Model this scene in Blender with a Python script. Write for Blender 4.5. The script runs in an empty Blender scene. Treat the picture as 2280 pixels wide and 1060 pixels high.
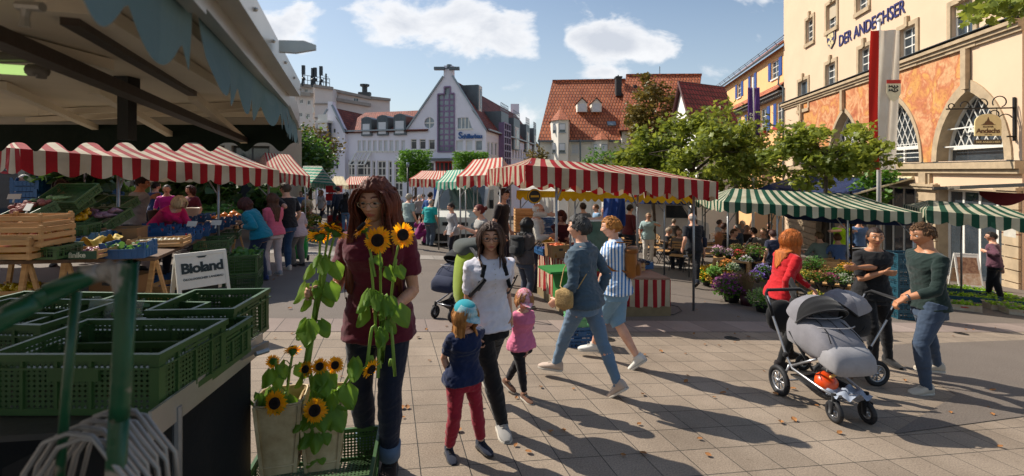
import bpy, math, random
import numpy as np
from mathutils import Vector, Matrix, Euler, noise
R=math.radians; pi=math.pi
random.seed(7)
sc=bpy.context.scene; COL=sc.collection
F=1070.0; EYE=1.68; SY=72/F; TX=.069
def gz(x,y): return -SY*y-TX*x
def G(px,py):
    x=px-1140; y=F*EYE/(py-452-TX*x); return Vector((x*y/F,y,gz(x*y/F,y)))
def P(px,py,y): return Vector(((px-1140)*y/F,y,EYE+(380-py)*y/F))
def GY(px,y): x=(px-1140)*y/F; return Vector((x,y,gz(x,y)))
MC={}
def srgb(h):
    if not isinstance(h,str): return tuple(h)
    h=h.lstrip('#'); c=[int(h[i:i+2],16)/255 for i in (0,2,4)]
    return tuple((x/12.92 if x<=.04045 else ((x+.055)/1.055)**2.4) for x in c)
def mat(name,col=(.5,.5,.5),rough=.7,metal=0,var=.12,scale=6,bump=.15,bscale=40,spec=.5,trans=0,sheen=0,alpha=None,col2=None,emit=None,estr=1,sss=0,stretch=(1,1,1),bdist=.01):
    if name in MC: return MC[name]
    m=bpy.data.materials.new(name); MC[name]=m; m.use_nodes=True
    nt=m.node_tree; N=nt.nodes; L=nt.links; b=N['Principled BSDF']
    c=srgb(col)
    tc=N.new('ShaderNodeTexCoord'); mp=N.new('ShaderNodeMapping'); mp.inputs['Scale'].default_value=stretch
    L.new(tc.outputs['Object'],mp.inputs[0])
    nz=N.new('ShaderNodeTexNoise'); nz.inputs['Scale'].default_value=scale; nz.inputs['Detail'].default_value=6; nz.inputs['Roughness'].default_value=.65
    L.new(mp.outputs[0],nz.inputs['Vector'])
    rp=N.new('ShaderNodeValToRGB'); rp.color_ramp.elements[0].position=.32; rp.color_ramp.elements[1].position=.68
    c2=srgb(col2) if col2 is not None else tuple(min(1,x*(1+var)) for x in c)
    c1=tuple(x*(1-var) for x in c) if col2 is None else c
    rp.color_ramp.elements[0].color=(*c1,1); rp.color_ramp.elements[1].color=(*c2,1)
    L.new(nz.outputs['Fac'],rp.inputs[0]); L.new(rp.outputs[0],b.inputs['Base Color'])
    b.inputs['Roughness'].default_value=rough; b.inputs['Metallic'].default_value=metal
    b.inputs['Specular IOR Level'].default_value=spec
    if sheen: b.inputs['Sheen Weight'].default_value=sheen
    if trans: b.inputs['Transmission Weight'].default_value=trans
    if sss:
        b.inputs['Subsurface Weight'].default_value=sss; b.inputs['Subsurface Radius'].default_value=(.012,.005,.003)
    if bump:
        n2=N.new('ShaderNodeTexNoise'); n2.inputs['Scale'].default_value=bscale; n2.inputs['Detail'].default_value=4
        L.new(mp.outputs[0],n2.inputs['Vector'])
        bp=N.new('ShaderNodeBump'); bp.inputs['Strength'].default_value=bump; bp.inputs['Distance'].default_value=bdist
        L.new(n2.outputs['Fac'],bp.inputs['Height']); L.new(bp.outputs[0],b.inputs['Normal'])
    if emit is not None:
        b.inputs['Emission Color'].default_value=(*srgb(emit),1); b.inputs['Emission Strength'].default_value=estr
    return m
def fab(name,col,var=.1,bump=.35,sc_=9,**k): return mat('fabric_'+name,col,rough=.85,var=var,scale=sc_,bump=bump,bscale=260,spec=.25,sheen=.15,bdist=.004,**k)
def stripes(name,ca,cb,period=.2,duty=.5,axis=0,dirt=.12,rough=.8,trans=.25,extra=None):
    """striped cloth: stripes follow the UV (metres along the seam)"""
    if name in MC: return MC[name]
    m=bpy.data.materials.new(name); MC[name]=m; m.use_nodes=True
    nt=m.node_tree; N=nt.nodes; L=nt.links; b=N['Principled BSDF']; out=N['Material Output']
    uv=N.new('ShaderNodeUVMap'); sp=N.new('ShaderNodeSeparateXYZ'); L.new(uv.outputs[0],sp.inputs[0])
    d=N.new('ShaderNodeMath'); d.operation='DIVIDE'; L.new(sp.outputs[axis],d.inputs[0]); d.inputs[1].default_value=period
    f=N.new('ShaderNodeMath'); f.operation='FRACT'; L.new(d.outputs[0],f.inputs[0])
    g=N.new('ShaderNodeMath'); g.operation='GREATER_THAN'; L.new(f.outputs[0],g.inputs[0]); g.inputs[1].default_value=duty
    mx=N.new('ShaderNodeMix'); mx.data_type='RGBA'; L.new(g.outputs[0],mx.inputs[0])
    mx.inputs[6].default_value=(*srgb(ca),1); mx.inputs[7].default_value=(*srgb(cb),1)
    tc=N.new('ShaderNodeTexCoord'); nz=N.new('ShaderNodeTexNoise'); nz.inputs['Scale'].default_value=2.2; nz.inputs['Detail'].default_value=7
    L.new(tc.outputs['Object'],nz.inputs['Vector'])
    rp=N.new('ShaderNodeValToRGB'); rp.color_ramp.elements[0].position=.3; rp.color_ramp.elements[1].position=.7
    q=1-2*dirt; rp.color_ramp.elements[0].color=(q,q*.97,q*.92,1); rp.color_ramp.elements[1].color=(1,1,1,1)
    L.new(nz.outputs['Fac'],rp.inputs[0])
    m2=N.new('ShaderNodeMix'); m2.data_type='RGBA'; m2.blend_type='MULTIPLY'; m2.inputs[0].default_value=1
    L.new(mx.outputs[2],m2.inputs[6]); L.new(rp.outputs[0],m2.inputs[7]); L.new(m2.outputs[2],b.inputs['Base Color'])
    b.inputs['Roughness'].default_value=rough; b.inputs['Specular IOR Level'].default_value=.3
    n2=N.new('ShaderNodeTexNoise'); n2.inputs['Scale'].default_value=5; n2.inputs['Detail'].default_value=5; L.new(tc.outputs['Object'],n2.inputs['Vector'])
    bp=N.new('ShaderNodeBump'); bp.inputs['Strength'].default_value=.5; bp.inputs['Distance'].default_value=.04; L.new(n2.outputs['Fac'],bp.inputs['Height']); L.new(bp.outputs[0],b.inputs['Normal'])
    if trans:
        tr=N.new('ShaderNodeBsdfTranslucent'); L.new(m2.outputs[2],tr.inputs[0]); ms=N.new('ShaderNodeMixShader'); ms.inputs[0].default_value=trans
        L.new(b.outputs[0],ms.inputs[1]); L.new(tr.outputs[0],ms.inputs[2]); L.new(ms.outputs[0],out.inputs[0])
    return m
def leafmat(name,col,col2=None,trans=.35,rough=.5,var=.35):
    if name in MC: return MC[name]
    m=mat(name,col,rough=rough,var=var,scale=1.3,col2=col2,bump=0)
    nt=m.node_tree; N=nt.nodes; L=nt.links; b=N['Principled BSDF']; out=N['Material Output']
    src=b.inputs['Base Color'].links[0].from_socket
    tr=N.new('ShaderNodeBsdfTranslucent'); hs=N.new('ShaderNodeHueSaturation'); hs.inputs['Value'].default_value=1.6; hs.inputs['Hue'].default_value=.485
    L.new(src,hs.inputs['Color']); L.new(hs.outputs[0],tr.inputs[0]); ms=N.new('ShaderNodeMixShader'); ms.inputs[0].default_value=trans
    L.new(b.outputs[0],ms.inputs[1]); L.new(tr.outputs[0],ms.inputs[2]); L.new(ms.outputs[0],out.inputs[0])
    return m
def glassmat(name,col=(.03,.035,.04),rough=.06):
    return mat(name,col,rough=rough,var=.3,scale=1.5,bump=.03,bscale=2,spec=.9,bdist=.05)
def V(*a): return Vector(a)
def rotz(a): return Matrix.Rotation(a,4,'Z')
class MB:
    def __init__(s): s.v=[];s.f=[];s.uv=[];s.mi=[];s.cur=0;s.M=None
    def add(s,vs,fs,uvs=None,mi=None):
        o=len(s.v)
        if s.M is not None: vs=[s.M@Vector(q) for q in vs]
        s.v+= [tuple(q) for q in vs]
        m=s.cur if mi is None else mi
        for k,q in enumerate(fs):
            s.f.append(tuple(i+o for i in q)); s.uv.append(uvs[k] if uvs else None); s.mi.append(m)
        return s
    def quad(s,a,b,c,d,uv=None,mi=None): return s.add([a,b,c,d],[(0,1,2,3)],[uv] if uv else None,mi)
    def box(s,c,d,rz=0,M=None,mi=None,taper=1):
        x,y,z=d[0]/2,d[1]/2,d[2]/2
        vs=[]
        for k,(i,j) in ((-1,(-1,-1)),(-1,(1,-1)),(-1,(1,1)),(-1,(-1,1)),(1,(-1,-1)),(1,(1,-1)),(1,(1,1)),(1,(-1,1))):
            t=taper if k>0 else 1
            p=Vector((i*x*t,j*y*t,k*z))
            if M is not None: p=M@p
            elif rz: p=rotz(rz)@p
            vs.append(p+Vector(c))
        fs=[(0,3,2,1),(4,5,6,7),(0,1,5,4),(1,2,6,5),(2,3,7,6),(3,0,4,7)]
        uvs=[]
        for q,(a,b_) in zip(fs,((x,y),(x,y),(x,z),(y,z),(x,z),(y,z))):
            uvs.append([(0,0),(2*a,0),(2*a,2*b_),(0,2*b_)])
        return s.add(vs,fs,uvs,mi)
    def box2(s,a,b,mi=None): a=Vector(a);b=Vector(b);return s.box((a+b)/2,[abs(q) for q in (b-a)],mi=mi)
    def beam(s,a,b,w,h,mi=None,up=(0,0,1)):
        a=Vector(a);b=Vector(b);d=(b-a);L=d.length
        if L<1e-6: return s
        z=d/L;u=Vector(up)
        if abs(z.dot(u))>.98: u=Vector((0,1,0))
        x=z.cross(u).normalized();y=x.cross(z)
        M=Matrix((x,y,z)).transposed().to_4x4()
        return s.box((a+b)/2,(w,h,L),M=M,mi=mi)
    def tube(s,pts,r,n=8,cap=True,mi=None,flat=1):
        pts=[Vector(p) for p in pts]; m=len(pts)
        rs=r if isinstance(r,(list,tuple)) else [r]*m
        vs=[];T=[]
        for i in range(m):
            t=(pts[min(i+1,m-1)]-pts[max(i-1,0)])
            T.append(t.normalized() if t.length>1e-9 else Vector((0,0,1)))
        u=Vector((0,0,1)) if abs(T[0].z)<.9 else Vector((1,0,0))
        x=T[0].cross(u).normalized()
        acc=0;uvl=[]
        for i in range(m):
            x=(x-T[i]*x.dot(T[i])).normalized(); y=T[i].cross(x)
            if i: acc+=(pts[i]-pts[i-1]).length
            uvl.append(acc)
            for k in range(n):
                a=2*pi*k/n; vs.append(pts[i]+x*(math.cos(a)*rs[i])+y*(math.sin(a)*rs[i]*flat))
        fs=[];uvs=[]
        for i in range(m-1):
            for k in range(n):
                k2=(k+1)%n; fs.append((i*n+k,i*n+k2,(i+1)*n+k2,(i+1)*n+k))
                a0=k/n;a1=(k+1)/n; uvs.append([(a0,uvl[i]),(a1,uvl[i]),(a1,uvl[i+1]),(a0,uvl[i+1])])
        if cap:
            fs.append(tuple(range(n-1,-1,-1)));uvs.append(None); fs.append(tuple((m-1)*n+k for k in range(n)));uvs.append(None)
        return s.add(vs,fs,uvs,mi)
    def rings(s,rings,cap=True,mi=None,closed=True):
        n=len(rings[0]); vs=[p for r_ in rings for p in r_]; fs=[];uvs=[]
        for i in range(len(rings)-1):
            for k in range(n if closed else n-1):
                k2=(k+1)%n; fs.append((i*n+k,i*n+k2,(i+1)*n+k2,(i+1)*n+k)); uvs.append([(k/n,i),((k+1)/n,i),((k+1)/n,i+1),(k/n,i+1)])
        if cap and closed:
            fs.append(tuple(range(n-1,-1,-1)));uvs.append(None); fs.append(tuple((len(rings)-1)*n+k for k in range(n)));uvs.append(None)
        return s.add(vs,fs,uvs,mi)
    def lathe(s,prof,c=(0,0,0),n=16,mi=None,cap=True,sx=1,sy=1):
        c=Vector(c); return s.rings([[c+Vector((math.cos(2*pi*k/n)*r*sx,math.sin(2*pi*k/n)*r*sy,z)) for k in range(n)] for r,z in prof],cap=cap,mi=mi)
    def ball(s,c,r,n=10,m=6,mi=None,M=None,jit=0):
        c=Vector(c); r=r if isinstance(r,(tuple,list)) else (r,r,r)
        rg=[]
        for i in range(m+1):
            t=pi*(i/m*.98+.01); row=[]
            for k in range(n):
                a=2*pi*k/n; q=Vector((math.sin(t)*math.cos(a)*r[0],math.sin(t)*math.sin(a)*r[1],-math.cos(t)*r[2]))
                if jit: q*=1+random.uniform(-jit,jit)
                if M is not None: q=M@q
                row.append(c+q)
            rg.append(row)
        return s.rings(rg,mi=mi)
    def grid(s,fn,nu,nv,uvs=None,mi=None):
        vs=[fn(i/nu,j/nv) for j in range(nv+1) for i in range(nu+1)]
        fs=[];U=[]
        for j in range(nv):
            for i in range(nu):
                a=j*(nu+1)+i; fs.append((a,a+1,a+nu+2,a+nu+1))
                if uvs: U.append([uvs(i/nu,j/nv),uvs((i+1)/nu,j/nv),uvs((i+1)/nu,(j+1)/nv),uvs(i/nu,(j+1)/nv)])
        return s.add(vs,fs,U if uvs else None,mi)
    def prism(s,poly,h,M=None,mi=None):
        """poly in local xy, extruded by h along local z, placed by matrix M"""
        n=len(poly); M=M or Matrix()
        vs=[M@Vector((a,b,0)) for a,b in poly]+[M@Vector((a,b,h)) for a,b in poly]
        fs=[tuple(range(n-1,-1,-1)),tuple(range(n,2*n))]+[(i,(i+1)%n,n+(i+1)%n,n+i) for i in range(n)]
        return s.add(vs,fs,None,mi)
    def build(s,name,mats,parent=None,smooth=False,auto=None):
        me=bpy.data.meshes.new(name); me.from_pydata(s.v,[],s.f)
        if any(u for u in s.uv):
            ul=me.uv_layers.new(name='UVMap'); flat=[]
            for q,u in zip(s.f,s.uv):
                if u and len(u)==len(q):
                    for t in u: flat+=[t[0],t[1]]
                else: flat+=[0,0]*len(q)
            ul.data.foreach_set('uv',flat)
        if not isinstance(mats,(list,tuple)): mats=[mats]
        for m in mats: me.materials.append(m)
        if len(mats)>1: me.polygons.foreach_set('material_index',s.mi)
        if smooth: me.polygons.foreach_set('use_smooth',[True]*len(s.f))
        if smooth and auto: 
            try: me.set_sharp_from_angle(angle=R(auto))
            except Exception: pass
        me.update()
        o=bpy.data.objects.new(name,me); COL.objects.link(o)
        if parent is not None: o.parent=parent
        return o
def tag(o,label=None,cat=None,group=None,kind=None):
    if label: o['label']=label
    if cat: o['category']=cat
    if group: o['group']=group
    if kind: o['kind']=kind
    return o
def thing(name,label,cat,loc=(0,0,0),rz=0,group=None):
    o=bpy.data.objects.new(name,None); o.empty_display_size=.1; COL.objects.link(o)
    o.location=loc; o.rotation_euler=(0,0,rz); return tag(o,label,cat,group)
def one(name,mb,m,label,cat,loc=(0,0,0),rz=0,group=None,smooth=False,kind=None,auto=None,rot=None):
    o=mb.build(name,m,None,smooth,auto); o.location=loc; o.rotation_euler=rot if rot else (0,0,rz); return tag(o,label,cat,group,kind)
def dup(root,loc,rz=0,label=None,group=None,scale=None,rot=None):
    kids={}
    for o in list(COL.objects):
        if o.parent: kids.setdefault(o.parent.name,[]).append(o)
    def cp(o,par):
        c=o.copy(); COL.objects.link(c)
        if par: c.parent=par
        for k in kids.get(o.name,[]): cp(k,c)
        return c
    c=cp(root,None); c.location=loc; c.rotation_euler=rot if rot else (0,0,rz)
    if label: c['label']=label
    if group: c['group']=group
    if scale: c.scale=(scale,)*3 if not isinstance(scale,(tuple,list)) else scale
    return c
FONT=None
def text_mb(txt,size,depth=.006,shear=0,bold=0,spacing=1,font=None):
    cu=bpy.data.curves.new('t','FONT'); cu.body=txt; cu.size=size; cu.extrude=depth; cu.shear=shear; cu.offset=bold; cu.space_character=spacing
    cu.align_x='CENTER'; cu.align_y='CENTER'; cu.resolution_u=3
    o=bpy.data.objects.new('t',cu); COL.objects.link(o)
    dg=bpy.context.evaluated_depsgraph_get(); me=bpy.data.meshes.new_from_object(o.evaluated_get(dg))
    vs=[tuple(v.co) for v in me.vertices]; fs=[tuple(p.vertices) for p in me.polygons]
    bpy.data.objects.remove(o); bpy.data.curves.remove(cu); bpy.data.meshes.remove(me)
    return vs,fs
def frameM(o,x,y):
    """matrix with origin o, local x axis along x, y along y"""
    x=Vector(x).normalized(); y=Vector(y); z=x.cross(y).normalized(); y=z.cross(x)
    M=Matrix((x,y,z)).transposed().to_4x4(); M.translation=Vector(o); return M
def text_on(mb,txt,size,M,depth=.006,mi=None,**k):
    vs,fs=text_mb(txt,size,depth,**k); mb.add([M@Vector(v) for v in vs],fs,None,mi); return mb
cam=bpy.data.cameras.new('camera'); co=bpy.data.objects.new('camera',cam); COL.objects.link(co); sc.camera=co
co.location=(0,0,EYE); co.rotation_euler=(R(90),0,0)
cam.sensor_width=36; cam.lens=36*F/2280; cam.shift_y=-150/2280; cam.clip_end=2000; cam.clip_start=.05
cam.dof.use_dof=True; cam.dof.focus_distance=4.6; cam.dof.aperture_fstop=4.0
SUNH=Vector((-.885,.465,0)); EL=R(43)
sd=Vector((SUNH.x*math.cos(EL),SUNH.y*math.cos(EL),math.sin(EL))).normalized()
sl=bpy.data.lights.new('sun','SUN'); sl.energy=5.0; sl.angle=R(.5); sl.color=(1,.92,.80)
so=bpy.data.objects.new('sun',sl); COL.objects.link(so); so.rotation_euler=(-sd).to_track_quat('-Z','Y').to_euler()
w=bpy.data.worlds.new('World'); sc.world=w; w.use_nodes=True
nt=w.node_tree; N=nt.nodes; L=nt.links; bg=N['Background']
sky=N.new('ShaderNodeTexSky'); sky.sky_type='NISHITA'; sky.sun_disc=False; sky.sun_elevation=EL; sky.sun_rotation=math.atan2(sd.x,sd.y)
sky.air_density=1.2; sky.dust_density=.8; sky.ozone_density=2.5
tc=N.new('ShaderNodeTexCoord'); sp=N.new('ShaderNodeSeparateXYZ'); L.new(tc.outputs['Generated'],sp.inputs[0])
def mth(op,a,b=None,c=None):
    n=N.new('ShaderNodeMath'); n.operation=op
    for i,q in enumerate((a,b,c)):
        if q is None: continue
        if isinstance(q,(int,float)): n.inputs[i].default_value=q
        else: L.new(q,n.inputs[i])
    return n.outputs[0]
yy=mth('MAXIMUM',sp.outputs[1],.05)
U=mth('DIVIDE',sp.outputs[0],yy); Vv=mth('DIVIDE',sp.outputs[2],yy)
cb=N.new('ShaderNodeCombineXYZ'); L.new(U,cb.inputs[0]); L.new(mth('MULTIPLY',Vv,1.7),cb.inputs[1])
n1=N.new('ShaderNodeTexNoise'); n1.inputs['Scale'].default_value=7; n1.inputs['Detail'].default_value=10; n1.inputs['Roughness'].default_value=.58; n1.inputs['Distortion'].default_value=.25; L.new(cb.outputs[0],n1.inputs['Vector'])
tot=None
for (px,py,rx,ry,a) in [(960,40,170,70,.46),(1100,85,90,50,.34),(1350,92,150,46,.66),(1250,30,60,25,.25),(1490,90,40,50,.25),(600,75,140,40,.52),(700,20,110,35,.30),(790,135,60,22,.2),(905,180,30,15,.22),(645,112,40,14,.22),(1340,162,70,16,.3),(1165,185,70,22,.25),(1190,255,60,35,.3),(1600,160,40,20,.2),(780,232,70,18,.25),(620,165,60,22,.28),(300,60,300,60,.3),(1700,0,60,10,.15),(742,70,34,60,-.55),(1228,90,26,70,-.5),(880,150,60,30,-.3),(690,150,60,25,-.2)]:
    du=mth('DIVIDE',mth('SUBTRACT',U,(px-1140)/F),rx/F); dv=mth('DIVIDE',mth('SUBTRACT',Vv,(380-py)/F),ry/F)
    e=mth('MULTIPLY',mth('EXPONENT',mth('MULTIPLY',mth('ADD',mth('MULTIPLY',du,du),mth('MULTIPLY',dv,dv)),-.9)),a)
    tot=e if tot is None else mth('ADD',tot,e)
tot=mth('MINIMUM',tot,.62)
tot=mth('ADD',tot,.075)
m_=mth('ADD',mth('MULTIPLY',n1.outputs['Fac'],1.55),tot)
mr=N.new('ShaderNodeMapRange'); mr.interpolation_type='SMOOTHSTEP'; L.new(m_,mr.inputs[0]); mr.inputs[1].default_value=1.03; mr.inputs[2].default_value=1.30
n3=N.new('ShaderNodeTexNoise'); n3.inputs['Scale'].default_value=9; n3.inputs['Detail'].default_value=6; L.new(cb.outputs[0],n3.inputs['Vector'])
thick=N.new('ShaderNodeMapRange'); L.new(mth('ADD',m_,mth('MULTIPLY',n3.outputs['Fac'],.35)),thick.inputs[0]); thick.inputs[1].default_value=1.35; thick.inputs[2].default_value=1.8
cc=N.new('ShaderNodeMix'); cc.data_type='RGBA'; L.new(thick.outputs[0],cc.inputs[0]); cc.inputs[6].default_value=(8.6,8.6,8.7,1); cc.inputs[7].default_value=(5.6,5.9,6.5,1)
hz=N.new('ShaderNodeMix'); hz.data_type='RGBA'; L.new(sky.outputs[0],hz.inputs[6]); hz.inputs[7].default_value=(6.2,6.9,7.6,1)
hr=N.new('ShaderNodeMapRange'); L.new(mth('ADD',sp.outputs[2],mth('MULTIPLY',U,.12)),hr.inputs[0]); hr.inputs[1].default_value=0; hr.inputs[2].default_value=.42; hr.inputs[3].default_value=.6; hr.inputs[4].default_value=0.05; L.new(hr.outputs[0],hz.inputs[0])
mx=N.new('ShaderNodeMix'); mx.data_type='RGBA'; L.new(mth('MULTIPLY',mr.outputs[0],.92),mx.inputs[0]); L.new(hz.outputs[2],mx.inputs[6]); L.new(cc.outputs[2],mx.inputs[7])
L.new(mx.outputs[2],bg.inputs[0]); bg.inputs[1].default_value=.09
sc.view_settings.view_transform='Standard'; sc.view_settings.look='None'; sc.view_settings.gamma=1; sc.view_settings.exposure=.42
sc.cycles.max_bounces=6; sc.cycles.transparent_max_bounces=12; sc.cycles.sample_clamp_indirect=8
CD=Vector((-273/F,1,0)).normalized(); RD=Vector((CD.y,-CD.x,0))
def UVp(u,v,dz=0):
    p=RD*u+CD*v; p.z=gz(p.x,p.y)+dz; return p
def groundmat(name,base,grain,tile=None,joint=(.02,.02,.018),u0=0,v0=0,stain=.25,size=(.3025,.3045),gs=120,var=.12):
    m=bpy.data.materials.new(name); m.use_nodes=True; nt=m.node_tree; N=nt.nodes; L=nt.links; b=N['Principled BSDF']
    uv=N.new('ShaderNodeUVMap'); 
    def nz(s,d=6,r=.6):
        n=N.new('ShaderNodeTexNoise'); n.inputs['Scale'].default_value=s; n.inputs['Detail'].default_value=d; n.inputs['Roughness'].default_value=r; L.new(uv.outputs[0],n.inputs['Vector']); return n.outputs['Fac']
    def ramp(f,p0,p1,c0,c1):
        r=N.new('ShaderNodeValToRGB'); r.color_ramp.elements[0].position=p0; r.color_ramp.elements[1].position=p1
        r.color_ramp.elements[0].color=(*c0,1); r.color_ramp.elements[1].color=(*c1,1); L.new(f,r.inputs[0]); return r.outputs[0]
    def mul(a,b_,f=1,bl='MULTIPLY'):
        x=N.new('ShaderNodeMix'); x.data_type='RGBA'; x.blend_type=bl; x.inputs[0].default_value=f; L.new(a,x.inputs[6]); L.new(b_,x.inputs[7]); return x.outputs[2]
    if tile:
        mp=N.new('ShaderNodeMapping'); mp.inputs['Location'].default_value=(-u0,-v0,0); L.new(uv.outputs[0],mp.inputs[0])
        br=N.new('ShaderNodeTexBrick'); br.offset=0; br.inputs['Scale'].default_value=1; br.inputs['Brick Width'].default_value=size[0]; br.inputs['Row Height'].default_value=size[1]
        br.inputs['Mortar Size'].default_value=.0032; br.inputs['Mortar Smooth'].default_value=.15; br.inputs['Bias'].default_value=0
        br.inputs['Color1'].default_value=(*[x*(1-var) for x in base],1); br.inputs['Color2'].default_value=(*[x*(1+var) for x in base],1); br.inputs['Mortar'].default_value=(*joint,1)
        wn=N.new('ShaderNodeTexNoise'); wn.inputs['Scale'].default_value=9; L.new(mp.outputs[0],wn.inputs['Vector'])
        va=N.new('ShaderNodeVectorMath'); va.operation='MULTIPLY_ADD'; L.new(wn.outputs['Color'],va.inputs[0]); va.inputs[1].default_value=(.004,.004,0); L.new(mp.outputs[0],va.inputs[2]); L.new(va.outputs[0],br.inputs['Vector'])
        col=br.outputs['Color']
    else:
        rgb=N.new('ShaderNodeRGB'); rgb.outputs[0].default_value=(*base,1); col=rgb.outputs[0]
    col=mul(col,ramp(nz(gs,3,.8),.36,.64,(1-grain,)*3,(1+grain,)*3))
    col=mul(col,ramp(nz(1.1,8,.65),.3,.66,(1-stain,1-stain*1.05,1-stain*1.1),(1,1,1)))
    col=mul(col,ramp(nz(17,2,.5),.22,.34,(.72,.7,.68),(1,1,1)))
    L.new(col,b.inputs['Base Color']); b.inputs['Roughness'].default_value=.82; b.inputs['Specular IOR Level'].default_value=.4
    bp=N.new('ShaderNodeBump'); bp.inputs['Strength'].default_value=.45; bp.inputs['Distance'].default_value=.004; L.new(nz(gs*1.2,3,.8),bp.inputs['Height']); L.new(bp.outputs[0],b.inputs['Normal'])
    if tile:
        b2=N.new('ShaderNodeBump'); b2.inputs['Strength'].default_value=.6; b2.inputs['Distance'].default_value=.006; b2.invert=True; L.new(br.outputs['Fac'],b2.inputs['Height']); L.new(bp.outputs[0],b2.inputs['Normal']); L.new(b2.outputs[0],b.inputs['Normal'])
    return m
def sheet(name,poly,dz,m,label=None,n=None):
    mb=MB(); vs=[UVp(u,v,dz) for u,v in poly]; mb.add(vs,[tuple(range(len(vs)))],[[(u,v) for u,v in poly]]); o=mb.build(name,m); tag(o,label,None,None,'structure'); return o
AS=groundmat('asphalt',(.150,.124,.103),.42,stain=.18,gs=75)
sheet('ground',[(-400,-60),(500,-60),(500,500),(-400,500)],-.004,AS)
TL=groundmat('concrete_tiles',(.285,.226,.17),.30,tile=1,u0=.49,v0=6.066,gs=90,stain=.36,var=.10)
sheet('pavement',[(-9,-4),(30,-4),(30,6.066),(-9,6.066)],.0,TL)
GR=groundmat('granite_band',(.27,.21,.18),.22,tile=1,u0=-1.29,v0=6.066,size=(.587,.62),gs=110,stain=.2,var=.18)
sheet('granite_band',[(-12,6.066),(40,6.066),(40,6.685),(-12,6.685)],.004,GR)
GR2=groundmat('light_band',(.30,.27,.24),.2,tile=1,u0=0,v0=0,size=(.6,.6),gs=110,var=.1)
def uvof(px,py):
    p=G(px,py); return (p.dot(RD*1)-0 if False else p.x*RD.x+p.y*RD.y, p.x*CD.x+p.y*CD.y)
a=uvof(1000,574)[1]
sheet('paving_strip',[(-14,a-.55),(30,a-.55),(30,a+.35),(-14,a+.35)],.004,GR2)
sheet('asphalt_patch',[uvof(1990,768),uvof(2300,757),uvof(3400,760),uvof(3400,890),uvof(2280,928),uvof(1985,968),uvof(2130,880),(uvof(1985,800))],.006,AS)
def sm(a,b,x): 
    t=max(0,min(1,(x-a)/(b-a))); return t*t*(3-2*t)
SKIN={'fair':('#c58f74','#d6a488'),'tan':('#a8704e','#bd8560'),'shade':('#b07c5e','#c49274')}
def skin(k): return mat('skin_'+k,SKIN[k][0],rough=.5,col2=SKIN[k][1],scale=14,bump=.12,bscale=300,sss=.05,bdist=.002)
LIPS=mat('lips','#a4584c',rough=.42,bump=0); BROW=mat('brow','#3a2416',rough=.8,bump=.2)
EYEW=mat('eye_white','#cfc6bd',rough=.2,bump=0,var=.03); IRIS=mat('iris','#1d130d',rough=.15,bump=0)
def ring(c,x,y,w,d,n=20,e=2.4,ph=0):
    out=[]
    for k in range(n):
        a=2*pi*k/n; ca,sa=math.cos(a),math.sin(a)
        out.append(c+x*(w*math.copysign(abs(ca)**(2/e),ca))+y*(d*math.copysign(abs(sa)**(2/e),sa)))
    return out
def remesh(mb,vox,smooth=3,fold=0,fseed=0,ff=1.0):
    me=bpy.data.meshes.new('r'); me.from_pydata(mb.v,[],mb.f); me.update()
    o=bpy.data.objects.new('r',me); COL.objects.link(o)
    m=o.modifiers.new('r','REMESH'); m.mode='VOXEL'; m.voxel_size=vox; m.use_smooth_shade=True
    if smooth: s=o.modifiers.new('s','SMOOTH'); s.iterations=smooth; s.factor=.5
    dg=bpy.context.evaluated_depsgraph_get(); ev=o.evaluated_get(dg); me2=ev.to_mesh()
    n=len(me2.vertices); co=np.empty(n*3,dtype=np.float32); me2.vertices.foreach_get('co',co); co=co.reshape(-1,3)
    no=np.empty(n*3,dtype=np.float32); me2.vertices.foreach_get('normal',no); no=no.reshape(-1,3)
    if fold:
        d=np.empty(n,dtype=np.float32); S=9.5*ff
        for i in range(n):
            x,y,z=co[i]; q=Vector((x*S+fseed,y*S,z*S*1.9+ (x+y)*5*ff))
            a=noise.noise(q); b=noise.noise(q*2.3+Vector((9,3,1)))
            d[i]=(1-2.2*abs(a))*.75+(1-2.2*abs(b))*.35-.4
        co=co+no*(d*fold)[:,None]
    fs=[tuple(p.vertices) for p in me2.polygons]; vs=[tuple(map(float,q)) for q in co]
    ev.to_mesh_clear(); bpy.data.objects.remove(o); bpy.data.meshes.remove(me)
    return vs,fs
def ik(a,b,l1,l2,pole):
    d=b-a; L=d.length; mxl=(l1+l2)*.9995
    if L>mxl: b=a+d*(mxl/L); d=b-a; L=mxl
    u=d/L; x=(l1*l1-l2*l2+L*L)/(2*L); h=math.sqrt(max(0,l1*l1-x*x))
    p=Vector(pole); p=(p-u*p.dot(u))
    p=p.normalized() if p.length>1e-5 else Vector((0,-1,0))
    return a+u*x+p*h,b
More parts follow.
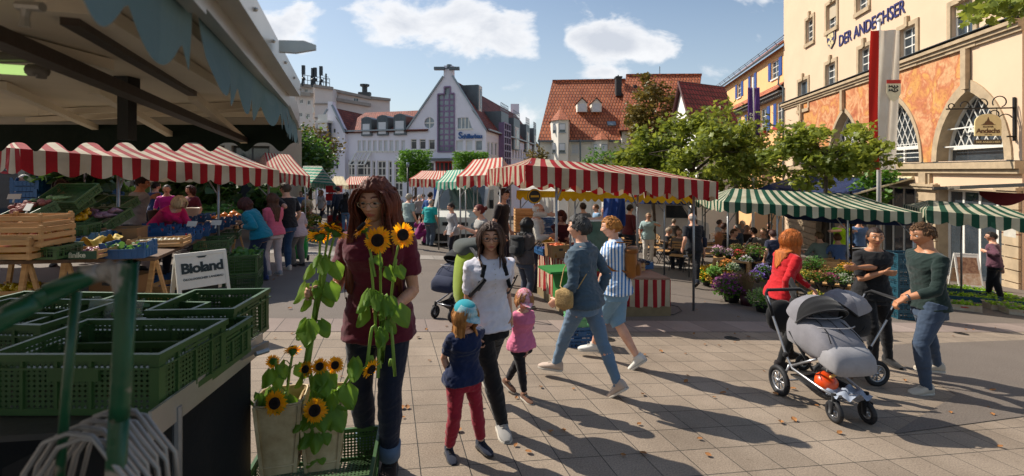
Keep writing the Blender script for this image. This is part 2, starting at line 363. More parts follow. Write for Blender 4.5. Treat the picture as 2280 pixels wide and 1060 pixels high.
def headgrid(n,child=0,fem=1):
    """returns function dir->(pos) in half-head units; y forward"""
    g=lambda x,s: math.exp(-(x/s)**2)
    def f(d):
        dx,dy,dz=d
        if dz<0:
            rr=math.hypot(dx,dy)+1e-6; q=(rr**.62)/rr; q=1+(q-1)*(1 if dy>-.2 else .35); dx*=q; dy*=q
        x=.745*dx; y=.93*dy; z=1.0*dz
        if z<0:
            t=sm(0,1,-z); x*=1-.40*t; 
            if y<0: y*=1-.45*t
            else: y*=1-.16*t
        if z>.2: x*=1-.06*sm(.2,1,z)
        if y<0: y*=1.06
        if y>0:
            w=sm(.15,.6,dy)
            ax=abs(x)
            q=0
            q+=.05*g(z-.26,.16)*g(ax-.25,.3)                       # brow
            q-=.10*g(ax-.30,.15)*g(z-.04,.12)                      # sockets
            q+=.05*g(ax-.42,.18)*g(z+.20,.16)                      # cheeks
            if -.5<z<.25:
                hgt=.02+.20*sm(.16,-.27,z)*(1 if z>-.30 else max(0,1-(-.30-z)/.07))
                q+=hgt*(.8 if child else 1)*g(x,.075+.055*sm(0,-.3,z))
            q+=.035*g(ax-.12,.07)*g(z+.29,.06)                     # nostrils
            q+=.075*g(x,.24)*g(z+.54,.13)-.045*g(x,.2)*g(z+.55,.022) # lips
            q+=.03*g(x,.20)*g(z+.50,.04)+.03*g(x,.16)*g(z+.62,.05)
            q-=.035*g(x,.3)*g(z+.70,.05)
            q+=.09*g(x,.20)*g(z+.86,.16)                           # chin
            y+=q*w
        return Vector((x,y,z))
    return f
class Person: pass
def person(label,loc,face,h=1.7,fem=True,build=1.0,lod=1,skn='fair',
  fL=(-.10,0.03,0,0),fR=(.10,-.03,0,0),hL=None,hR=None,eL=None,eR=None,handL=None,handR=None,
  lean=4,side=0,twist=0,hip=None,headyaw=0,headpitch=0,headroll=0,
  top=('#888888',.3,-.06),topname=None,bot=('#222433',1.0,1.0),shoe='#222222',hair=('#3a2417','short'),
  group=None,cat='person',kneeL=None,kneeR=None,hat=None,glasses=None,child=0,bare=None,fold=1,shoeh=0,topmat=None,botmat=None,hands=('rel','rel'),mouth=None,name='person',loose=0,botlabel=None,toplabel=None,noshoe=False,hemw=1.0):
    """person standing at loc (feet on the ground), local +Y = facing; returns Person with useful joints (world matrix)"""
    rnd=random.Random(hash(label)%1000 if False else sum(map(ord,label)))
    root=thing(name,label,cat,loc,R(face),group)
    k=h; S=skin(skn); pr=Person(); pr.root=root; pr.h=h
    hk=1.22 if child else 1.0
    vox={2:.0065,1:.0105,0:.016}[lod]
    slope=Vector(loc)
    legL=.245*k*(.94 if child else 1); 
    hz=(hip if hip is not None else .524*k*(.96 if child else 1)); hy=0
    if isinstance(hip,tuple): hy,hz=hip
    pel=Vector((0,hy,hz))
    hw=.052*k*(1.0 if not fem else 1.04)
    c_,s_=math.cos(R(twist*-.3)),math.sin(R(twist*-.3))
    HJ={-1:pel+Vector((-hw*c_,-hw*s_,0)),1:pel+Vector((hw*c_,hw*s_,0))}
    ank={};knee={}
    for sgn,ft,kp in ((-1,fL,kneeL),(1,fR,kneeR)):
        a=Vector((ft[0],ft[1],ft[2]+.045*k)); 
        pitch=ft[3] if len(ft)>3 else 0
        if pitch>0: a=Vector((ft[0],ft[1],ft[2]))+Vector((0,-.02*k,.045*k+.0*k))
        kn,a2=ik(HJ[sgn],a,legL,legL*1.0,kp or (sgn*.12,1,0)); ank[sgn]=a2;knee[sgn]=kn
    SL=.30*k; ns=12; pts=[pel.copy()];frm=[]
    for i in range(ns+1):
        t=i/ns; a=R(lean)*(.25+.75*sm(0,.7,t)); sd_=R(side)*t; yw=R(twist)*t
        up=Vector((math.sin(sd_),math.sin(a),math.cos(a)*math.cos(sd_))).normalized()
        rt=Vector((math.cos(yw),math.sin(yw),0)); rt=(rt-up*rt.dot(up)).normalized(); fw=up.cross(rt)
        frm.append((rt,fw,up))
        if i: pts.append(pts[-1]+up*(SL/ns))
    def spine(t):
        if t<0: return pts[0]+frm[0][2]*(t*SL),frm[0]
        q=min(t,1)*ns; i=min(int(q),ns-1); u=q-i
        return pts[i].lerp(pts[i+1],u)+(frm[ns][2]*((t-1)*SL) if t>1 else Vector()),frm[i]
    if fem: prof=[(-.30,.055,.050,0),(-.20,.088,.060,-.004),(-.05,.100,.068,-.008),(.08,.100,.066,-.006),(.25,.088,.056,0),(.42,.078,.052,.002),(.58,.086,.058,.006),(.72,.096,.070,.014),(.84,.102,.062,.008),(.93,.098,.050,0),(1.0,.062,.038,-.004),(1.06,.035,.033,-.002)]
    else:   prof=[(-.30,.055,.050,0),(-.20,.085,.058,-.003),(-.05,.094,.064,-.005),(.08,.094,.062,-.003),(.25,.090,.060,0),(.42,.090,.060,.002),(.58,.097,.062,.003),(.72,.107,.066,.006),(.84,.112,.062,.003),(.93,.108,.052,0),(1.0,.068,.040,-.004),(1.06,.038,.036,-.002)]
    if child: prof=[(t,w*1.08*(1 if t<.7 else .92),d*1.15,o) for t,w,d,o in prof]
    def torso(mb,t0,t1,inf,bld=build,n=24,flare=0):
        rg=[];ts=sorted(set([t0,t1]+[p[0] for p in prof if t0<p[0]<t1]))
        tt=[]
        for a,b in zip(ts,ts[1:]): tt+= [a,(a+b)/2]
        tt.append(ts[-1])
        A=np.array(prof)
        for t in tt:
            w,d,o=[float(np.interp(t,A[:,0],A[:,j])) for j in (1,2,3)]
            if t<-.05 and inf>.006: w=max(w,.100*(1 if fem else .95)); d=max(d,.068)
            bb=bld if t<.95 else 1+(bld-1)*.3
            bd=1+(bld-1)*(1.5 if t<.7 else 1)
            c,(rt,fw,up)=spine(t)
            iv=inf+flare*max(0,(.3-t))
            rg.append(ring(c+fw*(o*k),rt,fw,w*k*bb+iv,d*k*bd+iv,n))
        mb.rings(rg)
    c93,(rt9,fw9,up9)=spine(.872)
    sw=(.098 if fem else .112)*k*(1+(build-1)*.5)*(.92 if child else 1)
    SJ={-1:c93-rt9*sw,1:c93+rt9*sw}; UA=.172*k*(.93 if child else 1); FA=.148*k*(.93 if child else 1)
    el={};wr={}
    for sgn,ht,ep in ((-1,hL,eL),(1,hR,eR)):
        tg=Vector(ht) if ht is not None else Vector((sgn*(.145*k*(1+(build-1)*.6)),hy+.06*k,.500*k))
        e,w_=ik(SJ[sgn],tg,UA,FA,ep or (sgn*.5,-1,-.2)); el[sgn]=e;wr[sgn]=w_
    ab=(build-1)*.7+1
    def armpts(sgn,ext=1.0):
        a,e,w_=SJ[sgn],el[sgn],wr[sgn]
        inn=a.lerp(c93,.4)+up9*.008*k
        P_=[(inn,.030),(a,.0315),(a.lerp(e,.25),.0295),(a.lerp(e,.6),.0255),(a.lerp(e,.9),.0225),(e,.0220),(e.lerp(w_,.12),.0235),(e.lerp(w_,.3),.0240),(e.lerp(w_,.65),.0190),(e.lerp(w_,.93),.0140),(w_,.0145)]
        f_=1.06 if not fem else .93
        return [(p,r*k*f_*ab*(1.05 if child else 1)) for p,r in P_]
    body=MB(); torso(body,-.30,1.06,0,n=20)
    nb,(rtn,fwn,upn)=spine(1.0)
    hh=.0665*k*hk  # half head height
    hc=nb+(upn*.45+Vector((0,0,.55))).normalized()*(hh*1.0+.032*k)+fwn*(.014*k)
    yw=R(headyaw); ca,sa=math.cos(yw),math.sin(yw)
    bodyf=Vector((-math.sin(R(twist)),math.cos(R(twist)),0)) if False else Vector((fwn.x,fwn.y,0)).normalized()
    hf0=Vector((bodyf.x*ca-bodyf.y*sa,bodyf.x*sa+bodyf.y*ca,0)); hp=R(headpitch)  # +pitch = looking down
    hf=(hf0*math.cos(hp)-Vector((0,0,1))*math.sin(hp)); hr=hf0.cross(Vector((0,0,1)))
    hu=hr.cross(hf)
    if headroll: q=Matrix.Rotation(R(headroll),3,hf); hu=q@hu; hr=q@hr
    HM=Matrix((hr,hf,hu)).transposed().to_4x4(); HM.translation=hc
    pr.HM=HM; pr.hh=hh
    nr=(.031 if fem else .036)*k*(.9 if child else 1)
    for mb_ in (body,): mb_.tube([nb-upn*.03*k,nb+upn*.005*k,hc-hu*hh*.55-hf*hh*.12,hc-hf*hh*.1],[nr*1.35,nr*1.12,nr,nr*.9],n=12)
    for sgn in (-1,1):
        ap=armpts(sgn); body.tube([p for p,r in ap],[r for p,r in ap],n=12)
        H0,K0,A0=HJ[sgn],knee[sgn],ank[sgn]
        lg=[(H0+Vector((0,0,.01*k)),.056),(H0.lerp(K0,.2),.053),(H0.lerp(K0,.6),.042),(H0.lerp(K0,.92),.033),(K0,.032),(K0.lerp(A0,.12),.031),(K0.lerp(A0,.32),.033),(K0.lerp(A0,.7),.024),(K0.lerp(A0,.95),.0195),(A0,.019)]
        body.tube([p for p,r in lg],[r*k*(1+(build-1)*.7)*(1.03 if fem else 1) for p,r in lg],n=12)
    pr.hand={}
    for sgn in (-1,1):
        A=(wr[sgn]-el[sgn]).normalized(); hd=(handL if sgn<0 else handR)
        hs=.105*k*(.95 if fem else 1.05)*(1.02 if child else 1)  # full hand length
        fd=Vector(hd[0]).normalized() if hd else A               # finger direction
        pn=Vector(hd[1]) if hd else Vector((-sgn,0.15,0))        # palm normal (way the palm faces)
        pn=(pn-fd*pn.dot(fd)).normalized(); th=fd.cross(pn)*(1 if sgn>0 else -1)
        if not hd: 
            if th.y<0: th=-th
        curl=(hd[2] if hd else 22)
        w0=wr[sgn]; pl=hs*.50; pw=hs*.215; pt=hs*.085
        pts_=[w0,w0+fd*pl*.25,w0+fd*pl*.6,w0+fd*pl]; wd=[pw*.68,pw*.9,pw*1.02,pw*.98]
        body.rings([ring(p,th,pn,w_,pt*(1.25 if i<2 else 1),12,2.6) for i,(p,w_) in enumerate(zip(pts_,wd))])
        fr=hs*.047
        if vox>.012: fr*=1.35
        for q,(o,fl) in enumerate(((.75,.44),(.26,.50),(-.24,.47),(-.72,.37))):
            p=w0+fd*(pl*.94)+th*(pw*o); d=fd.copy(); ax=pn.cross(fd); 
            seg=[.45,.3,.25]; pp=[p-fd*pl*.15,p]; rr=[fr*1.05,fr*1.1]; a=R(curl)*.8
            for j,sg in enumerate(seg):
                d=(Matrix.Rotation(-a,3,ax)@d); 
                if d.dot(pn)<fd.dot(pn)-1e-3 and j==0: 
                    d=(Matrix.Rotation(2*a,3,ax)@d); ax=-ax
                p=p+d*(hs*fl*sg); pp.append(p); rr.append(fr*(1-.12*j)); a=R(curl)*1.1
            body.tube(pp,rr,n=8)
        tp=w0+fd*pl*.22+th*pw*.6; d=(fd*.62+th*.72+pn*.25).normalized()
        pp=[tp,tp+d*hs*.17]; d=(fd*.8+th*(.35 if curl<45 else .0)+pn*(.35+curl/90)).normalized(); pp.append(pp[-1]+d*hs*.15); pp.append(pp[-1]+(d+pn*.2*(curl/30)).normalized()*hs*.11)
        body.tube(pp,[fr*1.5,fr*1.35,fr*1.2,fr*.9],n=8)
        pr.hand[sgn]=w0+fd*pl*.85+pn*pt*2.0
    vs,fs=remesh(body,vox if lod<2 else .0052,2)
    B=MB(); B.add(vs,fs,mi=0)
    hg=headgrid(0,child,fem); N1={2:72,1:44,0:26}[lod]; N2=N1
    HV=[];dirs=[]
    for i in range(N1+1):
        t=pi*(i/N1*.985+.0075)
        for j in range(N2):
            a=2*pi*j/N2; d=(math.sin(t)*math.cos(a),math.sin(t)*math.sin(a),-math.cos(t)); dirs.append(d); HV.append(hg(d))
    HF=[];HMI=[]
    for i in range(N1):
        for j in range(N2):
            j2=(j+1)%N2; q=(i*N2+j,i*N2+j2,(i+1)*N2+j2,(i+1)*N2+j); c=(HV[q[0]]+HV[q[1]]+HV[q[2]]+HV[q[3]])/4
            m=0
            if c.y>.3:
                ax=abs(c.x)
                if abs(c.z+.55)<.085*(1-(ax/.27)**2) and ax<.26: m=1
                if lod>0 and abs(c.z-(.27+.08*(1-((ax-.30)/.2)**2)))<.033 and .13<ax<.46: m=2
            HF.append(q);HMI.append(m)
    HF.append(tuple(range(N2-1,-1,-1)));HMI.append(0); HF.append(tuple(N1*N2+j for j in range(N2)));HMI.append(0)
    o0=len(B.v); B.v+=[tuple(HM@(v*hh)) for v in HV]; B.f+=[tuple(i+o0 for i in q) for q in HF]; B.mi+=HMI; B.uv+=[None]*len(HF)
    for sgn in (-1,1):
        B.cur=0; M_=HM@Matrix.Translation((sgn*.735*hh,-.08*hh,-.08*hh))@Matrix.Rotation(R(-sgn*22),4,'Z')
        rg=[]
        for i in range(7):
            t=pi*i/6*.98+.03; rg.append([M_@Vector((math.cos(t)*-.05*hh*sgn*1+.03*hh*sgn,math.sin(t)*math.cos(a)*.13*hh,math.sin(t)*math.sin(a)*.25*hh)) for a in [2*pi*q/10 for q in range(10)]])
        B.rings(rg,mi=0)
    br=mat('brow_'+hair[0].strip('#'),hair[0],rough=.8,bump=.2)
    bo=B.build('body',[S,LIPS,br],root,True)
    if lod>0:
        for sgn in (-1,1):
            e=MB(); c=Vector((sgn*.30,.745,.015)); r=.12
            rg=[]
            for i in range(9):
                t=pi*i/8*.97+.03; rg.append([HM@((c+Vector((math.sin(t)*math.cos(a)*r*1.15,math.cos(t)*r,math.sin(t)*math.sin(a)*r*.62)))*hh) for a in [2*pi*q/12 for q in range(12)]])
            e.rings(rg); 
            for i in range(len(e.f)):
                e.mi[i]=1 if i<24 else 0
            e.mi[-2]=1
            e.build('eye',[EYEW,IRIS],root,True)
    hcol,style=hair[0],hair[1]
    if style:
        c_=srgb(hcol); hm=mat('hair_'+hcol.strip('#'),hcol,rough=.62,var=.45,scale=30,bump=.8,bscale=140,spec=.3,stretch=(1,1,.2),bdist=.004)
        LK=MB()
        Hh=MB()
        thick={'short':.10,'crop':.07,'bald':.035,'bob':.20,'long':.16,'wavy':.30,'pony':.07,'bun':.07,'curly':.26,'quiff':.12}.get(style,.1)
        def mask(d):
            x,y,z=d
            lim=.58 if style!='bald' else 2
            front=sm(lim-.08,lim+.06,z) if y>.0 else 1
            if y>0: 
                side_=sm(.52,.30,y)*sm(-.05,.05,z)          # temples
                front=max(front,side_)
                if y>.0 and y<.35 and z>-.15: front=max(front,sm(.3,.15,y))
            back=sm(-.62,-.5,z) if y<0 else sm(-.12,.02,z)
            if y<.0 and style in('short','crop','quiff') : back=sm(-.52-.1,-.40,z) if y<-.35 else sm(-.2,-.05,z)
            if style=='bald': 
                front=sm(.2,-.1,y)*sm(.62,.45,z); back=sm(-.45,-.3,z)
            return max(0,min(1,front))*back
        idx={};fs=[]
        vs=[]
        for n_,(d,v) in enumerate(zip(dirs,HV)):
            mk=mask(d); nn=noise.noise(Vector((d[0]*5,d[1]*5,d[2]*2.2+3)))*.5+noise.noise(Vector((d[0]*13,d[1]*13,d[2]*4)))*.25
            rr=1+(thick*(1+nn*.9)+ (.10 if style=='quiff' and d[2]>.4 and d[1]>.2 else 0))*sm(0,.5,mk)
            if style in('wavy','curly','bob','long') and abs(d[0])<.06 and d[2]>.6: rr-=.04
            base=Vector(v); base=Vector((base.x*rr,base.y*rr,base.z*(rr*.99)))
            vs.append((HM@(base*hh),mk))
        use=[q for q in HF[:-2] if all(vs[i][1]>.02 for i in q)]+([HF[-1]] if vs[HF[-1][0]][1]>.02 else [])
        mp={}
        for q in use:
            for i in q:
                if i not in mp: mp[i]=len(mp)
        Hh.add([vs[i][0] for i in mp],[tuple(mp[i] for i in q) for q in use])
        def lock(p,n,L,r,curl=0,out=.2,seg=9,rad=.05,wide=.1):
            path=[p.copy()]; d=(Vector((n.x,n.y,n.z*(.25 if n.z>.3 else 1)))*(.7+out)+Vector((0,0,-.3))).normalized(); st=L/seg; ph=rnd.uniform(0,6.28)
            wv=Vector((rnd.uniform(-1,1),rnd.uniform(-1,1),0)).normalized()
            for i in range(seg):
                d=(d+Vector((0,0,-.75))+(-bodyf*.05)).normalized(); q=path[-1]+d*st
                lc=HM.inverted()@q/hh; e_=Vector((lc.x/.86,lc.y/1.06,lc.z/1.1))
                
                lim_=1.0+rad
                if e_.length<lim_ or (e_.z>-.9 and e_.length>lim_+.12): e_=e_.normalized()*min(max(e_.length,lim_),lim_+.12); q=HM@(Vector((e_.x*.86,e_.y*1.06,e_.z*1.1))*hh)
                if e_.z<-.5:
                    nx=path[-1]; pull=Vector((hc.x-q.x,hc.y-q.y,0)); 
                    if pull.length>hh*(1.0+wide): q=q+pull.normalized()*(pull.length-hh*(1.0+wide))*.6
                rel=q-c93; lx=rel.dot(rt9);ly=rel.dot(fw9);lz=rel.dot(up9)
                if lz<.05*k:
                    w_=sw*1.12;dd=.066*k; ee=math.sqrt((lx/w_)**2+(ly/dd)**2)
                    if ee<1.0 and lz<.03*k: q=q+fw9*(math.copysign((dd*math.sqrt(max(0,1-(lx/w_)**2))-abs(ly)),ly if abs(ly)>.004 else -1))
                path.append(q)
            P2=[q+wv*(math.sin(i*1.15+ph)*curl*(i/seg)) for i,q in enumerate(path)]
            m=len(P2); (LK if lod>0 else Hh).tube(P2,[r*(1-.15*(i/m)) if i<m-3 else r*(1-(i-m+4)*.24) for i in range(m)],n=5,flat=.6)
        nl={2:230,1:90,0:40}[lod]
        if style in('long','wavy','bob','curly'):
            LL={'long':.30,'wavy':.36,'bob':.12,'curly':.20}[style]*k*(hair[2] if len(hair)>2 else 1)
            got=0
            while got<nl:
                th=rnd.uniform(0,2*pi); z=rnd.uniform(-.35,.85); rr=math.sqrt(1-z*z); d=(rr*math.cos(th),rr*math.sin(th),z)
                if d[1]>.25 and z<.45 : continue
                if mask(d)<.3: continue
                if d[1]>.0 and abs(d[0])<.62 and z<.72: continue
                v=hg(d); p=HM@(v*hh*1.05); n=(HM.to_3x3()@Vector(d)).normalized()
                if d[1]>.2: n=(n-hf*.5+hr*math.copysign(.8,d[0])).normalized()
                lock(p,n,LL*rnd.uniform(.75,1.05)*(1 if z<.3 else 1.15),hh*rnd.uniform(.07,.13)*(1.3 if lod<2 else 1)*(1.6 if lod==0 else 1),curl=hh*(.11 if style in('wavy','curly') else .03),out={'wavy':.5,'curly':.6,'bob':.2,'long':.1}[style],rad=rnd.uniform(.02,{'wavy':.34,'curly':.3,'bob':.16,'long':.08}[style]),wide={'wavy':.5,'curly':.4,'bob':.1,'long':-.05}[style]); got+=1
        if lod==2 and style in('long','wavy','bob'):
            LK0=LK; nL=len(LK.v); LK=Hh
            for q in range(260):
                th=rnd.uniform(0,2*pi); z=rnd.uniform(-.3,.9); rr=math.sqrt(1-z*z); d=(rr*math.cos(th),rr*math.sin(th),z)
                if mask(d)<.3 or (d[1]>0 and abs(d[0])<.62 and z<.72): continue
                v=hg(d); p=HM@(v*hh*1.12); n=(HM.to_3x3()@Vector(d)).normalized()
                if d[1]>.2: n=(n-hf*.5+hr*math.copysign(.8,d[0])).normalized()
                lock(p,n,LL*rnd.uniform(.6,1.05),hh*.016,curl=hh*(.2 if style=='wavy' else .07),out=.5,rad=rnd.uniform(.1,{'wavy':.3,'bob':.2,'long':.14}[style]),wide={'wavy':.5,'bob':.25,'long':.05}[style])
            LK=LK0
        if style in('pony',):
            b0=HM@(Vector((0,-1.08,.25))*hh); n=-hf
            for i in range(int(nl*.4)): lock(b0+Vector((rnd.uniform(-1,1),rnd.uniform(-1,1),rnd.uniform(-1,1)))*hh*.12,(n+Vector((rnd.uniform(-.3,.3),0,.3))).normalized(),.20*k*rnd.uniform(.8,1),hh*.09,curl=hh*.06,out=.3)
        if style=='bun':
            Hh.ball(HM@(Vector((0,-1.1,.35))*hh),hh*.36,12,8,jit=.08)
        if style in('short','quiff','crop'):
            for i in range(int(nl*.8)):
                th=rnd.uniform(0,2*pi); z=rnd.uniform(-.3,.98); rr=math.sqrt(1-z*z); d=(rr*math.cos(th),rr*math.sin(th),z)
                if mask(d)<.6: continue
                v=hg(d); n=(HM.to_3x3()@Vector(d)).normalized(); p=HM@(v*hh*(1+thick*.5)); fl=(hf*(.5 if z>.2 else -.2)+hr*rnd.uniform(-.5,.5)-hu*(.6 if z<.6 else 0)); t_=(fl-n*fl.dot(n)).normalized()
                l=hh*rnd.uniform(.2,.38); Hh.tube([p,p+(t_+n*.35)*l*.5,p+(t_+n*.15)*l],[hh*.06,hh*.05,hh*.01],n=4)
        if LK.v:
            vs2,fs2=remesh(LK,{2:.0048,1:.008,0:.014}[lod],1); Hh.add(vs2,fs2)
        Hh.build('hair',hm,root,True)
    def clothes(mb,name_,m,v_,fd,lbl=None,sm_=2):
        vs,fs=remesh(mb,v_,sm_,fd*fold,rnd.uniform(0,50),ff=1.3/ (k if k>1.3 else 1))
        o=MB().add(vs,fs).build(name_,m,root,True)
        if lbl: o['label']=lbl
        return o
    cv={2:.0075,1:.0105,0:.016}[lod]; base=.010 if lod==2 else .013
    if top:
        col_,slv,hem=top[:3]; T=MB(); inf=base+loose
        m=topmat or fab((topname or 'top')+str(col_).strip('#'),col_)
        torso(T,hem,.985,inf,n=28,flare=.06*hemw)
        for sgn in (-1,1):
            ap=armpts(sgn); tot=0; P_=[ap[0]]; L_=(UA+FA)*slv
            prev=SJ[sgn]
            P_.append(ap[1])
            for p,r in ap[2:]:
                seg=(p-prev).length
                if tot+seg>=L_: u=(L_-tot)/seg; P_.append((prev.lerp(p,u),r)); break
                tot+=seg; P_.append((p,r)); prev=p
            n_=len(P_); T.tube([p for p,r in P_],[r+inf*(.9 if slv>.6 else .8+.4*i/n_) for i,(p,r) in enumerate(P_)],n=14)
        clothes(T,top[3] if len(top)>3 else 'shirt',m,cv,.009 if lod==2 else .008,toplabel)
    if bot:
        col_,ln,lo=bot[:3]; T=MB(); m=botmat or fab('bot'+str(col_).strip('#'),col_,bump=.45)
        torso(T,-.27,.22,base*.62,n=28)
        for sgn in (-1,1):
            H0,K0,A0=HJ[sgn],knee[sgn],ank[sgn]; q=[]; tot=0
            full=[(H0+Vector((0,0,.01*k)),.060),(H0.lerp(K0,.2),.056),(H0.lerp(K0,.6),.045),(H0.lerp(K0,.92),.037),(K0,.036),(K0.lerp(A0,.15),.035),(K0.lerp(A0,.35),.036),(K0.lerp(A0,.7),.028),(K0.lerp(A0,1.0),.024),(A0+Vector((0,0,-.015*k)),.025)]
            prev=full[0][0]; L_=legL*2*ln
            for p,r in full:
                seg=(p-prev).length
                if ln<1 and tot+seg>L_: u=(L_-tot)/seg; q.append((prev.lerp(p,u),r)); break
                tot+=seg; q.append((p,r)); prev=p
            nq=len(q)
            T.tube([p for p,r in q],[r*k*(1+(build-1)*.7)*(1+(lo-1)*(.3+.9*(i/nq)))+base*.35 for i,(p,r) in enumerate(q)],n=16)
        clothes(T,bot[3] if len(bot)>3 else 'trousers',m,cv,.0055,botlabel)
    if not noshoe:
        for sgn,ft in ((-1,fL),(1,fR)):
            A=ank[sgn]; yawf=R(sgn*-8)+R(ft[4] if len(ft)>4 else 0); pit=R(ft[3] if len(ft)>3 else 0)
            s=MB(); Lf=.150*k*(1.1 if child else 1); fd=Vector((-math.sin(yawf)*math.cos(pit)*-1*-1,math.cos(yawf)*math.cos(pit),-math.sin(pit))); 
            sx=Vector((math.cos(yawf),math.sin(yawf),0)); up=sx.cross(fd); 
            hb=A-fd*(Lf*.27)-up*(.045*k-.0)
            rg=[];so_=[]
            for t,w_,h_ in ((0,.016,.042),(.06,.024,.056),(.2,.027,.058),(.33,.026,.050),(.5,.028,.036),(.7,.031,.028),(.88,.027,.022),(1,.014,.013)):
                c=hb+fd*(Lf*t*1.02); h1=h_*k; rg.append(ring(c+up*(h1*.5+.004),sx,up,w_*k,h1*.5,14,2.6)); so_.append((c,w_*k*1.08))
            s.rings(rg,mi=0)
            s.rings([ring(c+up*.004,sx,up,w_,.0075*max(k,1)*.9,12,6) for c,w_ in so_],mi=1)
            s.tube([A-up*.02*k,A+up*.012*k],[.027*k,.026*k],n=12,mi=0)
            if lod>0:
                for j in range(4):
                    t=.36+.07*j; c=hb+fd*(Lf*t)+up*((.050-.05*(t-.33))*k*1.03); s.tube([c-sx*.013*k,c+up*.004,c+sx*.013*k],.0022*k,n=5,mi=1)
            sole=mat('sole_white','#b9b2a6',rough=.6,bump=.1) if srgb(shoe)[0]>.12 else mat('sole_dark','#2a2522',rough=.6)
            s.build('shoe',[fab('shoe'+shoe.strip('#'),shoe),sole],root,True,50)
    if glasses:
        g=MB(); gm=mat('glasses_'+glasses,glasses,rough=.25,metal=.6,bump=0)
        for sgn in (-1,1):
            c=Vector((sgn*.31,.97,-.02)); pts_=[HM@((c+Vector((math.cos(a)*.22,-.10*abs(math.cos(a)*.22*sgn+c.x)**2,math.sin(a)*.14)))*hh) for a in [2*pi*q/16 for q in range(17)]]
            g.tube(pts_,.0013*k if lod==2 else .0022*k,n=5,cap=False)
            g.tube([HM@(Vector((sgn*.53,.90,.03))*hh),HM@(Vector((sgn*.80,.5,.04))*hh),HM@(Vector((sgn*.80,-.05,.02))*hh)],.0016*k,n=5)
        g.tube([HM@(Vector((-.1,.97,.02))*hh),HM@(Vector((0,1.0,.05))*hh),HM@(Vector((.1,.97,.02))*hh)],.0015*k,n=5)
        g.build('glasses',gm,root,True)
    pr.SJ=SJ;pr.el=el;pr.wr=wr;pr.spine=spine;pr.ank=ank;pr.knee=knee;pr.HJ=HJ;pr.k=k;pr.bodyf=bodyf
    bpy.context.view_layer.update()
    pr.MW=Matrix.Translation(loc)@rotz(R(face))
    return pr
from mathutils.geometry import tessellate_polygon
def rooftile(name,c,c2,row=.36,colw=.28,bump=.9,mortar=.04):
    m=bpy.data.materials.new(name); m.use_nodes=True; nt=m.node_tree; N=nt.nodes; L=nt.links; b=N['Principled BSDF']
    uv=N.new('ShaderNodeUVMap'); br=N.new('ShaderNodeTexBrick'); L.new(uv.outputs[0],br.inputs['Vector']); br.offset=.5
    br.inputs['Scale'].default_value=1; br.inputs['Brick Width'].default_value=colw; br.inputs['Row Height'].default_value=row; br.inputs['Mortar Size'].default_value=mortar; br.inputs['Mortar Smooth'].default_value=.8
    br.inputs['Color1'].default_value=(*srgb(c),1); br.inputs['Color2'].default_value=(*srgb(c2),1); br.inputs['Mortar'].default_value=(*[x*.35 for x in srgb(c)],1)
    nz=N.new('ShaderNodeTexNoise'); nz.inputs['Scale'].default_value=.6; nz.inputs['Detail'].default_value=7; L.new(uv.outputs[0],nz.inputs['Vector'])
    rp=N.new('ShaderNodeValToRGB'); rp.color_ramp.elements[0].position=.35; rp.color_ramp.elements[1].position=.65; rp.color_ramp.elements[0].color=(.72,.68,.66,1); L.new(nz.outputs['Fac'],rp.inputs[0])
    mx=N.new('ShaderNodeMix'); mx.data_type='RGBA'; mx.blend_type='MULTIPLY'; mx.inputs[0].default_value=1; L.new(br.outputs['Color'],mx.inputs[6]); L.new(rp.outputs[0],mx.inputs[7]); L.new(mx.outputs[2],b.inputs['Base Color'])
    bp=N.new('ShaderNodeBump'); bp.invert=True; bp.inputs['Strength'].default_value=bump; bp.inputs['Distance'].default_value=.06; L.new(br.outputs['Fac'],bp.inputs['Height']); L.new(bp.outputs[0],b.inputs['Normal']); b.inputs['Roughness'].default_value=.75
    return m
class Fac:
    """a vertical wall plane through the point at column px and depth Y, running along d"""
    def __init__(s,px,Y,d,flip=1):
        s.A=Vector(((px-1140)*Y/F,Y,0)); s.d=Vector((d[0],d[1],0)).normalized(); s.n=Vector((s.d.y,-s.d.x,0))
        if s.n.dot(s.A)>0: s.n=-s.n
    def hit(s,px,py):
        a=(px-1140)/F; # Y*(a,1)=A+d*t
        den=s.d.x-a*s.d.y; t=(a*s.A.y-s.A.x)/den; Y=s.A.y+s.d.y*t
        return t,EYE+(380-py)*Y/F
    def at(s,t,z,off=0): q=s.A+s.d*t+s.n*off; return Vector((q.x,q.y,z))
    def pt(s,px,py,off=0): t,z=s.hit(px,py); return s.at(t,z,off)
    def rect(s,x0,y0,x1,y1):
        xm=(x0+x1)/2; t0=s.hit(x0,y0)[0]; t1=s.hit(x1,y0)[0]; return min(t0,t1),s.hit(xm,y1)[1],max(t0,t1),s.hit(xm,y0)[1]
    def M(s,t,z,off=0):  # local x right (seen from outside), y up, z out
        rt=Vector((-s.n.y,s.n.x,0)); o=s.at(t,z,off); M=Matrix((rt,Vector((0,0,1)),s.n)).transposed().to_4x4(); M.translation=o; return M
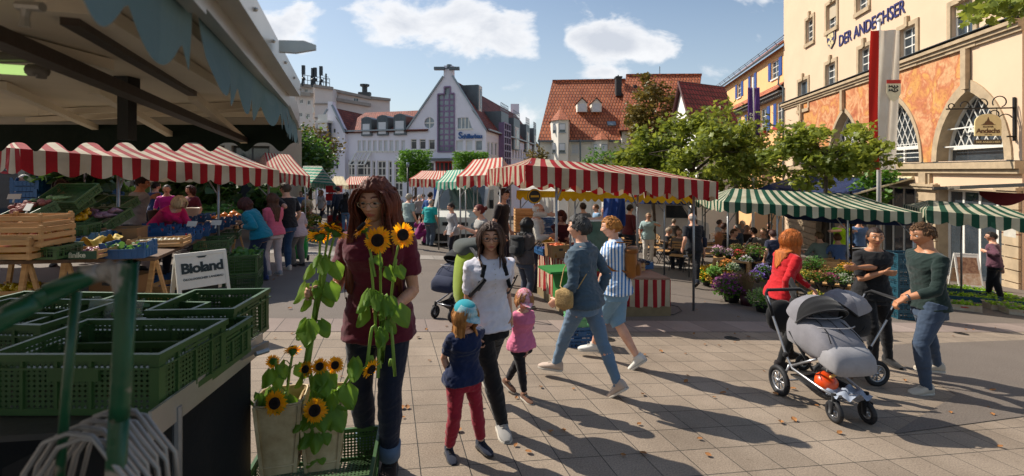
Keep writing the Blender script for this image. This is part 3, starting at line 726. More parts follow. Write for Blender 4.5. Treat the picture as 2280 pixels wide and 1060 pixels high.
def wall(mb,fc,outer,holes=[],depth=.22,mi=0,ri=None,back=0):
    """outer / holes: lists of (t,z)"""
    rct=lambda h: len(h)==4 and h[0][1]==h[1][1] and h[2][1]==h[3][1] and h[0][0]==h[3][0]
    if rct(outer) and holes and all(rct(h) for h in holes):
        (a0,b0),(a1,b1)=outer[0],outer[2]
        T_=sorted(set([a0,a1]+[h[0][0] for h in holes]+[h[1][0] for h in holes])); T_=[q for q in T_ if a0<=q<=a1]
        for p_,q_ in zip(T_,T_[1:]):
            mid=(p_+q_)/2; hs=sorted([(h[0][1],h[2][1]) for h in holes if h[0][0]<mid<h[1][0]]); z=b0
            for u_,v_ in hs+[(b1,b1)]:
                if u_>z: mb.quad(fc.at(p_,z),fc.at(q_,z),fc.at(q_,u_),fc.at(p_,u_),mi=mi)
                z=max(z,v_)
        tri=[]; loops=[[Vector((a,b,0)) for a,b in outer]]+[[Vector((a,b,0)) for a,b in h] for h in holes]; flat=[]
        for l in loops[1:]:
            n=len(l); vs=[fc.at(p.x,p.y) for p in l]+[fc.at(p.x,p.y,-depth) for p in l]
            mb.add(vs,[(i,(i+1)%n,n+(i+1)%n,n+i) for i in range(n)],None,mi if ri is None else ri)
        if back:
            n=4; vs=[fc.at(p.x,p.y) for p in loops[0]]+[fc.at(p.x,p.y,-back) for p in loops[0]]
            mb.add(vs,[(i,(i+1)%n,n+(i+1)%n,n+i) for i in range(n)],None,mi)
        return
    loops=[[Vector((a,b,0)) for a,b in outer]]+[[Vector((a,b,0)) for a,b in h] for h in holes]
    tri=tessellate_polygon(loops); flat=[p for l in loops for p in l]
    vs=[fc.at(p.x,p.y) for p in flat]
    mb.add(vs,[tuple(t) for t in tri],None,mi)
    for l in loops[1:]:
        n=len(l); vs=[fc.at(p.x,p.y) for p in l]+[fc.at(p.x,p.y,-depth) for p in l]
        mb.add(vs,[(i,(i+1)%n,n+(i+1)%n,n+i) for i in range(n)],None,mi if ri is None else ri)
    if back:
        n=len(loops[0]); vs=[fc.at(p.x,p.y) for p in loops[0]]+[fc.at(p.x,p.y,-back) for p in loops[0]]
        mb.add(vs,[(i,(i+1)%n,n+(i+1)%n,n+i) for i in range(n)],None,mi)
def rc(r): t0,z0,t1,z1=r; return [(t0,z0),(t1,z0),(t1,z1),(t0,z1)]
def bar(mb,fc,t0,z0,t1,z1,o0,o1,mi=None):
    c=(fc.at(t0,z0,o0)+fc.at(t1,z1,o1))/2; rt=fc.d; M=Matrix((rt,fc.n,Vector((0,0,1)))).transposed()
    mb.box(c,(abs(t1-t0),abs(o1-o0),abs(z1-z0)),M=M,mi=mi)
GLASS=glassmat('window_glass',(.035,.045,.055)); GLASS2=glassmat('window_glass_light',(.18,.22,.25),.1); BLIND=mat('window_blind','#c9ccd0',rough=.6,var=.06,scale=2,stretch=(1,1,12),bump=.2,bscale=20)
WHITEF=mat('white_frame','#d8d5cd',rough=.5,var=.05)
def window(par,fc,r,cols=2,rows=2,depth=.16,fw=.06,frame=WHITEF,pane=GLASS,arch=None,sill=None,name='window',label=None,bw=None,split=None):
    t0,z0,t1,z1=r; m=MB(); bw=bw or fw*.6; o=-depth
    if arch is None:
        for a in ((t0,z0,t0+fw,z1),(t1-fw,z0,t1,z1)): bar(m,fc,*a,o,o+.07)
        for a in ((t0+fw,z0,t1-fw,z0+fw),(t0+fw,z1-fw,t1-fw,z1)): bar(m,fc,*a,o,o+.068)
    for i in range(1,cols): t=t0+(t1-t0)*i/cols; bar(m,fc,t-bw/2,z0+fw,t+bw/2,(z1-fw) if arch is None else z1,o,o+.05)
    for j in range(1,rows): z=(z0+(z1-z0)*j/rows) if not split or j>1 else z0+(z1-z0)*split; bar(m,fc,t0+fw,z-bw/2,t1-fw,z+bw/2,o,o+.052)
    if sill: bar(m,fc,t0-.08,z0-sill,t1+.08,z0-.004,-.02,.10,)
    w=m.build(name,frame,par)
    if label: w['label']=label
    p=MB(); poly=arch if arch else rc(r); n=len(poly); p.add([fc.at(a,b,o+.02) for a,b in poly],[tuple(range(n))]); p.build('pane',pane,w)
    return w
def roofquad(mb,a,b,c,d,mi=0,th=.12):
    """a-b eave, d-c ridge; uv in metres"""
    a,b,c,d=[Vector(q) for q in (a,b,c,d)]; u=(b-a).normalized(); v=((d-a)-u*(d-a).dot(u)).normalized(); n=u.cross(v); 
    if n.z<0:n=-n
    def uv(p): return ((p-a).dot(u),(p-a).dot(v))
    mb.add([a,b,c,d],[(0,1,2,3)],[[uv(a),uv(b),uv(c),uv(d)]],mi)
    lo=[q-n*th for q in (a,b,c,d)]
    mb.add([a,b,c,d]+lo,[(0,1,5,4),(1,2,6,5),(2,3,7,6),(3,0,4,7),(4,5,6,7)],None,mi)
ZINC=mat('zinc','#5f676c',rough=.45,metal=.5,var=.15,scale=1.5,bump=.1,bscale=6)
ZINCL=mat('zinc_light','#8a9297',rough=.45,metal=.4,var=.15,scale=1.5,bump=.1,bscale=6)
LAV=mat('lavender_plaster','#dcdae4',rough=.85,var=.04,scale=.7,bump=.12,bscale=9)
TBR=rooftile('roof_tiles_brown','#7d3a28','#a04e36',row=.36,colw=.3)
PUR=mat('purple_frame','#7c6486',rough=.45,var=.1)
sb=thing('office_building','lavender gabled office building with a tall purple framed window and blue sign','office building',GY(995,50))
ob=sb.location.copy()
class Sub(MB):
    """world coordinate builder whose mesh is stored relative to the thing"""
    def build(s,name,mats,parent=None,smooth=False,auto=None):
        p=parent; off=Vector()
        while p is not None: off+=p.location; p=p.parent
        s.v=[tuple(Vector(q)-off) for q in s.v]
        return MB0.build(s,name,mats,parent,smooth,auto)
MB0=MB
def world_mode(on):
    global MB
    MB=Sub if on else MB0
world_mode(True)
fF=Fac(1082,50,(1,-.3)); corner=fF.at(0,0); fR=Fac(1082,50,(.2155,1))
GB=-4.5
def T(px,py): return fF.hit(px,py)
rows_=[(914.7,310,927.3,332.4),(934,310,947.6,332.4),(954.7,311,968,333)]; rows2=[(1015.4,312.7,1030.4,335),(1036.7,312.7,1051.8,335),(1058,312.7,1073.7,335)]
tower=fF.rect(975,209,1011.6,338); tow2=fF.rect(989.5,193.5,1003,209.5)
apL=T(907.4,287.3); apR=T(1082.4,288.6)
outer=[(apL[0],GB),(0,GB),(0,apR[1]),T(1008,169.7),T(1008,146),T(1003.5,146),T(1001.5,152),T(996,152),T(994,146),T(988.5,146),T(987.5,171),(apL[0],apL[1])]
rw=fF.hit(955.8,273.6); rr=(T(967,273)[0]-T(944.5,273)[0])/2; rnd_=[(rw[0]+math.cos(a)*rr,rw[1]+math.sin(a)*rr) for a in [2*pi*k/20 for k in range(20)]]
wR=fF.rect(1018.7,261.8,1051,286); wRp=[(wR[0],wR[1]),(wR[2],wR[1]),(T(1043,270)[0],wR[3]),(wR[0],wR[3])]
ent=fF.rect(969,359,1007,432); entL=fF.rect(955,362,966,405)
tw=[(tower[0],tower[1]),(tower[2],tower[1]),(tower[2],tower[3]),(tow2[2],tower[3]),(tow2[2],tow2[3]),(tow2[0],tow2[3]),(tow2[0],tower[3]),(tower[0],tower[3])]
m=MB(); wall(m,fF,outer,[tw,rnd_,wRp,rc(ent),rc(entL)]+[rc(fF.rect(*q)) for q in rows_+rows2],back=.5)
lz=T(772,293)[1]; l0=T(766,293)[0]; nine=[(717,745),(757,785),(800,828),(842,872),(887,917),(931,961),(977,1007),(1023,1053),(1073,1104)]
nine=[fF.rect(600+a/3.656,312.7,600+b/3.656,336.5) for a,b in nine]
gfl=[fF.rect(775,357,790,440),fF.rect(794,357,825,440),fF.rect(828.5,358,836,440),fF.rect(840,358,859.5,440),fF.rect(864,358,873,440),fF.rect(878,358,897,440)]
wall(m,fF,[(l0,GB),(apL[0],GB),(apL[0],lz),(l0,lz)],[rc(q) for q in nine+gfl])
fG=Fac(1082,50,(1,-.3)); fG.A=fG.A+fG.n*.5
lg=[(fG.hit(703,440)[0],GB),(fG.hit(768,440)[0],GB),fG.hit(768,294),fG.hit(740,235),fG.hit(739.5,226),fG.hit(730,226),fG.hit(729.5,244),fG.hit(703,291)]
lgw=[fG.rect(739,315,745,336),fG.rect(736,355,743,376),fG.rect(746.5,355,753,376),fG.rect(741,286,747,296)]
wall(m,fG,lg,[rc(q) for q in lgw],back=.6)
z_e=apR[1]; far=fR.hit(1199,326)[0]
def rwz(a): return a
g1=[fR.rect(880+a/3.656,316+(a-750)*.03,880+b/3.656,345+(a-750)*.03) for a,b in ((750,768),(781,799),(812,830))]
LWIN=[]
tt0,tt1=fR.hit(1125,340)[0],fR.hit(1196,340)[0]; zz0,zz1=g1[0][1],g1[0][3]
n_=13
for i in range(n_):
    a=tt0+(tt1-tt0)*i/n_; LWIN.append((a+.4,zz0,a+(tt1-tt0)/n_-.5,zz1))
tw3=fR.rect(1111,270,1126,372); tw3=(tw3[0],-1.5,tw3[2],z_e+1.2)
wall(m,fR,[(0,GB),(far,GB),(far,z_e),(0,z_e)],[rc(q) for q in g1+LWIN],back=.4)
m.build('wall',LAV,sb)
m=MB(); rp0=fF.pt(1008,167); ridgeY=Vector((fR.d.x,fR.d.y,0))
apx=fF.at((T(997,160)[0]),T(997,158)[1]-.6,-.05); e0=fR.at(-.1,z_e+.05,.25); 
far_r=ridgeY*(far+1)
roofquad(m,fR.at(-.05,z_e-.15,.35),fR.at(far,z_e-.15,.35),apx+far_r+Vector((0,0,0)),apx)
lE=fF.at(apL[0],apL[1]-.15,-.05)-fF.d*.35
roofquad(m,lE,lE+far_r,apx+far_r,apx)
ridl=fF.pt(775,240,-5.5); zr=fF.at(T(775,293)[0],lz,0); zrid=EYE+(380-238)*56/F
a0=fF.at(l0-1,lz-.1,.3); a1=fF.at(apL[0]+2.5,lz-.1,.3); up_=Vector((0,0,zrid-lz))-fF.n*6.0
roofquad(m,a0,a1,a1+up_,a0+up_)
gA=fG.at(fG.hit(739,231)[0]-.2,fG.hit(739,236)[1]-.1,-.02); gR=fG.at(fG.hit(768,294)[0]+.15,fG.hit(768,294)[1]-.1,.02); bk=fR.d*12
roofquad(m,gR,gR+bk,gA+bk,gA)
gL=fG.at(fG.hit(703,291)[0],fG.hit(703,291)[1],-.02); roofquad(m,gL,gL+bk,gA+bk,gA)
rf=m.build('roof',TBR,sb)
m=MB(); 
for px in (981,1014):
    c=fF.pt(px,154,.3); m.box(c,(1.1,.5,.3)); m.beam(c,fF.pt(998,152,.0),.08,.08)
m.lathe([(.0,-.1),(.28,-.1),(.28,.2),(.0,.25)],fF.pt(998.5,147.5,-.2),10)
m.build('roof_lamp',ZINC,rf)
m=MB(); b2=apx+ridgeY*far*1.0; m.box(b2+Vector((0,0,.9)),(1.5,.5,1.8)); m.build('chimney',LAV,rf)
m=MB()
for a,b in ((fF.pt(906,288.5,.06),fF.pt(987.5,170,.06)),(fF.pt(1008,168.5,.06),fF.pt(1083.5,290,.06)),(fG.pt(702,293,.06),fG.pt(729.5,243,.06)),(fG.pt(740,234,.06),fG.pt(768.5,295,.06))): m.beam(a,b,.22,.16)
m.beam(fR.at(0,z_e,.35),fR.at(far,z_e,.35),.16,.16); m.beam(fF.at(l0,lz+.02,.34),fF.at(apL[0]-.2,lz+.02,.34),.16,.16)
m.build('gutter',ZINCL,sb)
for q in rows_: window(sb,fF,fF.rect(*q),1,2,sill=.15,split=.78)
for i,q in enumerate(rows2): window(sb,fF,fF.rect(*q),1,1,sill=.15,pane=BLIND if i<2 else GLASS2)
for i,q in enumerate(nine): window(sb,fF,q,1,1,sill=.15,pane=BLIND)
window(sb,fF,(rw[0]-rr,rw[1]-rr,rw[0]+rr,rw[1]+rr),2,2,arch=rnd_,fw=.02,bw=.12,pane=GLASS2,name='round_window')
window(sb,fF,wR,4,1,arch=wRp,sill=.15,fw=.02,bw=.12,pane=GLASS2)
window(sb,fF,tower,3,10,frame=PUR,fw=.16,bw=.16,pane=GLASS2,arch=tw,name='window_tower'); 
m=MB()
for (a,b),(c,d) in zip(tw,tw[1:]+tw[:1]):
    m.beam(fF.at(a,b,.03),fF.at(c,d,.03),.13,.15)
m.build('window_surround',PUR,sb)
REDF=mat('red_frame','#a3201c',rough=.4)
window(sb,fF,ent,4,3,frame=REDF,fw=.16,bw=.14,name='entrance_door'); window(sb,fF,entL,1,2)
m=MB(); bar(m,fF,ent[0]-.4,ent[3]+.05,ent[2]+.3,ent[3]+.3,.0,1.2); m.build('door_canopy',ZINC,sb)
for i,q in enumerate(gfl): window(sb,fF,q,2 if (q[2]-q[0])>1 else 1,5,fw=.13,bw=.12)
b=gfl[1]; m=MB(); 
for t in (b[0]-.1,b[2]+.1): m.beam(fF.at(t,GB,.8),fF.at(t,b[3]-.5,.8),.14,.14); m.beam(fF.at(t,b[3]-.5,1.3),fF.at(t,b[3]+.8,.1),.12,.12)
for q in range(5): t=b[0]+(b[2]-b[0])*q/4; m.beam(fF.at(t,b[3]-.5,1.3),fF.at(t,b[3]+.8,.1),.07,.07)
m.beam(fF.at(b[0],b[3]-.5,1.3),fF.at(b[2],b[3]-.5,1.3),.1,.1); m.build('glass_bay',WHITEF,sb)
for q in lgw: window(sb,fG,q,1,1,sill=.12)
bb=fG.rect(717.6,275,738,377); m=MB(); bar(m,fG,bb[0],bb[1],bb[2],bb[3],0,.6,0); w_=m.build('bay_window',GLASS,sb)
m=MB()
for i in range(4): t=bb[0]+(bb[2]-bb[0])*i/3; bar(m,fG,t-.07,bb[1],t+.07,bb[3],.605,.70)
for j in range(9): z=bb[1]+(bb[3]-bb[1])*j/8; bar(m,fG,bb[0],z-.07,bb[2],z+.07,.61,.69)
m.build('frame',PUR,w_)
m=MB(); bar(m,fG,bb[0],bb[1]+4.3,bb[2],bb[1]+6.2,.7,.78); bar(m,fG,bb[0]-.3,bb[3],bb[2]+.2,bb[3]+.25,0,.9); m.build('parapet',WHITEF,w_)
for (x0,y0,x1,y1,xs) in ((807,261,829.8,303,840),(842,257,865.9,302,877),(879,254,905.8,301,915)):
    r=fF.rect(x0,y0,x1,y1); m=MB(); dep=3.2; t0,z0,t1,z1=r; rg=[]
    for o in (.25,-dep): rg.append([fF.at(a,z,o) for a,z in [(t0,z0),(t1,z0),(t1,z1-.25),(t1*.8+t0*.2,z1-.05),((t0+t1)/2,z1+.05),(t0*.8+t1*.2,z1-.05),(t0,z1-.25)]])
    m.rings(rg); 
    for i in range(7): t=t0+(t1-t0)*(i+.5)/7; bar(m,fF,t-.03,z1-.75,t+.03,z1-.1,.25,.29)
    dd=m.build('dormer',ZINC,sb); fw=(t0+.22,z0+.18,t1-.22,z1-.78)
    m=MB(); bar(m,fF,*fw[:2],*fw[2:],.26,.29); m.build('blind',BLIND,dd)
for (x0,x1,y0,y1,win) in ((1096,1104,219,252,1),(1110.5,1127,249,300,0),(1139,1153,262,322,1),(1167,1175,266,328,1),(1184.5,1190,273,332,1)):
    ta,tb=fR.hit(x0,300)[0],fR.hit(x1,300)[0]; 
    zb=fR.hit(x0,y1)[1]; zt=fR.hit(x1,y0)[1]
    if win and y0<230: zb=z_e+2.2; zt=z_e+5.2; m=MB(); bar(m,fR,ta,zb,tb,zt,-4.5,-1.6)
    else: zb=z_e-1.5 if win else z_e-.2; zt=z_e+2.6; m=MB(); bar(m,fR,ta,zb,tb,zt,-4.5 if y0<250 else -3,.30)
    dd=m.build('dormer',ZINC,sb)
    if win:
        o=.30 if y0>=230 else -1.6
        m=MB(); bar(m,fR,ta+(tb-ta)*.3,zb+.3,ta+(tb-ta)*.72,zb+2.8,o,o+.05); bar(m,fR,ta+(tb-ta)*.2,zb+.15,ta+(tb-ta)*.82,zb+3,o,o+.03,); f_=m.build('window_frame',WHITEF,dd)
        m=MB(); bar(m,fR,ta+(tb-ta)*.36,zb+.45,ta+(tb-ta)*.66,zb+2.6,o+.05,o+.07); m.build('pane',GLASS,f_)
    m=MB()
    if y0>=230:
        for j in range(3): z=zt+.3+.35*j; m.beam(fR.at(ta,z,.25),fR.at(tb,z,.25),.05,.05)
        for j in range(7): t=ta+(tb-ta)*j/6; m.beam(fR.at(t,zt,.25),fR.at(t,zt+1,.25),.05,.05)
        m.build('railing',ZINCL,dd)
ts0,ts1=fR.hit(1111,330)[0],fR.hit(1126,330)[0]
m=MB(); bar(m,fR,ts0,-2.5,ts1,z_e+1.3,0,.55); w_=m.build('stair_glazing',GLASS,sb)
m=MB()
for i in range(4): t=ts0+(ts1-ts0)*i/3; bar(m,fR,t-.1,-2.5,t+.1,z_e+1.3,.555,.66)
for j in range(13): z=-2.5+(z_e+3.8)*j/12; bar(m,fR,ts0,z-.08,ts1,z+.08,.56,.65); 
bar(m,fR,ts0-.15,-2.5,ts0-.02,z_e+1.3,0,.66); m.build('frame',PUR,w_)
for q in g1+LWIN: window(sb,fR,q,1,1,sill=.15,fw=.1,pane=GLASS2)
BLUES=mat('blue_letters','#1f4f8c',rough=.4)
m=MB(); rt=fF.d
Ms=fF.M(T(1046,301)[0],T(1046,301)[1],.12)
text_on(m,'chillerbau',.66,fF.M(T(1052,304)[0],T(1052,304)[1],.12),.05,bold=.02,spacing=.9); text_on(m,'S',1.0,fF.M(T(1026,302)[0],T(1026,302.5)[1],.12),.05,bold=.02); 
m.build('sign_letters',BLUES,sb)
GW=mat('grey_render','#d5ccc6',rough=.9,var=.06,scale=.5,bump=.1,bscale=8); CORN=mat('concrete_cornice','#9b948c',rough=.85,var=.15,scale=1)
ab=thing('apartment_block','tall pale grey apartment block with roof antennas behind the lavender building','apartment block',GY(740,88))
fA=Fac(697,85,(1,-.35)); 
def fa(px,py): return fA.hit(px,py)
top1=fa(655,190)[1]; 
fB=Fac(701,84,(1,.55)); 
m=MB(); w1=[fA.rect(600+a/3.656,130+b/3.656,600+c/3.656,130+d/3.656) for a,b,c,d in ((283,243,312,280),(242,328,276,370),(302,336,336,382),(234,436,269,480),(295,445,329,487),(228,543,262,585),(288,552,322,598))]
wall(m,fA,[(fa(560,300)[0],-5),(fa(697,300)[0],-5),fa(697,190),fa(560,181)],[rc(q) for q in w1],back=1)
tb0=fB.hit(701,200)[0]; zt=fB.hit(705,193)[1]; zt2=EYE+(380-204)*88/F
t1_,t2_,t3_=fB.hit(741,200)[0],fB.hit(824,215)[0],fB.hit(868,222)[0]
w2=[fB.rect(600+a/3.656,130+b/3.656,600+c/3.656,130+d/3.656) for a,b,c,d in ((520,285,568,333),(680,318,730,364))]
wall(m,fB,[(t1_-.1,-5),(t2_,-5),(t2_,fB.hit(824,219)[1]),(t1_-.1,fB.hit(741,203)[1])],[rc(q) for q in w2],back=8)
fC=Fac(701,82.5,(1,.1)); m2p=[(fC.hit(701,200)[0],-5),(fC.hit(741,200)[0],-5),(fC.hit(741,200)[0],fC.hit(741,198)[1]),(fC.hit(701,200)[0],fC.hit(701,194)[1])]; wall(m,fC,m2p,back=10)
wall(m,fB,[(t2_,-5),(t3_,-5),(t3_,fB.hit(867,226)[1]),(t2_,fB.hit(824,219)[1])],back=8)
m.build('wall',GW,ab)
m=MB()
def strip(fc,x0,y0,x1,y1,h,o): m.beam(fc.pt(x0,y0,o),fc.pt(x1,y1,o),h,h*.8)
strip(fA,560,178.5,698,193,.7,.3); strip(fA,560,198,698,212,.8,.4); strip(fB,741,201.5,826,219.5,.6,.3); strip(fB,741,221,824,235,.7,.4); strip(fC,700,191.5,742,197.5,.6,.2); strip(fC,701,231,741,231.5,.3,.1); strip(fC,701,262,741,262,.3,.1); strip(fB,824,218,868,223,.6,.3)
m.build('cornice',CORN,ab)
for q in w1+w2: window(ab,fC if False else (fA if q in w1 else fB),q,2,1,fw=.18,pane=GLASS)
for y in (239,266,290): window(ab,fA,fA.rect(697,y,701,y+12),1,1,depth=-.1,fw=.2)
ANT=mat('antenna_metal','#3c4043',rough=.5,metal=.5)
for (px,y0,y1,pan) in ((637,203,158,1),(674,188,148,1),(695,190,154,1),(700,190,153,1),(713,192,150,1),(726,194,164,0)):
    t=MB(); Y=84; a=P(px,y0+4,Y); b=P(px,y1,Y); t.beam(a,b,.22,.22)
    if pan: t.box(P(px,y1+9,Y)+Vector((.3,-.4,0)),(.5,.4,1.6)); t.beam(P(px-3,y0,Y),P(px,y0-14,Y),.1,.1); t.beam(P(px+4,y0,Y),P(px,y0-14,Y),.1,.1); t.ball(P(px+2,y0-12,Y),.35,8,5)
    else:
        for j in range(3): t.beam(P(px-6,y1+5+6*j,Y),P(px+6,y1+8+6*j,Y),.07,.07)
    t.build('antenna',ANT,ab)
t=MB(); 
for i in range(9): a=P(678+7*i,188+i,83); t.beam(a,a+Vector((0,0,1.6)),.07,.07)
t.beam(P(678,188,83)+Vector((0,0,1.6)),P(734,196,83)+Vector((0,0,1.6)),.08,.08); t.beam(P(678,188,83)+Vector((0,0,.8)),P(734,196,83)+Vector((0,0,.8)),.08,.08)
t.build('roof_railing',ANT,ab); t=MB(); t.box(P(812,214,90),(2.2,1,1.4)); t.lathe([(.5,0),(.5,1),(.9,1.2),(.9,1.5)],P(812,206,90),8); t.build('roof_plant',ANT,ab)
TOR=rooftile('roof_tiles_orange','#b2603c','#cf7b50',row=.42,colw=.27,bump=1.0,mortar=.05)
CRW=mat('white_render','#dcd6cb',rough=.9,var=.05,scale=.6,bump=.1,bscale=8)
rh=thing('red_roof_house','white house with a broad orange tiled roof, twin dormers and a turret bay','house',GY(1300,42))
f1=Fac(1290,42,(1,-.05))
def h1(px,py): return f1.hit(px,py)
ez=h1(1290,308)[1]
hw=[f1.rect(1272,320,1290,343)]
m=MB(); wall(m,f1,[(h1(1200,308)[0],-5),(h1(1382,308)[0],-5),(h1(1382,308)[0],ez),(h1(1200,308)[0],ez)],[rc(q) for q in hw],back=.3)
f2=Fac(1381,42,(1,-.05)); f2.A=f2.A+f2.n*.8
wall(m,f2,[(0,-5),(f2.hit(1540,300)[0],-5),f2.hit(1540,290),(0,f2.hit(1381,290)[1])],[],back=1)
m.quad(f1.at(h1(1200,308)[0],-5),f1.at(h1(1200,308)[0],-5,-10),f1.at(h1(1200,308)[0],ez,-10),f1.at(h1(1200,308)[0],ez))
m.build('wall',CRW,rh)
m=MB(); dep=5.2; zr=EYE+(380-180)*(42+dep)/F
A0=f1.at(h1(1197,308)[0],ez-.25,.35); A1=f1.at(h1(1383,308)[0],ez-.25,.35); B0=P(1230,181,47.3);B1=P(1394,178,47.1)
roofquad(m,A0,A1,B1,B0)
roofquad(m,B0+Vector((-.5,11,-6)),B1+Vector((0,11,-6)),B1,B0)
C0=f2.at(-.3,f2.hit(1381,291)[1],.35); C1=f2.at(f2.hit(1545,291)[0],f2.hit(1540,289)[1],.35)
roofquad(m,C0,C1,P(1562,167,46),P(1394,168,46.6)); m.beam(P(1230,180.5,47.3),P(1392,177.5,47.1),.25,.2); m.beam(P(1394,167.5,46.6),P(1562,166.5,46),.25,.2)
m.quad(C0,P(1394,168,46.6),P(1394,178,47.3),A1)
rf=m.build('roof',TOR,rh)
def bay(pxl,pxm,pxr,ytop,ybot,apex,pxa,zbase,wins):
    Y0=42; a=f1.at(h1(pxl,300)[0],0); b=P(pxl+ (pxm-pxl)*.0+4,300,41); 
    pl=[P(pxl,300,41.9),P(pxm,300,40.9),P(pxr-3,300,40.9),P(pxr,300,41.9)]
    zt=P(pxm,ytop,40.9).z
    m=MB(); rg=[]
    for z in (zbase,zt): rg.append([Vector((q.x,q.y,z)) for q in pl]+[Vector((pl[3].x,44.5,z)),Vector((pl[0].x,44.5,z))])
    m.rings(rg); by=m.build('bay',CRW,rh)
    m=MB(); ap=P(pxa,apex,43.0); rim=[Vector((q.x+(q.x-ap.x)*.12,q.y-.25 if q.y<42 else q.y,zt-.05)) for q in rg[1]]
    for i in range(6): m.add([rim[i],rim[(i+1)%6],ap],[(0,1,2)],[[(0,0),(2,0),(1,3)]])
    m.build('bay_roof',TOR,by)
    for (x0,y0,x1,y1) in wins:
        m=MB(); Yw=40.88 if x0>pxm-4 else 41.35; c=P((x0+x1)/2,(y0+y1)/2,Yw); w_=(x1-x0)*Yw/F; h_=(y1-y0)*Yw/F
        m.box(c,(w_,.06,h_)); m.box(c+Vector((0,-.04,-h_/2)),(w_*1.15,.1,.08)); f_=m.build('window_frame',ZINCL,by); m=MB(); m.box(c+Vector((0,-.04,h_*.12)),(w_*.84,.04,h_*.62)); m.build('blind',BLIND,f_); m=MB(); m.box(c+Vector((0,-.04,-h_*.33)),(w_*.84,.04,h_*.22)); m.build('pane',GLASS,f_)
bay(1228,1243,1268,266,None,240,1247,-5,[(1245,275,1259,295),(1231,276,1238,296),(1244.5,319,1258.5,341),(1230,318,1237,340)])
bay(1317,1338,1356,310,None,288,1337,-5,[(1340,321,1353,344),(1322,321,1332,344)])
window(rh,f1,hw[0],2,2,fw=.07,pane=BLIND,sill=.1)
for x in (1285.5,1317.5):
    m=MB(); Yd=43.6; a=[P(x,249,Yd),P(x+22,249,Yd),P(x+22,228,Yd),P(x+11,218,Yd),P(x,228,Yd)]; bk=Vector((0,3.6,0)); m.rings([[q for q in a],[q+bk for q in a]]); dm=m.build('dormer',CRW,rh)
    m=MB(); 
    for s0,s1 in ((P(x-2,229,Yd-.1),P(x+11,216,Yd-.1)),(P(x+24,229,Yd-.1),P(x+11,216,Yd-.1))): roofquad(m,s0,s0+bk,s1+bk,s1,th=.08)
    m.build('dormer_roof',TOR,dm); m=MB(); m.box(P(x+11,240,Yd-.02),(.62,.05,.72)); m.build('window',BLIND,dm)
m=MB(); m.box(P(1376.5,194,45.5),(.52,.7,1.75)); m.box(P(1376.5,173,45.5),(.62,.8,.15)); m.beam(P(1376.5,172,45.5),P(1376.5,167,45.5),.1,.1); m.build('chimney',mat('dark_metal','#26282a',rough=.6),rf)
m=MB(); m.box(P(1361,279,43.0),(.75,.5,.5),M=Matrix.Rotation(R(45),3,'X')); m.build('skylight',GLASS2,rf)
for x,y,Y in ((1413,195,45.6),(1395,235,44.6)): m=MB(); m.box(P(x,y,Y-.3),(.34,.5,.4)); m.build('roof_vent',MC['dark_metal'],rf)
m=MB(); m.beam(P(1469,168,46.3),P(1469,148,46.3),.05,.05); m.build('antenna',ANT,rf)
m=MB()
for x in (1200.5,1292,1387): m.beam(P(x,310,41.4),P(x,380,41.4),.13,.13)
m.beam(A0+Vector((0,-.05,0)),A1+Vector((0,-.05,0)),.14,.14); m.build('downpipe',ZINC,rh)
TDR=rooftile('roof_tiles_dark_red','#6e2328','#8f3337',row=.45,colw=.3,bump=1.0,mortar=.06)
gh=thing('gabled_house','narrow white gabled house with dark red roof beside the peach house','house',GY(1540,33))
A=P(1519,181,31); Bq=P(1592,183,32.5); Lf=P(1496,292,34.5); Rf=P(1551,290,27.8); rd=(Bq-A)
rd.z=0
m=MB(); m.add([Vector((Lf.x,Lf.y,-5)),Vector((Rf.x,Rf.y,-5)),Rf,A,Lf],[(0,1,2,3,4)]); m.quad(Vector((Rf.x,Rf.y,-5)),Vector((Rf.x,Rf.y,-5))+rd*1.2,Rf+rd*1.2,Rf); m.build('wall',mat('bright_white_render','#e4e2dd',rough=.85,var=.04),gh)
m=MB(); o_=-rd.normalized()*.35; roofquad(m,Rf+o_,Rf+rd*1.3,A+rd*1.3,A+o_); roofquad(m,Lf+o_,Lf+rd*1.3,A+rd*1.3,A+o_); m.build('roof',TDR,gh)
fgh=Fac(1523,31,(Rf-Lf).xy); m=MB(); bar(m,fgh,*fgh.rect(1514,255,1520,285),0,.06); bar(m,fgh,*fgh.rect(1523,215,1526,232),0,.06); m.build('window',GLASS2,gh)
CREAM=mat('cream_plaster','#cfb397',rough=.9,var=.05,scale=.5,bump=.15,bscale=7); STONE=mat('sandstone','#a89478',rough=.85,var=.2,scale=2.5,bump=.35,bscale=25)
an=thing('restaurant_building','cream restaurant building with pointed arch windows, orange mural band and lettering high on its facade','restaurant',GY(2000,22))
X0=13.7;dY=.187
def mkfac(off=0):
    f=Fac(1740,36.7,(dY,1)); f.A=Vector((X0,0,0)); f.n=Vector((-1,dY,0)).normalized(); f.A=f.A+f.n*off; return f
fN=mkfac(); H=lambda px,py:fN.hit(px,py)
GB2=-5
def zz(a,b): return (1700+a/2.038,b/2.038)
led=2.0; corn=6.42
print('cornice',H(1741.7,237)[1],H(2275,63.8)[1],'ledge',H(1994,365)[1],H(2280,360)[1])
tN=H(2276,200)[0]; tF=H(1745,240)[0]; tN2=10.0
upw=[((1779,155),(1800,217)),((1840,128),(1862,197)),((1914,100),(1939,174)),((2005,58),(2041,145)),((2120,32),(2170,106)),((1796,30),(1812,89)),((1842,0),(1864,61)),((1909,-30),(1934.5,33)),((1990,-90),(2020,10)),((2105,-150),(2145,-35)),((2205,5),(2262,60))]
UP=[]
zs=None
for (a,b) in upw[:10]:
    r=fN.rect(a[0],a[1],b[0],b[1]); UP.append(r)
def fixz(idx,z0,z1):
    for i in idx: UP[i]=(UP[i][0],z0,UP[i][2],z1)
z0r=sum(UP[i][1] for i in range(1,5))/4; z1r=sum(UP[i][3] for i in range(1,5))/4; fixz(range(1,5),z0r,z1r); UP[0]=(UP[0][0],z0r-.6,UP[0][2],z1r-.3)
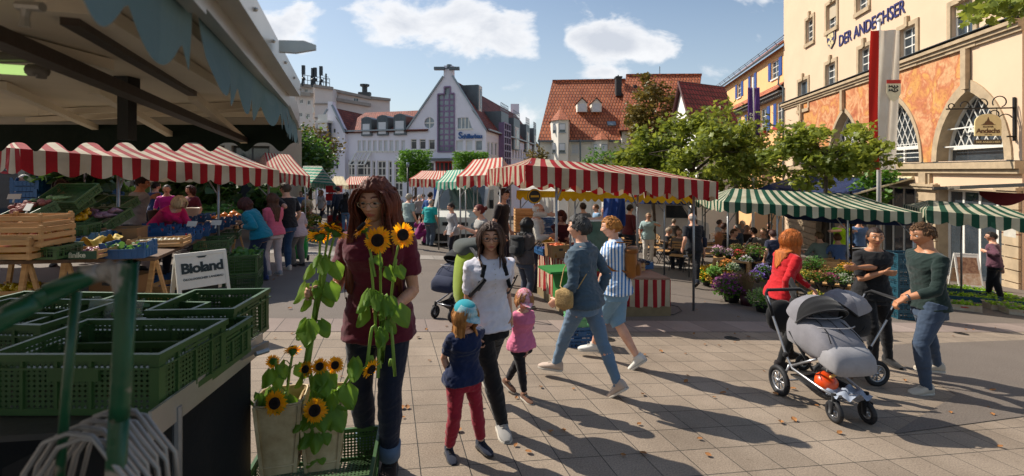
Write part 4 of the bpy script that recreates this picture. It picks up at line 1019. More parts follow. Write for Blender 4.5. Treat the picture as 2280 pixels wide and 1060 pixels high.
z2r=(UP[5][1]+UP[6][1]+UP[7][1])/3; fixz(range(5,10),z2r,z2r+(z1r-z0r)*.95)
print([tuple(round(q,2) for q in r) for r in UP])
def arch(t0,t1,zb,za,n=9):
    w=(t1-t0); pts_=[(t0,zb),(t1,zb)]; h=za-zb; c=(t0+t1)/2
    zs_=za-w*.98 if za-w*.98>zb else zb; hh_=za-zs_
    r=(w/2*w/2+hh_*hh_)/w
    L_=[]
    for i in range(n+1):
        ang=math.asin(min(1,hh_/r))*i/n; L_.append((t1-r+r*math.cos(ang),zs_+r*math.sin(ang)))
    R_=[(t0+t1-a,b) for a,b in L_[:-1]][::-1]
    return pts_+L_+R_
AR=[]
for (xl,xr,ya) in ((1768,1808,262),(1847,1918,250),(1943,2050,228),(2088,2240,200)):
    ta,tb=sorted((H(xl,340)[0],H(xr,340)[0])); 
    AR.append((ta,tb,led+.05,H((xl+xr)/2,ya)[1]))
za_=sum(a[3] for a in AR[:3])/3
AR=[(a,b,z,za_+.0) for a,b,z,_ in AR[:3]]+[(AR[3][0],AR[3][1],AR[3][2],AR[3][3])]
print(AR, 'za',za_)
arches=[arch(*q) for q in AR]
gw=[fN.rect(2087,425,2232,600)]
gl=[];t=H(2046,500)[0]
tt=H(1775,470)[0]; k=0
piers=[(2046,2083)]
OPN=[]
for (xl,xr) in ((2089,2236),(1948,2044),(1875,1935),(1820,1862)):
    ta,tb=sorted((H(xl,400)[0],H(xr,400)[0])); OPN.append((ta,-4.6 if tb>15 else -4.2,tb,H(2100,428)[1] if False else .95))
m=MB()
outer=[(tN,GB2),(tF,GB2),(tF,15),(tN,15)] 
ho=[rc(q) for q in UP if q[0]>tN]+arches+[rc(q) for q in OPN]
wall(m,fN,[(tN,led-.0),(tF,led),(tF,corn),(tN,corn)],arches,depth=.55,ri=1)
wall(m,fN,[(tN,corn),(tF,corn),(tF,15),(tN,15)],[rc(q) for q in UP if q[0]>tN],depth=.3)
wall(m,fN,[(tN,GB2),(tF,GB2),(tF,led),(tN,led)],[rc(q) for q in OPN],depth=.5,ri=1)
m.quad(fN.at(tF,GB2),fN.at(tF,GB2,-10),fN.at(tF,15,-10),fN.at(tF,15))
fN2=mkfac(-.35)
wall(m,fN2,[(tN2,GB2),(tN,GB2),(tN,15),(tN2,15)],[],back=0); m.quad(fN.at(tN,GB2),fN.at(tN,GB2,-.35),fN.at(tN,15,-.35),fN.at(tN,15))
m.build('wall',[CREAM,STONE],an)
m=MB(); 
for i in range(3): bar(m,fN,tN-.1,corn-.08+.13*i-.1,tF,corn+.05+.13*i-.1,.0,.10+.09*i)
bar(m,fN,tN-.1,led-.25,tF,led,0,.28); bar(m,fN,tN-.1,led-.42,tF,led-.25,0,.16); bar(m,fN,tN-.1,led-1.05,H(1990,400)[0],led-.98,.0,.05)
m.build('cornice',STONE,an)
m=MB(); bar(m,fN,tN-.1,corn+.29,tF,corn+.31,.0,.36); bar(m,fN,tN-.1,led+.004,tF,led+.02,0,.3); m.build('flashing',ZINC,an)
for r in UP:
    if r[0]<=tN: continue
    m=MB(); t0,z0,t1,z1=r; w_=.2
    bar(m,fN,t0-w_,z0-.12,t0,z1+w_,.004,.07); bar(m,fN,t1,z0-.12,t1+w_,z1+w_,.004,.07); bar(m,fN,t0,z1,t1,z1+w_,.004,.068); bar(m,fN,t0-w_,z0-.22,t1+w_,z0,.0,.12)
    bar(m,fN,(t0+t1)/2-.1,z1+.02,(t0+t1)/2+.1,z1+.48,.0,.13)
    m.build('window_surround',STONE,an)
ROL=mat('roller_shutter','#b3a48c',rough=.7,var=.05,stretch=(1,1,30),scale=3,bump=.4,bscale=30)
for i,r in enumerate(UP):
    if r[0]<=tN: continue
    w_=window(an,fN,r,2 if i else 1,4 if i else 2,depth=.2,fw=.07,bw=.05)
    if i in (4,6,7,8): mm=MB(); bar(mm,fN,r[0]+.03,r[3]-(r[3]-r[1])*(.28 if i==4 else .55),r[2]-.03,r[3],-.13,-.10); mm.build('roller_blind',ROL,w_)
for i,(q,a) in enumerate(zip(arches,AR)):
    m=MB(); t0,t1,zb,za=a; w=.16 if i<3 else .3; cx=(t0+t1)/2; cz=zb+(za-zb)*.45
    out=q[1:]+q[:1]; pr=[]
    big=arch(t0-w,t1+w,zb,za+w*1.5,9); out2=big[1:]+big[:1]
    n=len(out)
    for j in range(n-1):
        p0,p1=out[j],out[j+1]; b0,b1=out2[j],out2[j+1]
        if abs(p0[1]-p1[1])<1e-6 and abs(p0[1]-zb)<1e-6: continue
        m.quad(fN.at(*p0,.06),fN.at(*b0,.06),fN.at(*b1,.06),fN.at(*p1,.06)); m.quad(fN.at(*b0,.06),fN.at(*b0,0),fN.at(*b1,0),fN.at(*b1,.06)); m.quad(fN.at(*p0,.06),fN.at(*p0,0),fN.at(*p1,0),fN.at(*p1,.06))
    bar(m,fN,cx-.13,za+.05,cx+.13,corn-.2,.05,.2)
    m.build('arch_rim',STONE,an)
    sp_=za-(t1-t0)*.62
    wn=window(an,fN,(t0,zb,t1,za),1,1,depth=.5,fw=.09,arch=q,pane=GLASS if i!=3 else GLASS)
    m=MB(); o=-.46
    fwd=.10
    bar(m,fN,t0,sp_-.08,t1,sp_+.08,o,o+.08)
    for j in range(n-1):
        p0,p1=out[j],out[j+1]; m.beam(fN.at(*p0,o+.04),fN.at(*p1,o+.04),.09,.14)
    for s_ in (-1,1):
        for k_ in range(-3,4):
            b0=Vector((cx+k_*.42,sp_)); L_=0; dirv=Vector((s_*.5,.86)); pts2=[]
            for st in range(14):
                p=b0+dirv*(st*.2)
                hw_=0
                zz_=p.y; 
                w=(t1-t0); zs_=za-w*.98 if za-w*.98>zb else zb; hh_=za-zs_; r_=(w/2*w/2+hh_*hh_)/w
                xm=math.sqrt(max(0,r_*r_-(zz_-zs_)**2))-(r_-w/2) if zz_>zs_ else w/2
                if zz_<za and abs(p.x-cx)<xm: pts2.append(p)
            if len(pts2)>1: m.beam(fN.at(pts2[0].x,pts2[0].y,o+.03),fN.at(pts2[-1].x,pts2[-1].y,o+.03),.028,.03)
    if i<3: bar(m,fN,cx-.05,zb,cx+.05,sp_,o,o+.07)
    else:
        for z in (zb+.55,zb+1.25): bar(m,fN,t0+.1,z,t1-.1,z+.05,-.2,-.16)
    m.build('window_frame',WHITEF,wn)
    if i in(1,2):
        m=MB()
        for j in range(4): bar(m,fN,t0+.05,zb+.2+.2*j,t1-.05,zb+.23+.2*j,-.1,-.06)
        m.build('railing',WHITEF,wn)
def muralmat():
    m=mat('mural','#c98a4a',rough=.85); nt=m.node_tree; N=nt.nodes; L=nt.links; b=N['Principled BSDF']
    tc=N.new('ShaderNodeTexCoord'); n1=N.new('ShaderNodeTexNoise'); n1.inputs['Scale'].default_value=.8; n1.inputs['Detail'].default_value=4; n1.inputs['Distortion'].default_value=.5; L.new(tc.outputs['Object'],n1.inputs['Vector'])
    r=N.new('ShaderNodeValToRGB'); el=r.color_ramp.elements; el[0].position=.25; el[0].color=(*srgb('#a4593a'),1); el[1].position=.75; el[1].color=(*srgb('#cfa066'),1)
    for p_,c in ((.38,'#bd7a50'),(.45,'#cf9f72'),(.5,'#b8704a'),(.58,'#cc9650'),(.66,'#c58f6c')): e=el.new(p_); e.color=(*srgb(c),1)
    L.new(n1.outputs['Fac'],r.inputs[0]); n2=N.new('ShaderNodeTexNoise'); n2.inputs['Scale'].default_value=3; n2.inputs['Detail'].default_value=6; n2.inputs['Distortion'].default_value=2.5; L.new(tc.outputs['Object'],n2.inputs['Vector'])
    r2=N.new('ShaderNodeValToRGB'); r2.color_ramp.elements[0].position=.35; r2.color_ramp.elements[0].color=(.7,.6,.55,1); r2.color_ramp.elements[1].position=.6; r2.color_ramp.elements[1].color=(1,1,1,1); L.new(n2.outputs['Fac'],r2.inputs[0])
    x=N.new('ShaderNodeMix'); x.data_type='RGBA'; x.blend_type='MULTIPLY'; x.inputs[0].default_value=.8; L.new(r.outputs[0],x.inputs[6]); L.new(r2.outputs[0],x.inputs[7]); L.new(x.outputs[2],b.inputs['Base Color']); return m
m=MB(); tm0=(AR[3][0]+AR[3][1])/2+.14; tm1=H(1790,270)[0]
def zc(t):
    z=led+.03
    for (a,b_,zb,za) in AR:
        w=b_-a; 
        if a-.2<t<b_+.2:
            big=arch(a-(.16 if za<za_+.2 else .3),b_+(.16 if za<za_+.2 else .3),zb,za+(.24 if za<za_+.2 else .45),12)[2:]
            u=sorted(big); ts_=[q[0] for q in u]; z=max(z,float(np.interp(t,ts_,[q[1] for q in u])))
    return z
n=160
mur0=AR[3][1]+.3
T_=[tm0+(tm1-tm0)*i/n for i in range(n+1)]
for a,b_ in zip(T_,T_[1:]):
    za1,zb1=zc(a),zc(b_)
    if za1<corn-.3: m.quad(fN.at(a,za1,.012),fN.at(b_,zb1,.012),fN.at(b_,corn-.2,.012),fN.at(a,corn-.2,.012))
m.build('mural',muralmat(),an)
BLUD=mat('dark_blue_letters','#26265e',rough=.5)
m=MB()
tt=H(1942,58); z=(H(1890,78)[1]+H(1995,30)[1])/2; 
t_e0,t_e1=H(1869,80)[0],H(2016,22)[0]; L_=abs(t_e0-t_e1)
SERIF=None
vs,fs=text_mb('DER ANDECHSER',.6,.02,bold=.004); wid=max(v[0] for v in vs)-min(v[0] for v in vs); sc_=L_/wid
Mx=fN.M((t_e0+t_e1)/2,z,.03); h_=sc_*.6
print('text size',h_,'L',L_)
m.add([Mx@Vector((v[0]*sc_,v[1]*sc_*1.15,v[2])) for v in vs],fs); m.build('facade_lettering',BLUD,an)
m=MB(); r=fN.rect(1843,68,1862,107); cx,cz=(r[0]+r[2])/2,(r[1]+r[3])/2; w_,h_=(r[2]-r[0])/2,(r[3]-r[1])/2
sh=[(-1,1),(0,1.1),(1,1),(1,-.1),(.75,-.6),(0,-1.1),(-.75,-.6),(-1,-.1)]
m.prism([(a*w_,b*h_) for a,b in sh],.05,fN.M(cx,cz,.0)); cr=m.build('crest',BLUD,an)
m=MB()
for (x,y,s_) in ((-.4,.45,.3),(.35,.4,.34),(0,.05,.25),(-.35,-.3,.3),(.3,-.4,.3),(0,-.7,.2),(.0,.6,.2)): m.prism([(math.cos(a)*s_*w_*(1+.35*math.cos(3*a+x*9))+x*w_,math.sin(a)*s_*h_*.8*(1+.3*math.sin(4*a))+y*h_) for a in [2*pi*q/12 for q in range(12)]],.02,fN.M(cx,cz,.052))
for s_ in (1,):
    for (a,b),(c,d) in zip(sh,sh[1:]+sh[:1]): m.beam(fN.M(cx,cz,.06)@Vector((a*w_*.9,b*h_*.9,0)),fN.M(cx,cz,.06)@Vector((c*w_*.9,d*h_*.9,0)),.04,.02)
m.build('emblem',mat('pale_gold','#c9b88a',rough=.5),cr)
edges=sorted([q[0] for q in OPN]+[q[2] for q in OPN])
prs=[(OPN[0][2],OPN[1][0]),(OPN[1][2],OPN[2][0]),(OPN[2][2],OPN[3][0]),(tN,OPN[0][0]),(OPN[3][2],tF-1)]
for a,b_ in prs:
    m=MB(); z=-4.4; 
    while z<.9: 
        bar(m,fN,a+.02,z,b_-.02,z+.36,.0,.09); z+=.40
    bar(m,fN,a-.06,.9,b_+.06,1.02,0,.2); bar(m,fN,a-.1,1.02,b_+.1,1.12,0,.26)
    m.build('rusticated_pier',STONE,an)
for i,q in enumerate(OPN):
    w_=window(an,fN,(q[0],q[1],q[2],q[3]),4 if i<2 else 3,2,depth=.42,fw=.1,bw=.10,split=.80,name='glazed_door')
for i,(px,c) in enumerate(((2036,1),)):
    pass
for q in (H(2064,380)[0],H(1940,380)[0],H(1862,380)[0]): m=MB(); bar(m,fN,q-.35,led-1.0,q+.35,led-.42,.0,.12); bar(m,fN,q-.22,led-1.1,q+.22,led-.42,.12,.2); m.build('console',STONE,an)
m=MB(); m.tube([fN.at(tF+.1,8.8,.3),fN.at(tF+.1,8.2,.35),fN.at(tF-.2,7.9,.1),fN.at(tF-.2,-4,.1)],.07,8); m.build('downpipe',ZINC,an)
m=MB(); a=AR[3]; 
GLW=mat('white_letters','#d9d6cc',rough=.5)
Mw=fN.M(H(2168,285)[0],H(2168,286)[1],-.42); text_on(m,'Andechs',.62,Mw,.004,bold=.012,spacing=.9); text_on(m,'KLOSTER',.17,fN.M(H(2168,273)[0],H(2168,271)[1],-.42),.004,bold=.004); text_on(m,'SEIT 1455',.12,fN.M(H(2168,293)[0],H(2168,297)[1],-.42),.004); m.build('window_lettering',GLW,an)
hs=thing('hanging_sign','cream hanging restaurant sign on a scrolled black iron bracket at the big arch window','sign',fN.at(H(2262,300)[0],3.3,.0))
IRON=mat('black_iron','#141414',rough=.5,metal=.3)
pb=fN.pt(2262,300,.0); tb=H(2262,300)[0]
zt_=EYE+(380-240)*pb.y/F; m=MB()
ou=fN.n
def bp(u,z): q=fN.at(tb,z,u); return q
m.beam(bp(.05,zt_-1.1),bp(.05,zt_+.35),.05,.07); m.beam(bp(.0,zt_),bp(2.0,zt_),.045,.045); m.beam(bp(.0,zt_-.95),bp(.25,zt_-.95),.05,.05)
for c,r_,a0,a1 in (((.45,zt_+.2),.22,-30,250),((.95,zt_+.16),.18,-20,230),((1.45,zt_+.12),.14,-20,220),((.28,zt_-.42),.26,-60,150),((.6,zt_-.2),.14,0,300),((1.85,zt_+.1),.1,-90,200)):
    m.tube([bp(c[0]+r_*(1-.25*i/14)*math.cos(R(a0+(a1-a0)*i/14)),c[1]+r_*(1-.25*i/14)*math.sin(R(a0+(a1-a0)*i/14))) for i in range(15)],.018,6)
m.build('bracket',IRON,hs)
ucen=.80; Ms=Matrix((ou,Vector((0,0,1)),ou.cross(Vector((0,0,1))))).transposed().to_4x4()
rx=-ou; zn=rx.cross(Vector((0,0,1))); 
rx=-ou if zn.y<0 else ou; zn=rx.cross(Vector((0,0,1)))
Ms=Matrix((rx,Vector((0,0,1)),zn)).transposed().to_4x4(); Ms.translation=bp(ucen,zt_-.56); Ms=Ms@Matrix.Scale(.86,4)
poly=[(-.44,-.42),(.44,-.42),(.44,.12)]+[(.44*math.cos(a),.12+.32*math.sin(a)) for a in [pi*q/10 for q in range(1,10)]]+[(-.44,.12)]
m=MB(); m.prism(poly,.05,Ms@Matrix.Translation((0,0,-.025))); bd=m.build('sign_board',mat('sign_cream','#d8c690',rough=.5,var=.05),hs)
m=MB(); text_on(m,'Andechs',.25,Ms@Matrix.Translation((0,-.23,.03)),.004,bold=.008,spacing=.9); text_on(m,'KLOSTER',.085,Ms@Matrix.Translation((0,-.07,.03)),.004,bold=.003); text_on(m,'SEIT 1455',.06,Ms@Matrix.Translation((0,-.37,.03)),.004)
m.prism([(-.2,0),(-.12,.06),(-.08,.14),(-.05,.14),(-.02,.24),(0,.3),(.02,.24),(.05,.14),(.12,.1),(.2,0)],.006,Ms@Matrix.Translation((0,.02,.028))); m.prism([(-.26,-.02),(.26,-.02),(.22,0),(-.22,0)],.006,Ms@Matrix.Translation((0,.02,.028))); m.build('sign_emblem',mat('brown_paint','#5a3a1c',rough=.5),bd)
m=MB(); m.box(Ms@Vector((0,-.66,0)),(1,1,1),M=Ms.to_3x3().to_4x4()@Matrix.Diagonal((.92,.2,.04,1))); pl=m.build('name_plate',mat('plate_dark','#3c3226',rough=.5),hs)
m=MB(); text_on(m,'DER ANDECHSER',.105,Ms@Matrix.Translation((0,-.66,.024)),.003,bold=.002); m.build('plate_lettering',mat('sign_cream','#d8c690'),pl)
m=MB(); 
for s_ in (-.3,.3): m.beam(Ms@Vector((s_,.34,0)),Ms@Vector((s_,.64,0)),.015,.015); m.beam(Ms@Vector((s_,-.42,0)),Ms@Vector((s_,-.56,0)),.015,.015)
m.build('hanger',IRON,hs)
PEA=mat('peach_plaster','#e3b07a',rough=.9,var=.05,scale=.6,bump=.1,bscale=8); BSH=mat('blue_shutter','#1d3f86',rough=.5,var=.08,stretch=(1,1,30),scale=2,bump=.5,bscale=20)
ph=thing('peach_house','peach coloured house with blue shutters and solar panels on its tiled roof','house',GY(1700,44))
fP=mkfac(-.2); t0,t1=tF+.02,tF+24.0
eavz=fP.hit(1765,92)[1]; e2=fP.hit(1600,198)[1]; print('peach eave',eavz,e2, t0,t1)
eavz=(eavz+e2)/2
t1=fP.hit(1598,200)[0]; print(t1)
U2=[]
def pr_(x0,y0,x1,y1): return fP.rect(x0,y0,x1,y1)
up=[pr_(1718,148,1735,187),pr_(1672,170,1680,194),pr_(1642,182,1651,218),pr_(1606,198,1615,232)]
zA=sum(q[1] for q in up)/4; zB=sum(q[3] for q in up)/4; up=[(q[0],zA,q[2],zB) for q in up]
lo=[pr_(1730,232,1744,280),pr_(1694,240,1709,293),pr_(1664,252,1672,305),pr_(1636,262,1646,310)]
zC=sum(q[1] for q in lo)/4; zD=sum(q[3] for q in lo)/4; lo=[(q[0],zC,q[2],zD) for q in lo]
m=MB(); wall(m,fP,[(t0,-5),(t1,-5),(t1,eavz),(t0,eavz)],[rc(q) for q in up+lo]); m.quad(fP.at(t1,-5),fP.at(t1,-5,-9),fP.at(t1,eavz,-9),fP.at(t1,eavz)); m.build('wall',PEA,ph)
for q in up+lo:
    w_=window(ph,fP,q,2,3,depth=.15,fw=.08,sill=.12)
sw_=.62
for q in up+lo:
    for a in (q[0]-sw_-.05,q[2]+.05):
        if a<t0: continue
        mm=MB(); bar(mm,fP,a,q[1],a+sw_,q[3],.0,.06); mm.build('shutter',BSH,ph)
m=MB(); ea=eavz; a0=fP.at(t0-.1,ea-.1,.55); a1=fP.at(t1+.3,ea-.1,.55); up_=Vector((0,0,4.2))-fP.n*5.5
roofquad(m,a0,a1,a1+up_-Vector(fP.d)*2,a0+up_)
zm=(zA+zD)/2+.1; b0=fP.at(t0,zm-.35,.75); b1=fP.at(t1,zm-.35,.75); roofquad(m,b0,b1,fP.at(t1,zm+.35,.0),fP.at(t0,zm+.35,.0),th=.05)
rf=m.build('roof',TOR,ph)
m=MB(); bar(m,fP,t0,zm-.55,t1,zm-.40,0,.6); bar(m,fP,t0,zm-.8,t1,zm-.55,0,.3)
for i in range(60): t=t0+(t1-t0)*i/60; bar(m,fP,t,zm-.78,t+.12,zm-.62,.3,.42)
m.build('cornice',mat('grey_paint','#7d7b78',rough=.7),ph)
m=MB(); n_=(a1-a0).cross(up_).normalized(); n_=n_ if n_.z>0 else -n_
for i in range(4):
    for j in range(2):
        p=a0+(a1-a0)*(.04+.125*i)+up_*(.2+.36*j)+n_*.15; q=p+(a1-a0)*.115; m.quad(p,q,q+up_*.33,p+up_*.33)
m.build('solar_panel',mat('solar','#1c2430',rough=.15,metal=.3,bump=0),rf)
m=MB()
for k in range(2): m.beam(a0+up_*.1+n_*(.2+.15*k),a1+up_*.1+n_*(.2+.15*k),.04,.04)
for i in range(12): p=a0+(a1-a0)*(i/11)+up_*.1; m.beam(p,p+n_*.4,.035,.035)
m.tube([a0+Vector((0,0,-.05)),a1+Vector((0,0,-.05))],.09,6); m.build('gutter',ZINC,rf)
REDP=mat('red_geranium','#a02018',rough=.7,var=.5,scale=20)
for q in lo[:3]:
    mm=MB(); bar(mm,fP,q[0]-.05,q[1]-.12,q[2]+.05,q[1]+.12,.12,.34); mm.build('flower_box',REDP,ph)
tbk=thing('shop_building','pale shop building with dark shopfront glazing behind the left stalls','shop',GY(300,17))
fS=Fac(-60,15.5,(1,.30)); 
m=MB(); H2=lambda px,py:fS.hit(px,py)
sp=[(H2(x,400)[0]) for x in (-60,60,235,410,560,640)]
ta,tb=H2(-300,400)[0],H2(625,400)[0]
opn=[(H2(a,400)[0],-.5,H2(b,400)[0],2.6) for a,b in ((-150,40),(55,115),(125,235),(290,380),(395,500),(515,600))]
wall(m,fS,[(ta,-4),(tb,-4),(tb,3.6),(ta,3.6)],[rc(q) for q in opn],depth=.4,back=6); q=fS.at(H2(420,400)[0],0,-6.5)
m.build('wall',mat('shop_wall','#8d8578',rough=.8,var=.1),tbk)
for q in opn: window(tbk,fS,q,2,2,depth=.35,fw=.08,frame=mat('dark_frame','#2c2d2e',rough=.5),split=.75,name='shop_window')
m=MB(); 
for x in (272,): 
    q=fS.pt(x,400,1.4); m.box((q.x,q.y,0),(.55,.55,6.5))
m.build('column',mat('column_cream','#c8bb9a',rough=.8,var=.08),tbk)
m=MB(); REDL=mat('red_letters','#b0202a',rough=.5); text_on(m,'Göppingen',.62,fS.M(H2(92,374)[0],H2(92,374)[1],-.3),.01,bold=.01); m.build('window_lettering',REDL,tbk)
m=MB(); text_on(m,'Ihr',.6,fS.M(H2(25,366)[0],H2(25,366)[1],-.3),.01,bold=.01); m.build('window_lettering',GLW,tbk)
world_mode(False)
def TP(px,py,h,Y=None):
    y=(EYE-h)/((py-380)/F-SY-TX*(px-1140)/F); return Vector(((px-1140)*y/F,y,EYE+(380-py)*y/F))
rg_=np.random.default_rng(5)
LEAFT={'oval':[(0,0),(.28,.3),(.3,.62),(0,1),(-.3,.62),(-.28,.3)],'plane':[(0,0),(.5,.12),(.32,.4),(.55,.72),(.2,.68),(0,1),(-.2,.68),(-.55,.72),(-.32,.4),(-.5,.12)],'heart':[(0,0),(.3,-.12),(.5,.2),(.4,.55),(0,1),(-.4,.55),(-.5,.2),(-.3,-.12)],'blade':[(-.06,0),(.06,0),(.04,.6),(0,1),(-.04,.6)]}
def leaves(mb,pts,size,kind='oval',up=.5,droop=0,mi=0,jit=.35):
    """a leaf polygon at every point, random orientation"""
    T=LEAFT[kind]; n=len(T); pts=np.asarray(pts,dtype=float)
    for p in pts:
        a=random.uniform(0,2*pi); t=random.gauss(0,.5)
        d=Vector((math.cos(a),math.sin(a),random.uniform(-.6,.6)-droop)).normalized()
        nn=Vector((random.gauss(0,1),random.gauss(0,1),random.gauss(0,1)+up*2)); nn=(nn-d*nn.dot(d)).normalized(); x=d.cross(nn)
        s=size*random.uniform(1-jit,1+jit); P0=Vector(p); o=len(mb.v)
        for u,v in T: mb.v.append(tuple(P0+x*(u*s)+d*(v*s)+nn*(-(v-.5)**2*.25*s)))
        mb.f.append(tuple(range(o,o+n))); mb.uv.append(None); mb.mi.append(mi)
def tree(name,label,cat,base,cz,rx,ry,rz,n,size,kind,lm,trunk=.1,th=None,group=None,nb=14,clump=.22,shell=.35,box=False,bark=None):
    """base: ground point; crown centre cz above it"""
    t=thing(name,label,cat,base,0,group); bk=bark or mat('bark','#4a3f33',rough=.9,var=.35,scale=8,bump=.6,bscale=30)
    m=MB(); tips=[]
    top=Vector((random.uniform(-.1,.1),0,cz-rz*.55)); m.tube([Vector((0,0,-.3)),Vector((.02,0,(cz-rz)*.5)),top,top+Vector((.05,.03,rz*.8))],[trunk*1.25,trunk,trunk*.8,trunk*.3],8)
    for i in range(nb):
        a=2*pi*i/nb+random.uniform(-.3,.3); e=random.uniform(-.5,.9); q=Vector((math.cos(a)*rx*.8*math.cos(e*1.2),math.sin(a)*ry*.8*math.cos(e*1.2),cz+rz*.75*e)); s=top+Vector((0,0,random.uniform(-.1,.6)*rz)); mid=s.lerp(q,.5)+Vector((0,0,rz*.12)); m.tube([s,mid,q],[trunk*.42,trunk*.25,trunk*.08],5); tips.append(q); tips.append(mid)
    m.build('trunk',bk,t,True)
    C=[]; k=max(24,int(n/55))
    while len(C)<k:
        v=rg_.uniform(-1,1,3)
        if box: 
            pass
        else:
            r_=np.linalg.norm(v)
            if r_>1 or r_<shell*rg_.uniform(0,1.6): continue
            a=noise.noise(Vector(v*1.7)+Vector(base)); 
            if a<-.06: continue
            v=v*(1+.45*a)
        C.append(v*np.array((rx,ry,rz)))
    C=np.array(C); P_=[]
    for i in range(n):
        c=C[rg_.integers(len(C))]; g=rg_.normal(0,clump,3)*np.array((min(rx,1.8),min(ry,1.8),min(rz,1.6)))
        if box: q=np.clip(c+g,-np.array((rx,ry,rz)),np.array((rx,ry,rz)))+rg_.normal(0,size*.35,3)
        else: q=c+g
        P_.append(q+np.array((0,0,cz)))
    m=MB(); leaves(m,P_,size,kind); m.build('crown',lm,t); return t
LPL=leafmat('plane_leaves','#3c4f14',col2='#929c3a',trans=.42); LDK=leafmat('chestnut_leaves','#4d4d1e',col2='#7c6a2c',trans=.3); LGR=leafmat('green_leaves','#3f6a1c',col2='#5f8a2a',trans=.35); LDG=leafmat('dark_leaves','#233d16',col2='#3c5a20',trans=.25)
b=GY(1545,17); tree('plane_tree','broad bright green plane tree, larger and left of the two behind the striped stalls','tree',b,P(1560,338,17).z-b.z,2.15,1.8,1.25,7000,.15,'plane',LPL,.11,clump=.105)
b=GY(1455,18.5); tree('plane_tree','low pale green plane tree left of the broad one, under the orange roof','tree',b,P(1455,370,18.5).z-b.z,1.25,1.3,.75,3200,.19,'plane',LPL,.08,clump=.18)
b=GY(1832,13.2); tree('plane_tree','bright green plane tree with thin trunk behind the green striped canopy','tree',b,P(1822,350,13.2).z-b.z,1.35,1.2,.85,4300,.13,'plane',LPL,.06,clump=.105)
b=GY(1640,24); tree('plane_tree','tall leafy plane tree shoot in front of the peach house','tree',b,P(1650,330,24).z-b.z,1.6,1.4,2.2,3000,.22,'plane',LPL,.1)
b=GY(1460,38); tree('chestnut_tree','brownish green chestnut tree in front of the orange roof','tree',b,P(1458,275,38).z-b.z,2.2,2.0,3.3,6500,.27,'oval',LDK,.2,clump=.14)
b=GY(628,33); tree('street_tree','dark green tree beside the end of the trailer canopy','tree',b,P(640,365,33).z-b.z,2.6,2.0,2.3,5000,.26,'oval',LDG,.2)
b=GY(690,34); tree('street_tree','bright green upright tree left of the lavender building','tree',b,P(690,362,34).z-b.z,1.25,1.2,1.7,4200,.2,'oval',LGR,.15,box=False)
b=GY(690,40); tree('street_tree','brownish tree rising behind the bright green one','tree',b,P(690,330,40).z-b.z,2.0,1.5,1.6,2600,.26,'oval',LDK,.15)
for px,w_,y0,y1,Y,l in ((925,.64*2,337,402,42,'left'),(1047,.70*2,342,398,42,'right')):
    b=GY(px,Y); tree('clipped_tree','box clipped green tree %s the red door of the lavender building'%('left of' if l=='left' else 'right of'),'tree',b,P(px,(y0+y1)/2,Y).z-b.z,w_,1.0,(y1-y0)/2*Y/F,5200,.19,'oval',LGR,.12,group='box clipped trees',box=True,clump=.2)
for px,y,Y,rx,l,mm in ((1190,357,40,1.0,'brownish bush below the right wing of the lavender building',LDK),(1345,356,38,1.4,'green bush in front of the white wall under the orange roof',LGR),(1950,420,22,.6,'small green shrub at the foot of the arches',LGR)):
    b=GY(px,Y); tree('bush',l,'bush',b,max(.9,P(px,y,Y).z-b.z),rx,.8,.9,900,.2,'oval',mm,.04,nb=6)
t=thing('overhanging_tree','leafy branch reaching in over the top of the cream restaurant','tree',GY(2420,8.0)); m=MB(); bz=t.location
tp=P(2400,-20,8)-bz; m.tube([Vector((0,0,-.3)),Vector((.1,0,2)),tp],[.16,.13,.10],8)
for e in ((2165,35),(2200,10),(2250,-10),(2235,30)): m.tube([tp,P((2400+e[0])/2,-30,7.8)-bz,P(e[0],e[1],7.6)-bz],[.05,.03,.008],5)
m.build('trunk',MC['bark'],t,True); PL=[]
for i in range(330):
    px=random.uniform(2150,2330); py=random.gauss(12,14)+ (8 if px>2200 else 16)-(px-2150)*.10; q=P(px,min(py,50),7.4+random.uniform(-.6,.6))-bz; PL.append(q)
m=MB(); leaves(m,PL,.13,'plane',up=.2,droop=.3); m.build('crown',LPL,t)
RW=stripes('red_white_cloth','#a61a20','#cdbfa6',period=.245,trans=.28,dirt=.19); RWp=stripes('faded_red_cloth','#c0483e','#d9cfbc',period=.2,trans=.25,dirt=.08)
GW_=stripes('green_white_cloth','#1f5540','#cdc8ae',period=.26,trans=.25,dirt=.19); TEAL=stripes('teal_cloth','#2f9d84','#d5d8c6',period=.2,trans=.25); YEL=stripes('yellow_cloth','#e0a812','#e0a812',period=1,trans=.35)
CRM=stripes('cream_cloth','#d5c8ac','#c9bb9c',period=.8,trans=.25); NAVY=stripes('navy_cloth','#18284e','#1b2c55',period=1,trans=.12); WHC=stripes('white_cloth','#d6d3ca','#d6d3ca',period=1,trans=.3); SHDV=stripes('shaded_valance_cloth','#10221b','#10221b',period=1,trans=.02); BLG=stripes('blue_green_cloth','#5f7c84','#668389',period=1,trans=.18)  # back valance cloth has the shade of its inner side put into the colour
STEEL=mat('galvanised_steel','#8d8f90',rough=.4,metal=.7,var=.15,bump=.1)
DKST=mat('dark_steel','#2a2a2a',rough=.5,metal=.5)
